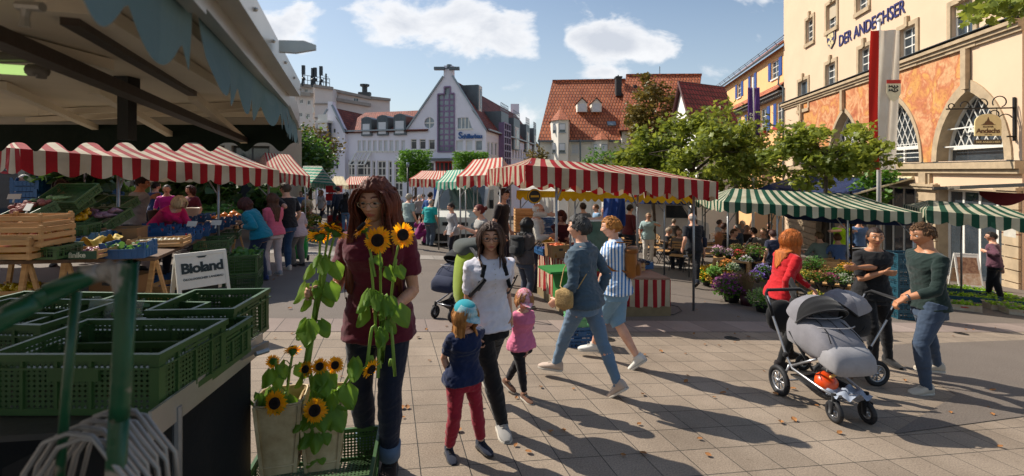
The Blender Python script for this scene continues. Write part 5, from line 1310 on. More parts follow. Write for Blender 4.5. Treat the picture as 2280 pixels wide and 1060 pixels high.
def valance(mb,a,b,drop,u0=0,sc=.32,amp=.07,out=0,n=None,nrm=None,wave=.015):
    a=Vector(a);b=Vector(b);L=(b-a).length; n=n or max(6,int(L/(.04 if L/sc<14 and sc>.25 else sc/14))); d=(b-a)/L; nn=d.cross(Vector((0,0,1))).normalized()
    for i in range(n):
        q=[]
        for t in (i/n,(i+1)/n):
            s=t*L; dz=(drop-amp*.5+amp*abs(math.sin(pi*s/sc))) if amp>0 else drop+amp*.5*math.cos(2*pi*s/sc)-amp*.12*math.cos(4*pi*s/sc); wv=nn*(wave*math.sin(s*7+u0)+wave*.6*math.sin(s*17)); q.append((a.lerp(b,t),a.lerp(b,t)+Vector((0,0,-dz*.5))+wv*.6,a.lerp(b,t)+Vector((0,0,-dz))+wv*1.5,u0+s,dz))
        (p0,m0,b0,s0,z0),(p1,m1,b1,s1,z1)=q
        mb.quad(m0,m1,p1,p0,[(s0,-z0/2),(s1,-z1/2),(s1,0),(s0,0)]); mb.quad(b0,b1,m1,m0,[(s0,-z0),(s1,-z1),(s1,-z1/2),(s0,-z0/2)])
def canopy(name,label,FL,FR,BL,cloth,rise=.35,drop=.28,posts=None,BR=None,inset=.3,sc=.32,group='striped market stall canopies',vcloth=None,amp=.07,hip=.3,cat='market stall',base=None,postr=.022,sag=.03,ridge=None,swap=False):
    """posts: ((frac along front, 0 front/1 back), ...)"""
    FL,FR,BL=Vector(FL),Vector(FR),Vector(BL); BR=Vector(BR) if BR is not None else FR+(BL-FL)
    cen=(FL+BR)/2; root=thing(name,label,cat,(cen.x,cen.y,gz(cen.x,cen.y)),0,group); O=root.location.copy()
    c=[q-O for q in (FL,FR,BR,BL)]; mL=c[0].lerp(c[3],.5)+Vector((0,0,rise)); mR=c[1].lerp(c[2],.5)+Vector((0,0,rise)); r0=mL.lerp(mR,hip/2); r1=mR.lerp(mL,hip/2)
    m=MB(); L=(c[1]-c[0]).length; W=(c[3]-c[0]).length; N_=14
    def patch(a,b,tb,ta,u0,L_):
        def fn(u,v):
            p=a.lerp(b,u).lerp(ta.lerp(tb,u),v); return p-Vector((0,0,sag*math.sin(pi*v)*(1-.0*u)+.012*math.sin(u*L_*9)*math.sin(pi*v)))
        m.grid(fn,max(6,int(L_/.12)),5,lambda u,v:(u0+u*L_,v*1.2) if not swap else (v*1.2,u))
    patch(c[0],c[1],r1,r0,0,L); patch(c[1],c[2],r1,r1,L,W); patch(c[2],c[3],r0,r1,L+W,L); patch(c[3],c[0],r0,r0,2*L+W,W)
    m.build('roof_cloth',cloth,root,True)
    m=MB(); u=0
    for i in range(4): a,b=c[i],c[(i+1)%4]; valance(m,a,b,drop,u,sc,amp); u+=(b-a).length
    m.build('valance',vcloth or cloth,root,True)
    m=MB(); 
    cc_=sum(c,Vector())/4; fr=[q+(cc_-q).normalized()*.07-Vector((0,0,.05)) for q in c]
    for i in range(4): m.beam(fr[i],fr[(i+1)%4],.03,.03)
    m.beam(r0-Vector((0,0,.03)),r1-Vector((0,0,.03)),.03,.03)
    for q,r in ((0,r0),(1,r1),(2,r1),(3,r0)): m.beam(fr[q],r-Vector((0,0,.03)),.025,.025)
    m.build('frame',STEEL,root)
    for (u,v) in (posts if posts is not None else ((.06,.06),(.94,.06),(.94,.94),(.06,.94))):
        p=c[0].lerp(c[1],u)+(c[3]-c[0])*v; w=p+O; m=MB(); m.tube([Vector((p.x,p.y,gz(w.x,w.y)-O.z-.02)),p-Vector((0,0,.03))],postr,8)
        d=(c[0]+c[2])/2-p; d.z=0; d.normalize(); m.beam(p-Vector((0,0,.55)),p+d*.45-Vector((0,0,.05)),.02,.02); m.build('post',STEEL,root,True)
    return root
canopy('market_stall','large red and white striped canopy over the central fruit counter',P(1170,367,7.7),P(1600,405,8.4),P(1085,377,9.9),RW,rise=.22,drop=.30,posts=((.16,.04),(.9,.08),(.06,.9),(.94,.94)),sc=.42,amp=.09)
canopy('market_stall','pale pink striped stall canopy just left behind the large central one',P(1016,393,12.2),P(1120,388,11.2),P(1060,386,15.5),RWp,rise=.42,drop=.26,vcloth=RW)
canopy('market_stall','teal and white striped stall canopy between a red and a pink canopy',P(971,406,15.5),P(1040,404,14.4),P(1000,400,18.5),TEAL,rise=.36,drop=.22)
canopy('market_stall','faded red stall canopy with cream band, farthest back on the left of the central row',P(911,398,20),P(1000,400,18.5),P(940,392,24),RWp,rise=.3,drop=.32,vcloth=RW)
canopy('market_stall','long stall awning with yellow fringed valance behind the central stall',P(1150,424,14.2),P(1545,431,12.9),P(1180,412,17),WHC,rise=.12,drop=.24,vcloth=YEL,sc=.2,amp=.09,posts=((.02,.05),(.35,.05),(.52,.05),(.70,.05),(.85,.05),(.98,.05)))
canopy('market_stall','long green and white striped flower stall canopy on the right',P(1611,449,12.1),P(2054,474,10.8),P(1545,440,14.6),GW_,rise=.34,drop=.24,posts=((.03,.03),(.3,.03),(.66,.03),(.97,.03),(.05,.95),(.5,.95),(.95,.95)),sc=.36)
canopy('market_stall','green and white striped stall canopy at the right edge beside the restaurant door',P(2062,468,10.7),P(2330,492,9.9),P(2010,455,12.8),GW_,rise=.2,drop=.26,posts=((.02,.05),(.6,.95)),sc=.36)
canopy('market_stall','long red and white striped vegetable stall canopy on the left',P(45,331,6.2),P(622,379,9.4),P(-260,308,8.4),RW,rise=.32,drop=.30,posts=((.30,.02),(.30,.9),(.7,.02),(.98,.04),(.7,.9)),sc=.34,amp=.08,BR=P(520,352,12.0))
canopy('market_stall','short red and white striped canopy at the far end of the left row',P(600,382,16),P(690,392,15),P(560,372,19.5),RW,rise=.62,drop=.34,sc=.3)
canopy('market_stall','beige awning with a dark band behind the left vegetable stall',P(318,386,12.2),P(600,392,15.5),P(280,375,14),CRM,rise=.1,drop=.2,vcloth=CRM,amp=.04)
canopy('market_stall','green and white roofed stall canopy between the left row and the crowd',P(684,406,24),P(748,412,21),P(655,395,28),TEAL,rise=.75,drop=.22,swap=True)
canopy('market_stall','small cream canopy beside the green roofed one',P(744,410,27),P(776,413,25),P(735,404,30),CRM,rise=.4,drop=.2)
canopy('market_stall','pale pink canopy with red edge behind the woman with sunflowers',P(776,411,28),P(842,411,27),P(765,404,33),RWp,rise=.4,drop=.25,vcloth=RW)
def parasol(px,py,Y,r,label):
    b=GY(px,Y); t=thing('parasol',label,'parasol',b,0,'navy terrace parasols'); h=P(px,py,Y).z-b.z; m=MB(); n=8
    for i in range(n):
        a0,a1=2*pi*i/n,2*pi*(i+1)/n; e0=Vector((math.cos(a0)*r,math.sin(a0)*r,h-.55)); e1=Vector((math.cos(a1)*r,math.sin(a1)*r,h-.55)); ap=Vector((0,0,h))
        def fn(u,v): p=e0.lerp(e1,u).lerp(ap,v); return p-Vector((0,0,.07*math.sin(pi*v)+.05*math.sin(pi*u)*(1-v)))
        m.grid(fn,4,4,lambda u,v:(u,v)); m.quad(e0-Vector((0,0,.16)),e1-Vector((0,0,.16)),e1,e0,[(0,0),(1,0),(1,1),(0,1)])
    m.build('parasol_cloth',NAVY,t); m=MB(); m.tube([Vector((0,0,-.02)),Vector((0,0,h+.05))],.028,8)
    for i in range(n): a=2*pi*i/n; m.beam(Vector((0,0,h-.7)),Vector((math.cos(a)*r*.55,math.sin(a)*r*.55,h-.33)),.012,.012)
    m.build('pole',DKST,t,True); m=MB(); m.box((0,0,.03),(.5,.5,.08)); m.build('parasol_base',DKST,t)
parasol(1712,411,15.5,1.75,'navy parasol left of the plane tree trunk'); parasol(1895,430,13.4,1.75,'navy parasol right of the plane tree trunk above the terrace'); parasol(1570,414,20,1.9,'navy parasol farthest left on the terrace'); parasol(1480,418,24,2,'navy parasol behind the yellow edged awning')
m=MB0(); t=thing('awning','dark blue fold out awning fixed to the cream restaurant facade','awning',fN.at(H(1900,410)[0],0)); O=t.location
q0,q1=H(2036,405)[0],H(1785,430)[0]; a=fN.at(q0,1.35,.05)-O; b=fN.at(q1,1.35,.05)-O; o_=fN.n*2.4+Vector((0,0,-.75))
m.quad(a+o_,b+o_,b,a,[(0,0),(6,0),(6,2),(0,2)]); m.quad(a+o_-Vector((0,0,.22)),b+o_-Vector((0,0,.22)),b+o_,a+o_,[(0,0),(6,0),(6,2),(0,2)]); m.build('awning_cloth',NAVY,t); m=MB(); m.tube([a,b],.08,8); m.beam(a,a+o_,.05,.07); m.beam(b,b+o_,.05,.07); m.build('awning_arm',mat('cream_metal','#cbbf9c',rough=.5),t)
b=GY(1957,15.0); t=thing('flagpole','tall pole with a hanging red and white flag in front of the arches','flagpole',b); h=P(1957,48,15).z-b.z
m=MB(); m.tube([Vector((0,0,0)),Vector((0,0,h))],[.075,.045],10); m.ball((0,0,h+.04),.07); m.build('pole',mat('white_pole','#c9c7c2',rough=.35,var=.05),t,True)
def flag(par,x0,x1,z0,z1,uvm,m_,nm='flag',yo=-.05,seed=0,tw=.9):
    m=MB()
    def fn(u,v):
        z=z1+(z0-z1)*v; x=x0+(x1-x0)*u*(1-.35*v*tw*.3); y=yo+.10*math.sin(u*7+seed+v*2)*(.4+.6*v)+.04*math.sin(u*15+v*5); return Vector((x,y,z))
    m.grid(fn,26,20,lambda u,v:(u,v)); return m.build(nm,m_,par,True)
X_=lambda px:(px-1957)*15/F
zf=lambda py:P(1957,py,15).z-b.z
f_=flag(t,X_(1932),X_(1999),zf(378),zf(70),None,None if False else stripes('flag_cloth','#b5281f','#ddd6c8',period=2,duty=.14,dirt=.05,trans=.4),yo=-.12)
m=MB(); sh=[(-.3,.36),(.3,.36),(.3,-.05),(.18,-.3),(0,-.42),(-.18,-.3),(-.3,-.05)]
Mf=frameM((X_(1975),-.26,zf(208)),(1,0,0),(0,0,1))@Matrix.Scale(.72,4); m.prism([(a,b_) for a,b_ in [(-.3,.36),(.3,.36),(.3,.52),(-.3,.52)]],.01,Mf); m.build('flag_band',mat('flag_red','#b5281f'),f_)
m=MB(); m.prism([(x,y) for x,y in sh],.01,Mf); m.build('flag_crest',mat('flag_cream','#d8cfae'),f_)
m=MB()
for s_ in (0,-.16): 
    m.tube([Mf@Vector((-.22+.05*i,.2+s_+.04*math.sin(i*.9),.02)) for i in range(9)],.016,5)
    for i in range(4): m.tube([Mf@Vector((-.18+.11*i,.2+s_,.02)),Mf@Vector((-.2+.11*i,.29+s_,.02))],.012,5)
m.build('flag_antler',DKST,f_)
b=GY(1677,24); t=thing('banner_pole','tall white pole with two long purple banners in front of the peach house','banner',b); h=P(1677,172,24).z-b.z; m=MB(); m.tube([Vector((0,0,0)),Vector((0,0,h))],[.08,.05],8); m.build('pole',MC['white_pole'],t,True)
PB=stripes('purple_cloth','#6a4a8c','#6a4a8c',period=1,trans=.35)
for x0,x1 in ((-.28,-.04),(.06,.36)): flag(t,x0,x1,P(0,335,24).z-b.z,P(0,195,24).z-b.z,None,PB,'banner',yo=0,seed=x0*9)
m=MB(); zb_=P(0,290,24).z-b.z
for i in range(9):
    z=zb_-.9+.2*i; m.tube([Vector((-.17,-.16,z)),Vector((-.24,-.17,z+.03)),Vector((-.24,-.17,z+.13)),Vector((-.13,-.17,z+.1)),Vector((-.12,-.16,z))],.018,4)
m.build('banner_lettering',GLW,t)
HZ=EYE+.28
def C_(px,py): y=.28*F/(380-py); return Vector(((px-1140)*y/F,y,HZ))
e0=C_(440,0)-Vector((0,0,0)); e1=C_(637,225); ed=(e1-e0).normalized(); en=Vector((ed.y,-ed.x,0))
e00=e0-ed*1.6; far=[C_(662,278)]
tc_=thing('sales_trailer','big pale trailer canopy with dusty blue green scalloped valance overhead on the left','trailer',(-2.6,1.6,gz(-2.6,1.6))); O=tc_.location.copy()
lf=Vector((-5.0,far[0].y-.05,HZ)); 
rim=[e00,e0,e1,C_(655,258),far[0],far[0]+Vector((-.12,.05,0)),lf]
pan=mat('trailer_panel','#d6cab4',rough=.55,var=.10,scale=2,bump=.05,bscale=6); ALU=mat('aluminium','#b7b3aa',rough=.35,metal=.6,var=.08,bump=.05); BRB=mat('brown_steel','#4a3f36',rough=.5,metal=.4)
m=MB(); poly=[Vector((q.x,q.y,HZ+.05)) for q in rim]+[Vector((-6.5,-1,HZ+.05))]
n=len(poly); lo=[q-O for q in poly]; hi=[q+Vector((0,0,.07)) for q in lo]; m.add(lo+hi,[tuple(range(n)),tuple(range(2*n-1,n-1,-1))]+[(i,(i+1)%n,n+(i+1)%n,n+i) for i in range(n)]); m.build('roof_panel',pan,tc_)
m=MB()
for a,b in zip(rim,rim[1:]): m.beam(a-O+Vector((0,0,.03)),b-O+Vector((0,0,.02)),.025,.085)
m.beam(e00-O+en*.03+Vector((0,0,.05)),e1-O+en*.03+Vector((0,0,.05)),.045,.06)
for i in range(12): q=e00.lerp(e1,i/11)-O+en*.055+Vector((0,0,.05)); m.ball(q,.005,6,4)
m.build('edge_rail',ALU,tc_)
m=MB(); q=C_(575,140)-O+en*.05; m.prism([(0,0),(.0,.03),(.06,.034),(.09,.025),(.09,.013),(.04,0)],.014,frameM(q+Vector((0,0,.03)),en,(0,0,1))); m.build('bracket',ALU,tc_)
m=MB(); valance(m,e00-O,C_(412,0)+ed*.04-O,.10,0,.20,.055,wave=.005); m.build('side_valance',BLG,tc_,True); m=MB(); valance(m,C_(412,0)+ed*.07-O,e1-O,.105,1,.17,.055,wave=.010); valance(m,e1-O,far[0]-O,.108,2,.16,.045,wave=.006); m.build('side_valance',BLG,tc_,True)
m=MB(); valance(m,far[0]-O,lf-O,.13,0,.21,-.055,wave=.005); m.build('back_valance',SHDV,tc_,True)
m=MB()
def und(px,py,dz=0): y=min((.31-dz)*F/(380-py),2.95); return Vector(((px-1140)*y/F,y,EYE+(380-py)*y/F))-O
for a,b,w in (((0,190),(215,285),.035),((210,200),(380,300),.035),((430,215),(545,315),.035),((0,85),(240,145),.04),((60,268),(600,240),.03),((150,10),(480,200),.10),((330,0),(520,165),.05),((90,250),(650,232),.02)): m.beam(und(*a),und(*b),w,.03)
m.build('panel_rib',pan,tc_)
m=MB(); m.beam(und(-60,60,.05),und(545,313,.03),.045,.03); m.beam(und(155,45,.02),und(428,208,.02),.03,.02)
m.build('diagonal_beam',BRB,tc_)
m=MB(); a=und(283,300,.05); pz=C_(283,145); q=P(283,150,1.7)-O; m.box(P(283,230,1.7)-O,(.038,.04,.26)); m.box(P(283,178,1.7)-O,(.05,.055,.08)); m.build('prop_post',DKST,tc_)
m=MB(); m.tube([P(60,10,.78)-O,P(56,38,.78)-O,P(54,60,.78)-O],[.007,.006,.008],8); m.tube([P(40,12,.78)-O,P(95,16,.78)-O],.008,8); m.build('crank_eye',ALU,tc_)
fl=thing('fluorescent_lamp','greenish glowing fluorescent tube under the trailer canopy','lamp',P(0,160,1.25)); Lz=fl.location
m=MB(); m.tube([P(-180,142,1.25)-Lz,P(72,158,1.25)-Lz],.013,10); m.build('tube',mat('lit_tube','#b8d68c',rough=.4,emit='#a8c878',estr=.9,bump=0),fl,True)
m=MB(); m.box(P(-60,128,1.26)-Lz,(.31,.04,.02)); m.tube([P(66,156,1.25)-Lz,P(100,158,1.25)-Lz],.016,10); m.tube([P(92,140,1.25)-Lz,P(92,175,1.25)-Lz],.011,8); m.build('fitting',mat('lamp_plastic','#6a655c',rough=.5),fl,True)
def lattice(name,col,p=.022,hole=.34,mode='dia'):
    m=mat(name,col,rough=.5,var=.12,scale=5,bump=0); nt=m.node_tree; N=nt.nodes; L=nt.links; out=N['Material Output']; b=N['Principled BSDF']
    uv=N.new('ShaderNodeUVMap'); sp=N.new('ShaderNodeSeparateXYZ'); L.new(uv.outputs[0],sp.inputs[0])
    def M_(op,a,b_=None):
        n=N.new('ShaderNodeMath'); n.operation=op
        for i,q in enumerate((a,b_)):
            if q is None: continue
            if isinstance(q,(int,float)): n.inputs[i].default_value=q
            else: L.new(q,n.inputs[i])
        return n.outputs[0]
    fu=M_('ABSOLUTE',M_('SUBTRACT',M_('FRACT',M_('DIVIDE',sp.outputs[0],p)),.5)); fv=M_('ABSOLUTE',M_('SUBTRACT',M_('FRACT',M_('DIVIDE',sp.outputs[1],p*(1 if mode=='dia' else 1.8))),.5))
    if mode=='dia': h=M_('LESS_THAN',M_('ADD',fu,fv),hole)
    else: h=M_('LESS_THAN',M_('MAXIMUM',fu,fv),hole)
    tr=N.new('ShaderNodeBsdfTransparent'); ms=N.new('ShaderNodeMixShader'); L.new(h,ms.inputs[0]); L.new(b.outputs[0],ms.inputs[1]); L.new(tr.outputs[0],ms.inputs[2]); L.new(ms.outputs[0],out.inputs[0]); return m
CG=mat('green_plastic','#38562c',rough=.42,var=.18,scale=4,bump=.08,bscale=30); CGL=lattice('green_plastic_lattice','#335028'); CGS=lattice('green_plastic_slots','#335028',p=.03,hole=.36,mode='s')
CB=mat('blue_plastic','#1f4f7c',rough=.42,var=.18,scale=4,bump=.08); CBL=lattice('blue_plastic_slots','#1d4a76',p=.03,hole=.3,mode='s'); CTL=mat('teal_plastic','#1d4a58',rough=.45,var=.2,scale=4)
WD=mat('crate_wood','#a87a48',rough=.8,var=.25,scale=3,stretch=(1,1,8),bump=.3,bscale=40,col2='#c49a66'); WD2=mat('table_wood','#5e4530',rough=.8,var=.3,scale=3,stretch=(1,8,1),bump=.3,bscale=40); CARD=mat('cardboard','#8a6540',rough=.9,var=.12,scale=4,bump=.15)
def crate_bm(style,w,d,h):
    fr=MB(); pn=MB(); t=.012
    if style in('green','slot','blue_s'):
        for s in (-1,1):
            for z,hh,o in ((h-.012,.024,.006),(h-.05,.008,.008),(.012,.024,0)):
                fr.box((0,s*(d/2-t/2+o/2),z),(w+2*o,t+o,hh)); fr.box((s*(w/2-t/2+o/2),0,z),(t+o,d-2*t,hh-.001))
            for s2 in (-1,1): fr.box((s*(w/2-.018),s2*(d/2-.018),h/2),(.034,.034,h-.03))
            n=5
            for i in range(1,n): fr.box((-w/2+w*i/n,s*(d/2-.004),h/2),(.010,.012,h-.04))
            for i in range(1,4): fr.box((s*(w/2-.004),-d/2+d*i/4,h/2),(.012,.010,h-.04))
            fr.box((0,s*(d/2-.002),h-.075),(w*.30,.010,.04)); fr.box((s*(w/2-.002),0,h-.035),(.012,d*.34,.012))
            x=w/2-.03; pn.quad((-x,s*(d/2-t/2),.02),(x,s*(d/2-t/2),.02),(x,s*(d/2-t/2),h-.02),(-x,s*(d/2-t/2),h-.02),[(0,0),(w,0),(w,h),(0,h)])
            y=d/2-.03; pn.quad((s*(w/2-t/2),-y,.02),(s*(w/2-t/2),y,.02),(s*(w/2-t/2),y,h-.02),(s*(w/2-t/2),-y,h-.02),[(0,0),(d,0),(d,h),(0,h)])
        pn.quad((-w/2+.01,-d/2+.01,.012),(w/2-.01,-d/2+.01,.012),(w/2-.01,d/2-.01,.012),(-w/2+.01,d/2-.01,.012),[(0,0),(w,0),(w,d),(0,d)])
    elif style=='blue':
        hw=h*.62
        for s in (-1,1):
            fr.box((0,s*(d/2-.006),hw/2),(w,.012,hw)); fr.box((s*(w/2-.006),0,hw/2),(.012,d-.024,hw)); fr.box((0,s*(d/2-.003),hw-.008),(w+.008,.02,.016)); fr.box((s*(w/2-.003),0,hw-.009),(.02,d-.02,.016))
            for i in range(1,7): fr.box((-w/2+w*i/7,s*(d/2),hw/2),(.008,.008,hw-.02))
            for i in range(1,5): fr.box((s*(w/2),-d/2+d*i/5,hw/2),(.008,.008,hw-.02))
            M_=Matrix(((0,0,1,s*(w/2-.012)),(1,0,0,0),(0,1,0,0),(0,0,0,1))); fr.prism([(-d*.26,hw),(-d*.17,h),(d*.17,h),(d*.26,hw)],.012,M_)
            for s2 in (-1,1):
                fr.prism([(0,hw),(0,h*1.02),(.05,h*1.02),(.085,hw)],.012,Matrix(((-s2,0,0,s2*w/2),(0,0,-s,s*d/2),(0,1,0,0),(0,0,0,1)))); fr.box((s2*(w/2-.006),s*(d/2-.03),h*.8),(.012,.06,h*.4))
        pn.quad((-w/2+.01,-d/2+.01,.012),(w/2-.01,-d/2+.01,.012),(w/2-.01,d/2-.01,.012),(-w/2+.01,d/2-.01,.012),[(0,0),(w,0),(w,d),(0,d)])
    elif style=='wood':
        n=2 if h<.16 else 3; sh=h/n*.74
        for s in (-1,1):
            for i in range(n):
                z=h*(i+.5)/n+.003*i; fr.box((0,s*(d/2),z),(w,.008,sh)); fr.box((s*(w/2-.004),0,z),(.008,d-.01,sh*.98))
            for s2 in (-1,1): pn.box((s*(w/2-.022),s2*(d/2-.018),h/2+.008),(.03,.026,h+.02))
        for i in range(5): pn.box((0,-d/2+d*(i+.5)/5,.006),(w-.02,d/5*.82,.008))
    elif style=='card':
        for s in (-1,1): fr.box((0,s*(d/2),h/2),(w,.006,h)); fr.box((s*(w/2),0,h/2),(.006,d-.006,h))
        fr.box((0,0,.004),(w-.01,d-.01,.006)); fr.box((0,d/2+.05,h-.01),(w,.1,.006))
        pn.box((0,-d/2-.004,h*.65),(w*.22,.004,h*.18))
    return fr,pn
CM={'green':(CG,CGL),'slot':(CG,CGS),'blue':(CB,CB),'blue_s':(CB,CBL),'wood':(WD,WD),'card':(CARD,MC['dark_steel'])}
PRT={}; CROOTS=[]
def crate(style,pos,rz,label,dim=(.6,.4,.22),group=None,tilt=None,mats=None,cat='crate'):
    key=(style,dim,str(mats)); nm={'green':'plastic_crate','slot':'plastic_crate','blue':'plastic_crate','blue_s':'plastic_crate','wood':'wooden_crate','card':'cardboard_box'}[style]
    if key not in PRT: PRT[key]=[b.build(n,m).data for (b,n,m) in zip(crate_bm(style,*dim),('rim','panel'),mats or CM[style])]; [bpy.data.objects.remove(o) for o in list(COL.objects) if o.data in PRT[key]]
    t=thing(nm,label,cat,pos,R(rz),group)
    if tilt: t.rotation_euler=(R(tilt),0,R(rz))
    for n,me in zip(('frame','panel') if style!='card' else ('box','handle_hole'),PRT[key]): o=bpy.data.objects.new(n,me); COL.objects.link(o); o.parent=t
    t['d']=0; del t['d']; CROOTS.append((t,dim)); return t
def heap(pos,rz,dim,m,r,label,n=60,name='produce',cat='produce',fill=.75,shape='ball',mound=.5,tilt=0):
    mb=MB(); w,d,h=dim
    for i in range(n):
        x=random.uniform(-1,1);y=random.uniform(-1,1); z=h*fill+r*mound*2*(1-x*x*.6-y*y*.6)+random.uniform(-.3,.5)*r
        c=Vector((x*(w/2-r-.015),y*(d/2-r-.015),z))
        if shape=='ball': s=r*random.uniform(.8,1.15); mb.ball(c,(s,s,s*random.uniform(.85,1)),7,5)
        elif shape=='long': a=random.uniform(0,pi); dd=Vector((math.cos(a),math.sin(a),random.uniform(-.2,.3)))*r*3; mb.tube([c-dd,c,c+dd],[r*.5,r*.8,r*.25],6)
    if shape=='leaf': leaves(mb,[(random.uniform(-1,1)*w/2,random.uniform(-1,1)*d/2,h*fill+random.uniform(0,1)*r*1.5) for i in range(n)],r,'oval')
    if fill>.2: mb.box((0,0,h*fill*.5+.01),(w-.035,d-.035,h*fill-.02))
    o=mb.build(name,m,None,True); o.location=pos; o.rotation_euler=(R(tilt),0,R(rz)); return tag(o,label,cat,None,'stuff')
APPLE=mat('apple','#b88a1c',rough=.35,col2='#a63a1c',scale=12,bump=0); POT=mat('red_potato','#8a4436',rough=.7,var=.2); PEP=mat('yellow_pepper','#e0a010',rough=.25,var=.1,bump=0); AUB=mat('pale_aubergine','#6a2f4a',rough=.3,col2='#b08a90',scale=9,bump=0); GRP=mat('dark_grape','#1c1220',rough=.4,var=.4); TOM=mat('tomato','#b01a0e',rough=.25,var=.1,bump=0); ONI=mat('white_onion','#cfc3a4',rough=.5,var=.12); LEK=mat('leek','#a8b070',rough=.5,col2='#5f7a34',scale=10); CAR=mat('carrot','#c4561a',rough=.6,var=.1); PUM=mat('pumpkin','#d87a10',rough=.4,var=.1); HERB=leafmat('herbs','#35602a',col2='#5d8a3a'); RAD=mat('radish','#8c2440',rough=.4,var=.2)
TH=.78
def TT(px,py,dh=0): return TP(px,py,TH+dh)
t=thing('trestle_table','long wooden trestle table carrying the vegetable crates on the left','table',(lambda q:(q.x,q.y,gz(q.x,q.y)))(TT(200,577))); O=t.location.copy()
pl=[TT(-160,585),TT(345,574),TT(560,484),TT(455,478),TT(330,500),TT(-200,520)]; m=MB(); n=len(pl); lo=[q-O-Vector((0,0,.035)) for q in pl]; hi=[q-O for q in pl]; m.add(lo+hi,[tuple(range(n)),tuple(range(2*n-1,n-1,-1))]+[(i,(i+1)%n,n+(i+1)%n,n+i) for i in range(n)]); m.build('tabletop',WD2,t)
for px,py in ((30,582),(120,580),(325,574),(440,532),(520,500),(10,540),(250,520)):
    q=TT(px,py)+Vector((0,.12,0)); g=gz(q.x,q.y); m=MB(); top=Vector((q.x,q.y,q.z-.035))-O; m.beam(Vector((q.x-.12,q.y,g-.02))-O,top,.05,.03); m.beam(Vector((q.x+.16,q.y+.1,g-.02))-O,top+Vector((0,.03,0)),.05,.03); m.build('trestle_leg',WD,t)
K=0
def on(px,py,dh=0,off=(0,0)): q=TT(px,py,dh); return q+Vector((off[0],off[1],.0))
def cr(style,px,py,rz,label,dim,dh=0,**k):
    q=TT(px,py,dh)+rotz(R(rz))@Vector((0,dim[1]/2,0)); return q,crate(style,q,rz,label,dim,**k)
q,_=cr('blue','x' and 270,577,14,'blue plastic crate at the front right corner of the wooden table',(.42,.32,.17)); heap(q,14,(.4,.3,.1),HERB,.06,'green herbs lying in the blue crate at the table corner',50,'herbs','herbs',shape='leaf')
q,c_=cr('wood',166,578,8,'low fruit tray with green printed front and tall wooden corners beside the blue corner crate',(.42,.34,.09)); heap(q+Vector((.08,0,0)),8,(.22,.26,.08),mat('pink_plum','#9c5a6a',rough=.4),.022,'pink plums in the tray with green printed front',26,'plums','plums')
m=MB(); m.box((0,-.177,.045),(.42,.006,.085)); fp=m.build('printed_front',mat('print_green','#24452c',rough=.6,var=.1),c_); m=MB(); text_on(m,'finike',.075,Matrix.Translation((.03,-.182,.045))@Euler((R(90),0,0)).to_matrix().to_4x4(),.001,bold=.002); m.build('print_lettering',mat('print_white','#c9c7ae',rough=.6),fp)
q,_=cr('slot',70,579,6,'shallow green crate of dark grapes at the front of the table',(.46,.34,.13)); heap(q,6,(.44,.32,.12),GRP,.014,'dark grapes filling the shallow green crate',150,'grapes','grapes',fill=.8)
q,_=cr('wood',5,580,4,'wooden slatted apple crate, lower of the two at the left edge',(.5,.36,.2)); heap(q,4,(.48,.34,.2),APPLE,.033,'yellow red apples in the lower wooden crate',40,'apples','apples')
q,_=cr('wood',25,552,4,'wooden slatted apple crate standing on the lower one, with a red apple',(.56,.4,.2),dh=.12); heap(q,4,(.54,.36,.2),APPLE,.033,'yellow apples in the upper wooden crate',46,'apples','apples',fill=.5)
q,_=cr('wood',20,508,4,'flat wooden tray behind the stacked apple crates',(.6,.4,.12),dh=.3)
q,_=cr('slot',142,542,20,'green crate of green beans behind the grape crate',(.45,.4,.22),dh=.02); heap(q,20,(.4,.36,.2),mat('bean','#6d7a2c',rough=.6,var=.3),.02,'green beans in the green crate behind the grapes',60,'beans','beans',shape='long')
q,_=cr('blue',170,548,12,'blue plastic crate of dark grapes behind the printed tray',(.40,.32,.15),dh=.02); heap(q,12,(.36,.28,.1),GRP,.014,'dark grapes in the blue crate behind the printed tray',80,'grapes','grapes')
q,_=cr('blue',218,541,12,'small blue crate beside the yellow bag',(.36,.3,.15)); heap(q,12,(.32,.26,.1),RAD,.018,'red onions in the small blue crate by the yellow bag',40,'onions','onions')
q,_=cr('card',262,541,18,'open brown cardboard box on the wooden table beside the stall post',(.44,.34,.19),cat='box')
mb=MB(); mb.grid(lambda u,v: Vector(((u-.5)*.34,(v-.5)*.3,.10+.07*math.sin(u*9)*math.cos(v*8)+.05*noise.noise(Vector((u*6,v*6,1))))),16,14); o=one('paper_bag',mb,mat('yellow_paper','#c2a23a',rough=.7,var=.2,bump=.4,bscale=20),'crumpled yellow paper bag between printed tray and cardboard box','bag',TT(212,556)+Vector((0,.1,.0)),.3,smooth=True)
q,_=cr('wood',345,552,20,'flat wooden tray of pale mushrooms on the table edge',(.62,.4,.10)); heap(q,20,(.58,.36,.1),ONI,.022,'pale mushrooms in the flat wooden tray',90,'mushrooms','mushrooms',fill=.5)
def slant(px,py,rz,label,dim,dh,tilt=28,style='green'): q=TT(px,py,dh)+Vector((0,.18,.0)); crate(style,q,rz,label,dim,tilt=tilt); return q
q=slant(42,486,-20,'tilted green crate holding red skinned potatoes',(.5,.36,.13),.30); 
pb=MB(); pb.ball((0,0,0),(.045,.032,.028),9,6); pr0=one('potato',pb,POT,'red skinned potato in the tilted crate','potato',q,0,'red potatoes in the tilted green crate',True)
for i in range(26):
    o=pr0 if i==0 else dup(pr0,q); x,y=random.uniform(-.2,.2),random.uniform(-.14,.14); M_=Matrix.Translation(q)@Euler((R(28),0,R(-20))).to_matrix().to_4x4(); o.location=M_@Vector((x,y,.13+random.uniform(0,.04))); o.rotation_euler=(random.random(),random.random(),random.random()*6)
q=slant(118,470,-8,'tilted green crate of leeks and fennel with a price card',(.6,.4,.14),.36)
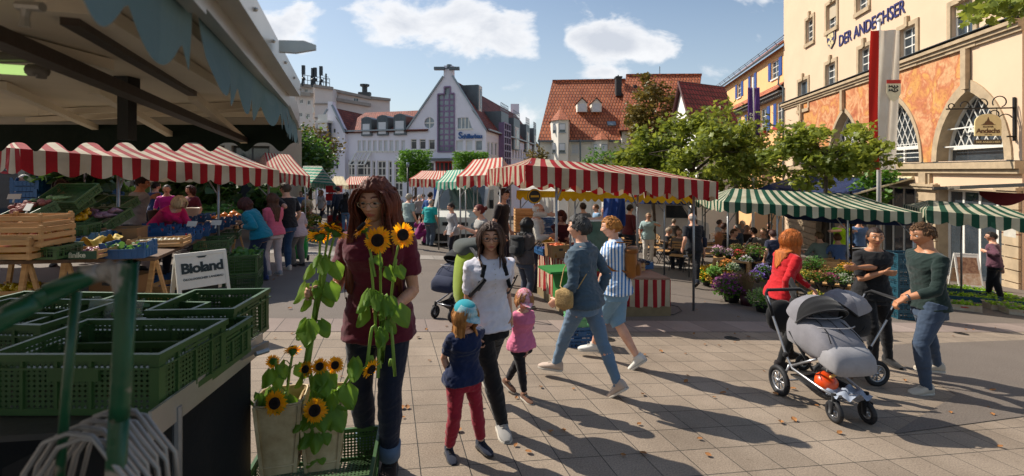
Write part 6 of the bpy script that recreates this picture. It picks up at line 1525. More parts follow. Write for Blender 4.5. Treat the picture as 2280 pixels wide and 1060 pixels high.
M_=Matrix.Translation(q)@Euler((R(28),0,R(-8))).to_matrix().to_4x4(); lb=MB(); lb.tube([(-.16,0,0),(0,0,.01),(.16,.02,0)],[.022,.016,.014],8); lb.ball((-.18,0,0),(.035,.028,.028)); l0=one('leek',lb,LEK,'pale leek lying in the tilted crate','leek',q,0,'leeks in the tilted green crate',True)
for i in range(9): o=l0 if i==0 else dup(l0,q); o.location=M_@Vector((-.18+.045*i,random.uniform(-.06,.08),.15+.02*(i%3))); o.rotation_euler=(.4,0,1.2+random.uniform(-.3,.3))
heap(q+Vector((0,.02,0)),-8,(.56,.36,.12),HERB,.07,'leafy greens in the tilted leek crate',70,'leaf_vegetables','vegetables',shape='leaf',tilt=28)
for px,py,l in ((30,444,'white price card at the left end of the potato crate'),(58,470,'tilted white price card among the potatoes'),(112,446,'wide white price card above the leeks'),(425,505,'white price card on the right row of blue crates'),(480,502,'white price card near the woman in the teal fleece')):
    mb=MB(); mb.box((0,0,.05),(.17,.006,.09)); mb.box((0,.01,0),(.02,.012,.1)); c=one('price_card',mb,mat('card_white','#cfc9bd',rough=.6,var=.05),l,'price card',TT(px,py,.40 if py<480 else .16),R(random.uniform(-30,20))); c.rotation_euler=(R(-25),0,R(random.uniform(-30,20)))
q=slant(165,498,-15,'tilted green crate of yellow peppers',(.5,.38,.12),.20); M_=Matrix.Translation(q)@Euler((R(28),0,R(-15))).to_matrix().to_4x4()
pb=MB(); pb.ball((0,0,0),(.042,.042,.036),9,6); pb.tube([(0,0,.03),(.005,0,.055)],.006,5); p0=one('pepper',pb,PEP,'glossy yellow pepper in the tilted crate','pepper',q,0,'yellow peppers in the tilted green crate',True)
for i in range(15): o=p0 if i==0 else dup(p0,q); o.location=M_@Vector((random.uniform(-.2,.2),random.uniform(-.14,.14),.13+random.uniform(0,.03))); o.rotation_euler=(random.random(),random.random(),0)
q=slant(212,500,-15,'large tilted green crate of mottled aubergines',(.6,.42,.14),.20); M_=Matrix.Translation(q)@Euler((R(28),0,R(-15))).to_matrix().to_4x4()
pb=MB(); pb.tube([(-.09,0,0),(-.07,0,0),(-.02,0,0),(.05,0,0),(.09,0,0)],[.012,.033,.034,.02,.012],9); p0=one('aubergine',pb,AUB,'mottled purple aubergine in the large tilted crate','aubergine',q,0,'aubergines in the large tilted crate',True)
for i in range(12): o=p0 if i==0 else dup(p0,q); o.location=M_@Vector((random.uniform(-.2,.2),random.uniform(-.13,.13),.14+random.uniform(0,.04))); o.rotation_euler=(0,random.uniform(-.3,.3),random.uniform(0,3))
slant(235,470,-15,'empty tilted green crate behind the aubergines',(.6,.42,.14),.34); slant(130,446,-5,'tilted green crate at the back above the leeks',(.6,.42,.12),.52,tilt=34)
for px,py,n,l in ((20,470,4,'far left'),(52,468,3,'left'),(195,470,3,'second')):
    for k in range(n): crate('blue',TT(px,py,.02)+Vector((0,.5,.12*k+.15)),random.uniform(-4,4),'empty blue crate %s in the %s stack at the stall back'%(['lowest','second from the bottom','third from the bottom','topmost'][k] if n==4 else ['lowest','middle','topmost'][k],l),(.6,.4,.17),group='stacked blue crates behind the vegetables')
row=[(418,541),(438,533),(456,526),(473,519),(489,512),(504,506),(518,500),(531,494)]
fill=[TOM,GRP,TOM,RAD,ONI,CAR,ONI,RAD]
nm_=['first','second','third','fourth','fifth','sixth','seventh','eighth']
for i,(px,py) in enumerate(row):
    q=TT(px,py)+Vector((-.16,.10,0)); crate('blue',q,-62,'blue crate %s from the front along the table edge'%nm_[i],(.36,.30,.15),group='blue crates along the right table edge'); heap(q,-62,(.32,.26,.1),fill[i],.02,'%s in the %s blue crate of the table edge row'%({TOM:'tomatoes',GRP:'grapes',RAD:'radishes',ONI:'onions',CAR:'carrots'}[fill[i]],nm_[i]),36,'vegetables','vegetables')
for i in range(9):
    px,py=[(352,527),(377,522),(398,517),(345,514),(370,509),(392,504),(418,499),(440,494),(462,489)][i]
    q=TT(px,py); crate('blue',q,-62,'blue crate %s in the inner rows of the vegetable table'%nm_[i%8] if i<8 else 'blue crate farthest back in the inner rows of the table',(.36,.30,.15),group='blue crates in the inner table rows'); heap(q,-62,(.32,.26,.1),[TOM,CAR,GRP,TOM,RAD,PEP,TOM,TOM,PUM][i],.022,['ripe tomatoes','bunched carrots','dark grapes','red tomatoes','red radishes','yellow peppers','bright tomatoes','red tomatoes','orange squash'][i]+' in inner blue crate %s'%(nm_[i] if i<8 else 'ninth'),30,'vegetables','vegetables')
heap(TT(480,478),0,(1.3,.7,.16),HERB,.11,'leafy greens heaped at the far end of the vegetable table',240,'leaf_vegetables','vegetables',shape='leaf')
pb=MB(); pb.ball((0,0,0),(.10,.10,.075),12,7); pb.tube([(0,0,.06),(.01,0,.10)],.012,5); p0=one('pumpkin',pb,PUM,'orange pumpkin on the greens at the far end of the table','pumpkin',TT(520,476,.15),0,'pumpkins at the far end of the table',True)
for px,py,s_ in ((500,478,.7),(488,481,.6),(512,481,.6),(476,484,.5),(530,480,.7)): dup(p0,TT(px,py,.14),scale=s_)
mb=MB(); mb.lathe([(.11,0),(.13,.05),(.19,.26),(.195,.27),(.18,.26),(.12,.05)],(0,0,0),20); one('weighing_bowl',mb,mat('white_plastic','#b9aa9c',rough=.4,var=.05),'pale weighing bowl on the table beside the woman in pink','bowl',TT(424,490,.02),smooth=True)
mb=MB(); mb.lathe([(.15,0),(.19,.26),(.2,.27),(.18,.26),(.14,.02)],(0,0,0),16); one('bucket',mb,mat('brown_plastic','#3c2217',rough=.5),'dark brown bucket in front of the woman in pink','bucket',TT(353,498,.0),smooth=True)
def gcr(style,px,py,rz,label,dim,dz=0,**k): q=G(px,py)+Vector((0,0,dz)); q.z+=.02; return crate(style,q,rz,label,dim,**k),q
_,q=gcr('slot',547,648,-70,'green crate of carrots standing on a second crate beside the asphalt',(.6,.42,.29),.30); heap(q+Vector((0,0,0)),-70,(.56,.38,.28),HERB,.09,'carrot tops spilling over the front green crate',120,'carrot_tops','vegetables',shape='leaf'); heap(q,-70,(.5,.34,.2),CAR,.018,'orange carrots inside the front green crate',60,'carrots','carrots',shape='long')
gcr('slot',547,648,-70,'lower green crate under the crate of carrots',(.6,.42,.29),0)
_,q=gcr('green',470,640,-66,'tall dark green container under the flat crates by the table',(.6,.45,.62)); 
_,q=gcr('slot',478,640,-66,'flat green crate on top of the tall green container',(.62,.48,.13),.64); gcr('slot',505,600,-66,'flat green crate behind the tall green container',(.6,.45,.13),.60)
_,q=gcr('wood',370,690,10,'wooden crate on the ground under the vegetable table',(.6,.4,.2)); gcr('wood',395,672,10,'wooden crate behind the chalk sign under the table',(.6,.4,.25)); gcr('blue',330,640,10,'blue crate on the ground under the table',(.6,.4,.2)); _,q=gcr('card',270,705,-12,'closed brown printed carton beneath the table front',(.5,.35,.2),.28); gcr('card',250,705,-12,'brown carton under the printed one',(.5,.35,.28),0)
_,q=gcr('wood',40,720,5,'wooden tray of yellow fruit under the table at the left edge',(.6,.4,.1),.28); heap(q,5,(.56,.36,.1),mat('yellow_fruit','#c9a81c',rough=.4),.03,'yellow fruit in the tray under the table',50,'plums','fruit')
b=G(447,742); t=thing('sandwich_board','white framed folding sandwich board with black lettering over a chalk panel','sandwich board',b,R(50)); 
CWH=mat('white_board','#d6d1c3',rough=.5,var=.06); CHK=mat('chalkboard','#1b211f',rough=.7,var=.15)
def board(par,w,h,lean,top,m1,m2,txt=None):
    for s,nm in ((1,'front_panel'),(-1,'back_panel')):
        a=R(lean)*s; M_=Matrix.Translation((0,-s*h*math.sin(R(lean)),0))@Matrix.Rotation(-a,4,'X') if s>0 else Matrix.Translation((0,h*math.sin(R(lean)),0))@Matrix.Rotation(R(lean),4,'X')
        mb=MB(); mb.M=M_; f=.035
        for x in (-1,1): mb.box((x*(w/2-f/2),0,h/2),(f,.03,h))
        mb.box((0,0,.12),(w-2*f,.03,f)); mb.box((0,0,h-f/2),(w-2*f,.03,f)); pn=mb.build(nm,m1,par)
        mb=MB(); mb.M=M_; y=-.004; mb.box((0,y,.12+(h-.17)*.27),(w-2*f,.012,(h-.2)*.52)); mb.build('chalk_panel',m2,pn)
        mb=MB(); mb.M=M_; mb.box((0,y,h-.035-(h-.2)*.235),(w-2*f,.012,(h-.2)*.47)); mb.build('poster',m1,pn)
        if s>0: yield M_,pn
for M_,pn in board(t,.50,.94,17,0,CWH,CHK):
    mb=MB(); E_=Euler((R(90),0,0)).to_matrix().to_4x4()
    text_on(mb,'Bioland',.150,M_@Matrix.Translation((.0,-.013,.77))@E_,.002,bold=.006,spacing=.92); text_on(mb,'ÖKOLOGISCHER LANDBAU',.031,M_@Matrix.Translation((0,-.013,.655))@E_,.001,bold=.0006); mb.build('lettering',mat('black_letters','#14201a',rough=.5),pn)
    mb=MB(); text_on(mb,'aus Eigenanbau',.055,M_@Matrix.Translation((0,-.013,.46))@E_,.001,shear=.3); text_on(mb,'vom Land',.055,M_@Matrix.Translation((.05,-.013,.36))@E_,.001,shear=.3); mb.build('chalk_writing',mat('chalk','#b8b8ae',rough=.9),pn)
    mb=MB(); mb.M=M_; mb.prism([(-.05,0),(.05,0),(.03,-.018),(-.03,-.018)],.004,Matrix.Translation((0,-.012,.895))@E_); mb.build('clip',MC['black_letters'],pn)
CH=.85
def CT(px,py,dh=0): return TP(px,py,CH+dh)
b=GY(300,2.0); t=thing('trailer_counter','metal trailer counter with black cloth below, lower left','counter',b); O=b.copy()
a0=CT(345,936);a1=CT(572,766); dd=(a1-a0).normalized(); nn=Vector((dd.y,-dd.x,0)).normalized()
m=MB(); c0=a0-dd*.05; c1=a1+dd*.03; lft=-nn*2.6
q=[c0-O,c1-O,c1+lft-O,c0+lft-O]; m.add([v-Vector((0,0,.02)) for v in q]+[v for v in q],[(0,1,2,3),(7,6,5,4),(0,1,5,4),(1,2,6,5),(2,3,7,6),(3,0,4,7)]); m.build('counter_top',mat('grey_plastic','#3c3a36',rough=.5),t)
m=MB(); m.beam(c0-O+nn*.012,c1-O+nn*.012,.012,.10); m.build('edge_rail',ALU,t)
m=MB(); m.beam(a0.lerp(a1,.72)-O+nn*.02+Vector((0,0,.01)),a1-O+nn*.05+Vector((0,0,.0)),.02,.03); m.tube([a0.lerp(a1,.8)-O+nn*.06,a0.lerp(a1,.86)-O+nn*.10],.012,8); m.build('latch',STEEL,t)
lg=CT(395,905); gzz=gz(lg.x,lg.y); m=MB(); m.tube([lg-O,Vector((lg.x,lg.y,gzz))-O],.016,8); m.beam(lg-O+Vector((-.05,.1,-.02)),Vector((lg.x,lg.y,lg.z-.14))-O,.012,.012); m.tube([Vector((lg.x+math.cos(a)*.03,lg.y,gzz+.05+math.sin(a)*.03))-O for a in [2*pi*k/10 for k in range(11)]],.006,5); m.build('leg',STEEL,t)
m=MB(); s0=CT(395,905)-nn*.2-O; s1=a1-nn*.02-O; 
def drape(p,q_,h):
    m.grid(lambda u,v:(p.lerp(q_,u)+Vector((0,0,-v*h))+nn*(.02*math.sin(u*22)*(v))),40,6)
bk=MB0
drape(a1-O-nn*.03,a0.lerp(a1,-.3)-O-nn*.25,CH-.03); m.grid(lambda u,v:(a1-O-nn*.03).lerp(a1-O-nn*2.4,u)+Vector((0,0,-v*CH)),20,4); m.build('black_cloth',mat('black_cloth','#0a0a0b',rough=.9,var=.2,bump=.2),t,True)
def big(px,py,rz,label,dim,dh=0,style='green',al=(1,1)):
    q=CT(px,py,dh); c=q+rotz(R(rz))@Vector((-dim[0]/2*al[0],dim[1]/2*al[1],0)); return crate(style,c,rz,label,dim,group=None),c
rz0=math.degrees(math.atan2(dd.y,dd.x))-90
_,c1_=big(354,925,rz0*.3-2,'large green lattice crate nearest the camera on the trailer counter',(.60,.40,.215)); 
_,_c=big(470,850,rz0*.4,'lower green crate just behind the nearest one on the counter',(.60,.34,.17))
_,c3=big(520,793,rz0*.6,'large green crate at the far right corner of the counter',(.40,.40,.23)); 
big(330,812,-3,'green crate behind the nearest one, left of the corner crate',(.60,.40,.17)); big(335,768,-3,'green crate in the back row of the counter',(.60,.40,.15)); big(90,812,-3,'green crate at the left end of the second counter row',(.60,.40,.17)); big(120,768,-3,'green crate at the left end of the back counter row',(.60,.40,.15))
mb=MB(); mb.grid(lambda u,v: Vector(((u-.5)*.28,(v-.5)*.05+.02*math.sin(u*12),v*.17+.01*math.sin(u*20))),18,8); bg_=mat('clear_plastic','#c8cfc4',rough=.2,var=.1,bump=.4,bscale=30); bg_.node_tree.nodes['Principled BSDF'].inputs['Alpha'].default_value=.3; o=one('plastic_bag',mb,bg_,'clear plastic bag with herbs standing in a green crate','bag',CT(255,745,.05)+Vector((0,.0,0)),0,smooth=True)
heap(CT(255,748,.03),0,(.25,.06,.1),HERB,.05,'green herbs inside the clear plastic bag',40,'herbs','herbs',shape='leaf')
t=thing('clothes_rack','green painted tubular rack with worn steel patches, out of focus in the foreground','rack',(-.47,.6,gz(-.47,.6))); O=t.location.copy()
GP=mat('worn_green_paint','#0c4a2c',rough=.35,var=.2,scale=9,bump=.2,bscale=40)
nt=GP.node_tree; N=nt.nodes; L=nt.links; b_=N['Principled BSDF']; nz=N.new('ShaderNodeTexNoise'); nz.inputs['Scale'].default_value=14; nz.inputs['Detail'].default_value=5; rp=N.new('ShaderNodeValToRGB'); rp.color_ramp.elements[0].position=.55; rp.color_ramp.elements[1].position=.6; tcx=N.new('ShaderNodeTexCoord'); L.new(tcx.outputs['Object'],nz.inputs['Vector']); L.new(nz.outputs['Fac'],rp.inputs[0]); mxx=N.new('ShaderNodeMix'); mxx.data_type='RGBA'; L.new(rp.outputs[0],mxx.inputs[0]); old=b_.inputs['Base Color'].links[0].from_socket; L.new(old,mxx.inputs[6]); mxx.inputs[7].default_value=(.30,.25,.2,1); L.new(mxx.outputs[2],b_.inputs['Base Color'])
Yk=.60
pts=[P(-80,755,.50),P(60,683,.54),P(150,635,.57),P(205,612,.585),P(240,606,.595),P(268,620,.60),P(280,655,.60),P(278,720,.60),P(270,850,.60),P(255,1100,.61)]
sm_=[]; 
for i in range(len(pts)-1):
    p0,p1,p2,p3=pts[max(i-1,0)],pts[i],pts[i+1],pts[min(i+2,len(pts)-1)]
    for k in range(5): u=k/5; sm_.append(.5*((2*p1)+(p2-p0)*u+(2*p0-5*p1+4*p2-p3)*u*u+(3*p1-3*p2+p0-p3)*u**3))
sm_.append(pts[-1]); m=MB(); m.tube([q-O for q in sm_]+[Vector((pts[-1].x,pts[-1].y,0))-O],.0112,14); m.build('frame_tube',GP,t,True)
m=MB(); m.tube([P(170,650,.62)-O,P(150,850,.62)-O,P(130,1100,.62)-O],.0055,8); m.build('rod',GP,t,True)
WIRE=mat('white_wire','#8f8b86',rough=.4,metal=.3,var=.1,bump=.1)
for k in range(5):
    o=MB(); px=135+30*k; y_=.60+.03*k; top=P(px+70-6*k,965-14*k,y_); s_=.055
    pth=[top+Vector((-.10,0,-.11)),top+Vector((-.085,0,-.05)),top+Vector((-.06,0,-.012)),top+Vector((-.03,0,0)),top+Vector((0,0,-.004)),top+Vector((.02,0,-.03)),top+Vector((.045,0,-.06)),top+Vector((.05,0,-.11))]
    root=thing('wire_hanger','pale wire hanger hanging from the green rack, blurred','hanger',top,0,'wire hangers on the green rack'); o.tube([q-top for q in pth],.0032,6); o.tube([q-top+Vector((.008,.01,-.012)) for q in pth],.0032,6); o.build('wire',WIRE,root,True)
def gpy(px,Y): return 452+TX*(px-1140)+F*EYE/Y
PEO={}
def W(label,px,yt,face,yf=None,Y=None,feet=None,hd=None,h=None,**k):
    loc=G(px,yf) if yf else GY(px,Y); Y=loc.y; s=Y/F
    H_=(gpy(px,Y)-yt)*s*.985
    if h: loc=loc+Vector((0,0,max(0,H_-h))) if H_>h*1.06 else loc
    else: h=H_
    inv=rotz(-R(face)); k2={}
    if feet:
        for nm,f in zip(('fL','fR'),feet):
            q=inv@(G(f[0],f[1])-loc); k2[nm]=(q.x,q.y,q.z+(f[2] if len(f)>2 else 0))+tuple(f[3:4] or (0,))+tuple(f[4:])
    if hd:
        for nm,f in zip(('hL','hR'),hd):
            if f: q=inv@(P(f[0],f[1],Y+f[2])-loc); k2[nm]=tuple(q)
    if 'fL' not in k and 'fL' not in k2:
        for nm,x,y in (('fL',-.1,.04),('fR',.1,-.04)):
            wv=rotz(R(face))@Vector((x*h/1.7,y,0)); k2[nm]=(x*h/1.7,y,-SY*wv.y-TX*wv.x,0)
    k2.update(k); p=person(label,loc,face,h=h,**k2); p.Y=Y; return p
DRK='#15151a'
sun_w=W('woman in a maroon blouse with long auburn hair and glasses holding sunflowers',843,386,178,yf=1046,feet=((868,1050),(818,1018)),hd=((872,690,-.26),(728,655,-.24)),eL=(-.35,-1,-.6),eR=(.3,-1,-.5),
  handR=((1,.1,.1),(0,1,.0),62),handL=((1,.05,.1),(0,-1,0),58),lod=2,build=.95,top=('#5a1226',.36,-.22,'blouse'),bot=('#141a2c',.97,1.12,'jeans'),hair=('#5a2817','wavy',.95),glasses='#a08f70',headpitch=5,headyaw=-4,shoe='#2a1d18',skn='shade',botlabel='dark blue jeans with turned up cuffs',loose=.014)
m=MB()
for sg in (-1,1):
    a=sun_w.ank[sg];kn=sun_w.knee[sg]; m.tube([a.lerp(kn,.03),a.lerp(kn,.25)],[.062,.066],18)
m.build('jeans_cuff',fab('cuff','#5b6c82'),sun_w.root,True)
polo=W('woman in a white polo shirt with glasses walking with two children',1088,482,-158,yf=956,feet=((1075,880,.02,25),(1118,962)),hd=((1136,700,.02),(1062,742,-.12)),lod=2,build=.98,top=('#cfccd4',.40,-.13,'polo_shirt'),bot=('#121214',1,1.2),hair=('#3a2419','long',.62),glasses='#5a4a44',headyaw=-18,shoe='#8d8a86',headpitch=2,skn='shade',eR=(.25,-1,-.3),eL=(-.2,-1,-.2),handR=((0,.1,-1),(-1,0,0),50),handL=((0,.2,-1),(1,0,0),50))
boy=W('small child in a navy t-shirt, red trousers and turquoise cap',1032,664,-150,yf=1008,feet=((1072,1003),(1000,1014)),hd=((1062,762,.06),(1004,842,-.02)),eL=(-.6,-.8,-.5),lod=2,child=1,top=('#101f42',.38,-.10,'t_shirt'),bot=('#8e1b2c',.97,1.15),hair=('#a5713c','long',.8),headpitch=16,headyaw=12,shoe='#1b2233')
girl=W('toddler girl in a pink top and patterned pink cap',1162,640,-140,yf=888,feet=((1130,872,.03,20),(1168,890)),hd=((1172,778,-.04),(1138,706,-.0)),lod=2,child=1,top=('#cf6f8e',.98,-.12,'long_sleeved_top'),bot=('#16131a',.95,1.0),hair=('#9a6a40','bob',.7),headpitch=22,headyaw=-20,shoe='#6a4a38')
den=W('woman in a denim shirt and jeans with a straw bag at her side',1302,471,58,yf=868,feet=((1232,838,0,0),(1368,884,.05,38)),hd=((1240,668,-.05),(1330,662,.12)),eL=(-.4,-1,-.1),lod=2,build=1.05,top=('#41525f',.97,-.13,'denim_shirt'),bot=('#5c7389',1,.92),hair=('#3a3836','quiff'),shoe='#b3a091',headyaw=10,twist=-6,loose=.003,fold=1.4)
stp=W('blond person in a blue and white striped shirt with a tan leather backpack',1372,474,74,yf=812,feet=((1318,792,.0,0),(1412,822,.06,40)),hd=((1330,640,.1),(1392,640,-.05)),lod=2,build=1.08,top=('#c9d2dd',.45,-.12,'striped_shirt'),bot=('#6f8fa5',.56,1.35,'denim_shorts'),hair=('#a0682c','short'),shoe='#c9c5bd',headpitch=8,loose=.012)
red=W('woman in a red cardigan with long ginger hair leaning on a pram handle',1738,501,-82,yf=815,feet=((1762,806),(1738,820)),hd=((1812,650,.10),(1752,664,-.12)),lean=15,lod=2,top=('#b3141c',.97,-.10,'cardigan'),bot=('#131315',1,.92),hair=('#a85c24','long',.85),headyaw=2,shoe='#1a1416',handR=((.2,1,-.5),(0,0,-1),50),handL=((.0,1,-.5),(0,0,-1),50))
blk=W('woman in a black blouse with dark hair tied back standing with folded arms',1942,497,174,yf=812,feet=((1978,812),(1945,818)),hd=((1908,596,-.20),(1968,606,-.23)),eL=(-1,-.2,-1),eR=(1,-.2,-1),handL=((1,.3,.0),(0,-1,.2),25),handR=((-1,.3,-.1),(0,-1,.2),25),lod=2,top=('#141416',.48,-.16,'blouse'),bot=('#17171a',1,1.05),hair=('#2a1a12','bun'),headyaw=-14,shoe='#1a1a1c',skn='tan',loose=.01)
man=W('man in a dark green sweater and blue jeans talking to two women',2068,486,84,yf=872,feet=((2062,876,0,0,8),(2090,850,0,0,-4)),hd=((2016,664,-.15),(2030,650,.12)),lod=2,fem=False,build=1.0,top=('#172824',.80,-.10,'sweater'),bot=('#38465a',1,1.08,'jeans'),hair=('#5a4028','crop'),headpitch=12,headyaw=4,shoe='#b9ad9c',handL=((.1,1,-.6),(0,-.3,-1),45),handR=((0,1,-.6),(0,-.3,-1),45),skn='tan')
m=MB(); wv=man.wr[-1]; ev=man.el[-1]; m.tube([wv.lerp(ev,.06),wv.lerp(ev,.13)],.034,14); m.build('wristwatch',mat('watch_steel','#6b6b6e',rough=.3,metal=.8),man.root,True)
def collar(pr,m_,nm='collar'):
    c,(rt,fw,up)=pr.spine(1.0); k=pr.k; mb=MB(); rg=[]
    for z,w in ((.0,.050),(.017,.043),(.020,.046),(-.012,.062)): rg.append([c+up*(z*k)+rt*(math.cos(a)*w*k*1.12)+fw*(math.sin(a)*w*k-.002)-up*(max(0,math.sin(a))**3*.030*k) for a in [2*pi*q/28 for q in range(28)]])
    mb.rings(rg,cap=False); mb.build(nm,m_,pr.root,True)
    mb=MB(); pv=None
    for i in range(7): q,(r2,f2,u2)=pr.spine(.94-.07*i); q=q+f2*((.052+.030*math.sin(min(1,i/3.2)*pi*.5))*k+.012); mb.ball(q,.0045,6,4)
    mb.build('buttons',mat('button','#b8b4aa',rough=.4),pr.root)
collar(polo,fab('top'+'cfccd4','#cfccd4')); collar(den,fab('top41525f','#41525f')); collar(stp,fab('stripe_collar','#b4c4d6'))
wlk=W('balding man in black t-shirt and black trousers walking away past the flower stall',1545,471,14,yf=636,feet=((1530,606,0,0),(1548,642,.05,35)),hd=((1520,553,-.05),(1568,560,0)),lod=1,fem=False,build=1.1,top=('#15181f',.42,-.12),bot=(DRK,1,1.2),hair=('#8d8882','bald'),shoe='#1b2230')
W('bald elderly man in a turquoise t-shirt and grey jeans with his back to the camera',957,441,-25,yf=548,lod=1,fem=False,build=1.2,top=('#1d9b98',.42,-.08),bot=('#4a5563',1,1.4),hair=('#b9b0a6','bald'),lean=6)
W('woman in a grey t-shirt with red hair tied up pushing the black pram',1078,449,118,yf=645,hd=((1034,508,-.1),(1050,530,-.2)),lod=1,top=('#97948f',.35,-.10),bot=('#2c3040',1,1.0),hair=('#5c1c18','bun'),headyaw=-20,lean=10)
sch=W('woman in a dark jacket with long black hair and black backpack at the fruit counter',1168,480,-52,yf=684,hd=((1186,600,.2),(1182,590,.15)),lod=1,top=('#4a403e',1,-.10,'jacket'),bot=('#3c4150',1,1.05),hair=('#14100f','long',.8),headpitch=12,loose=.01,shoe='#77706a')
W('old man with white hair and white jacket gesturing behind the fruit counter',1192,460,-95,Y=9.3,lod=1,fem=False,build=1.15,hd=((1222,478,-.1),(1225,525,-.2)),top=('#c6bfb2',.95,-.1,'jacket'),hair=('#cfc9c0','bald'),glasses='#555555',h=1.72)
W('tall young stallholder in a black and red shirt looking down beside the white van',1116,414,-110,Y=9.8,h=1.85,lod=1,fem=False,top=('#1c1316',.4,-.1),hair=('#33221a','short'),headpitch=20,headyaw=-20)
W('woman in a dark red patterned blouse serving behind the fruit counter',1250,464,172,Y=9.6,lod=1,hd=((1240,530,-.2),(1262,532,-.2)),top=('#4a1a20',.9,-.1),hair=('#4a2014','bob'),headpitch=30)
W('woman in a grey cardigan at the counter left of the white van',1008,449,120,Y=13,lod=1,top=('#9b9a9c',.95,-.25,'cardigan'),bot=('#1d1f2a',1,1),hair=('#2b2422','short'),headpitch=10)
W('woman with sunglasses in a pale blue t-shirt and white trousers walking towards the camera',1443,471,176,yf=583,hd=((1462,500,-.1),None),lod=1,build=1.2,top=('#9fb8b8',.4,-.2),bot=('#d0cbc2',1,1.1),hair=('#8d7358','short'),glasses='#111111',shoe='#8d8a86')
W('woman in a teal fleece with dark red hair bending over the vegetable crates',580,427,96,Y=8.5,lean=34,lod=1,build=1.1,hd=((545,505,-.15),(540,495,.15)),top=('#0f6f86',1,-.12,'fleece'),bot=('#24304a',1,1.1),hair=('#3c1a17','bob'),headpitch=25,loose=.015,shoe='#2a3a6a')
W('woman in a pink t-shirt and white trousers with long brown hair seen from behind',610,426,62,yf=612,hd=((590,497,.1),(597,500,.2)),lod=1,build=1.05,top=('#cf5f76',.38,-.12),bot=('#c4b5b4',1,1.05),hair=('#4a2c1e','long',1.0),headyaw=15,shoe='#8e9298')
W('tall man in a black polo shirt and blue jeans beside the woman in pink',640,402,70,yf=602,feet=((630,590),(642,600)),hd=((632,462,-.15),None),lod=1,fem=False,top=('#14151a',.42,-.12),bot=('#2c4666',1,1.15),hair=('#4a3c30','crop'),glasses='#222222',shoe='#bfb9b0')
W('elderly woman in a pale checked blouse and grey trousers behind the man in black',664,446,75,Y=10.4,lod=1,build=1.15,top=('#b5a6ac',.5,-.2),bot=('#6e6a66',1,1.3),hair=('#b5b1ac','short'))
W('vendor in a light grey t-shirt reaching over behind the vegetable table',300,387,-28,Y=8.6,lean=12,lod=1,fem=False,build=1.1,hd=((336,440,.2),(292,460,0)),top=('#8f8d88',.38,-.12),bot=('#23242c',1,1.1),hair=('#241812','short'),headyaw=-35,headpitch=15,skn='tan')
W('blond woman in a bright pink jumper bent over the vegetable table',355,433,-100,Y=8.3,lean=58,lod=1,build=1.15,h=1.58,hd=((430,512,-.1),(425,505,.15)),top=('#d01a5c',.75,-.1,'jumper'),bot=('#2a2c38',1,1.1),hair=('#c6a67c','bob'),headpitch=30)
W('person in a magenta top behind the bending woman in pink',372,408,-150,Y=11.5,lod=0,top=('#b01f86',.5,-.1),hair=('#5c5a58','short'))
W('woman in a maroon top beside the second stall post',428,410,160,Y=11.8,lod=0,build=1.2,top=('#5c1c30',.4,-.1),hair=('#3a1a14','bob'))
W('person in a blue t-shirt behind the vendor in grey',344,402,-20,Y=12.5,lod=0,fem=False,top=('#1f3f74',.4,-.1),hair=('#1e1612','short'))
W('white haired customer behind the far left blue crates',60,385,170,Y=10.5,lod=0,build=1.1,top=('#6a3a34',.9,-.1),hair=('#cfcac4','short'))
W('woman with dark curly hair behind the leeks',136,403,-140,Y=8.6,lod=1,h=1.55,top=('#1d1a1c',.9,-.1),hair=('#2a1a14','curly',.6),skn='tan')
W('woman with long light brown hair in a white top walking through the market',716,420,150,yf=504,feet=((712,503),(728,498,.02,20)),lod=0,top=('#c6bfb8',.6,-.15),bot=('#262c3a',1,1.05),hair=('#7a583c','long',.9))
W('woman in a black jacket seen from behind, left of the sunflower woman',770,425,10,Y=20,lod=0,top=('#17161a',1,-.15,'jacket'),bot=('#5d7896',1,1.1),hair=('#1c1614','long',.6))
W('man in a dark blue jacket walking beside the woman in black',754,413,60,Y=20.5,lod=0,fem=False,top=('#232a3a',1,-.15,'jacket'),bot=('#23242b',1,1.1),hair=('#2a2422','short'))
W('elderly woman in a grey green t-shirt right of the sunflower woman',908,428,-30,Y=15.5,lod=1,build=1.1,top=('#8fa09c',.4,-.15),bot=('#2c3440',1,1.1),hair=('#a59a88','short'))
W('woman in a black and white striped top in the distant crowd',934,432,20,Y=24,lod=0,top=('#8d8d90',.6,-.15),bot=('#15151a',1,1),hair=('#b8b2a8','short'))
W('person in a blue top reaching up behind the man in turquoise',956,425,-30,Y=19,lod=0,fem=False,top=('#1c4a8a',.5,-.1),bot=('#222531',1,1.1),hair=('#2a1d16','short'))
W('person in magenta trousers crouching beside the man in turquoise',936,490,-60,Y=17,h=1.62,hip=(-.1,.32),fL=(-.12,.15,0,0),fR=(.12,.1,0,0),lean=40,lod=0,top=('#7a1c5c',.9,-.05),bot=('#8a2a6a',1,1.1),hair=('#3a2a20','short'))
W('woman leaning over the flowers in a dark blue dress behind the woman in red',1728,508,5,Y=11.5,lean=18,lod=1,build=1.2,top=('#23263a',.35,-.25),bot=('#1c1e2a',1,1.2),hair=('#3a1f18','short'))
W('cyclist in a neon yellow jersey and dark helmet standing by the restaurant door',1873,482,172,Y=16.3,lod=1,fem=False,build=1.1,hd=((1850,515,-.2),(1895,515,-.2)),top=('#9fc814',.4,-.1,'jersey'),bot=('#14161a',.6,1.0),hair=('#1a1412','crop'))
W('musician in a blue shirt at a keyboard beside the cyclist',1912,480,170,Y=17,lod=0,fem=False,top=('#4a6488',.9,-.1),hair=('#5a4a3c','short'))
W('man in a purple shirt and black trousers with a shoulder bag near the menu board',2214,513,38,yf=668,feet=((2200,664),(2230,670)),hd=((2196,560,-.1),(2232,600,.0)),lod=1,fem=False,build=1.1,top=('#5d3a48',.95,-.12),bot=('#15151a',1,1.15),hair=('#2a2420','short'),headyaw=20,glasses='#222222')
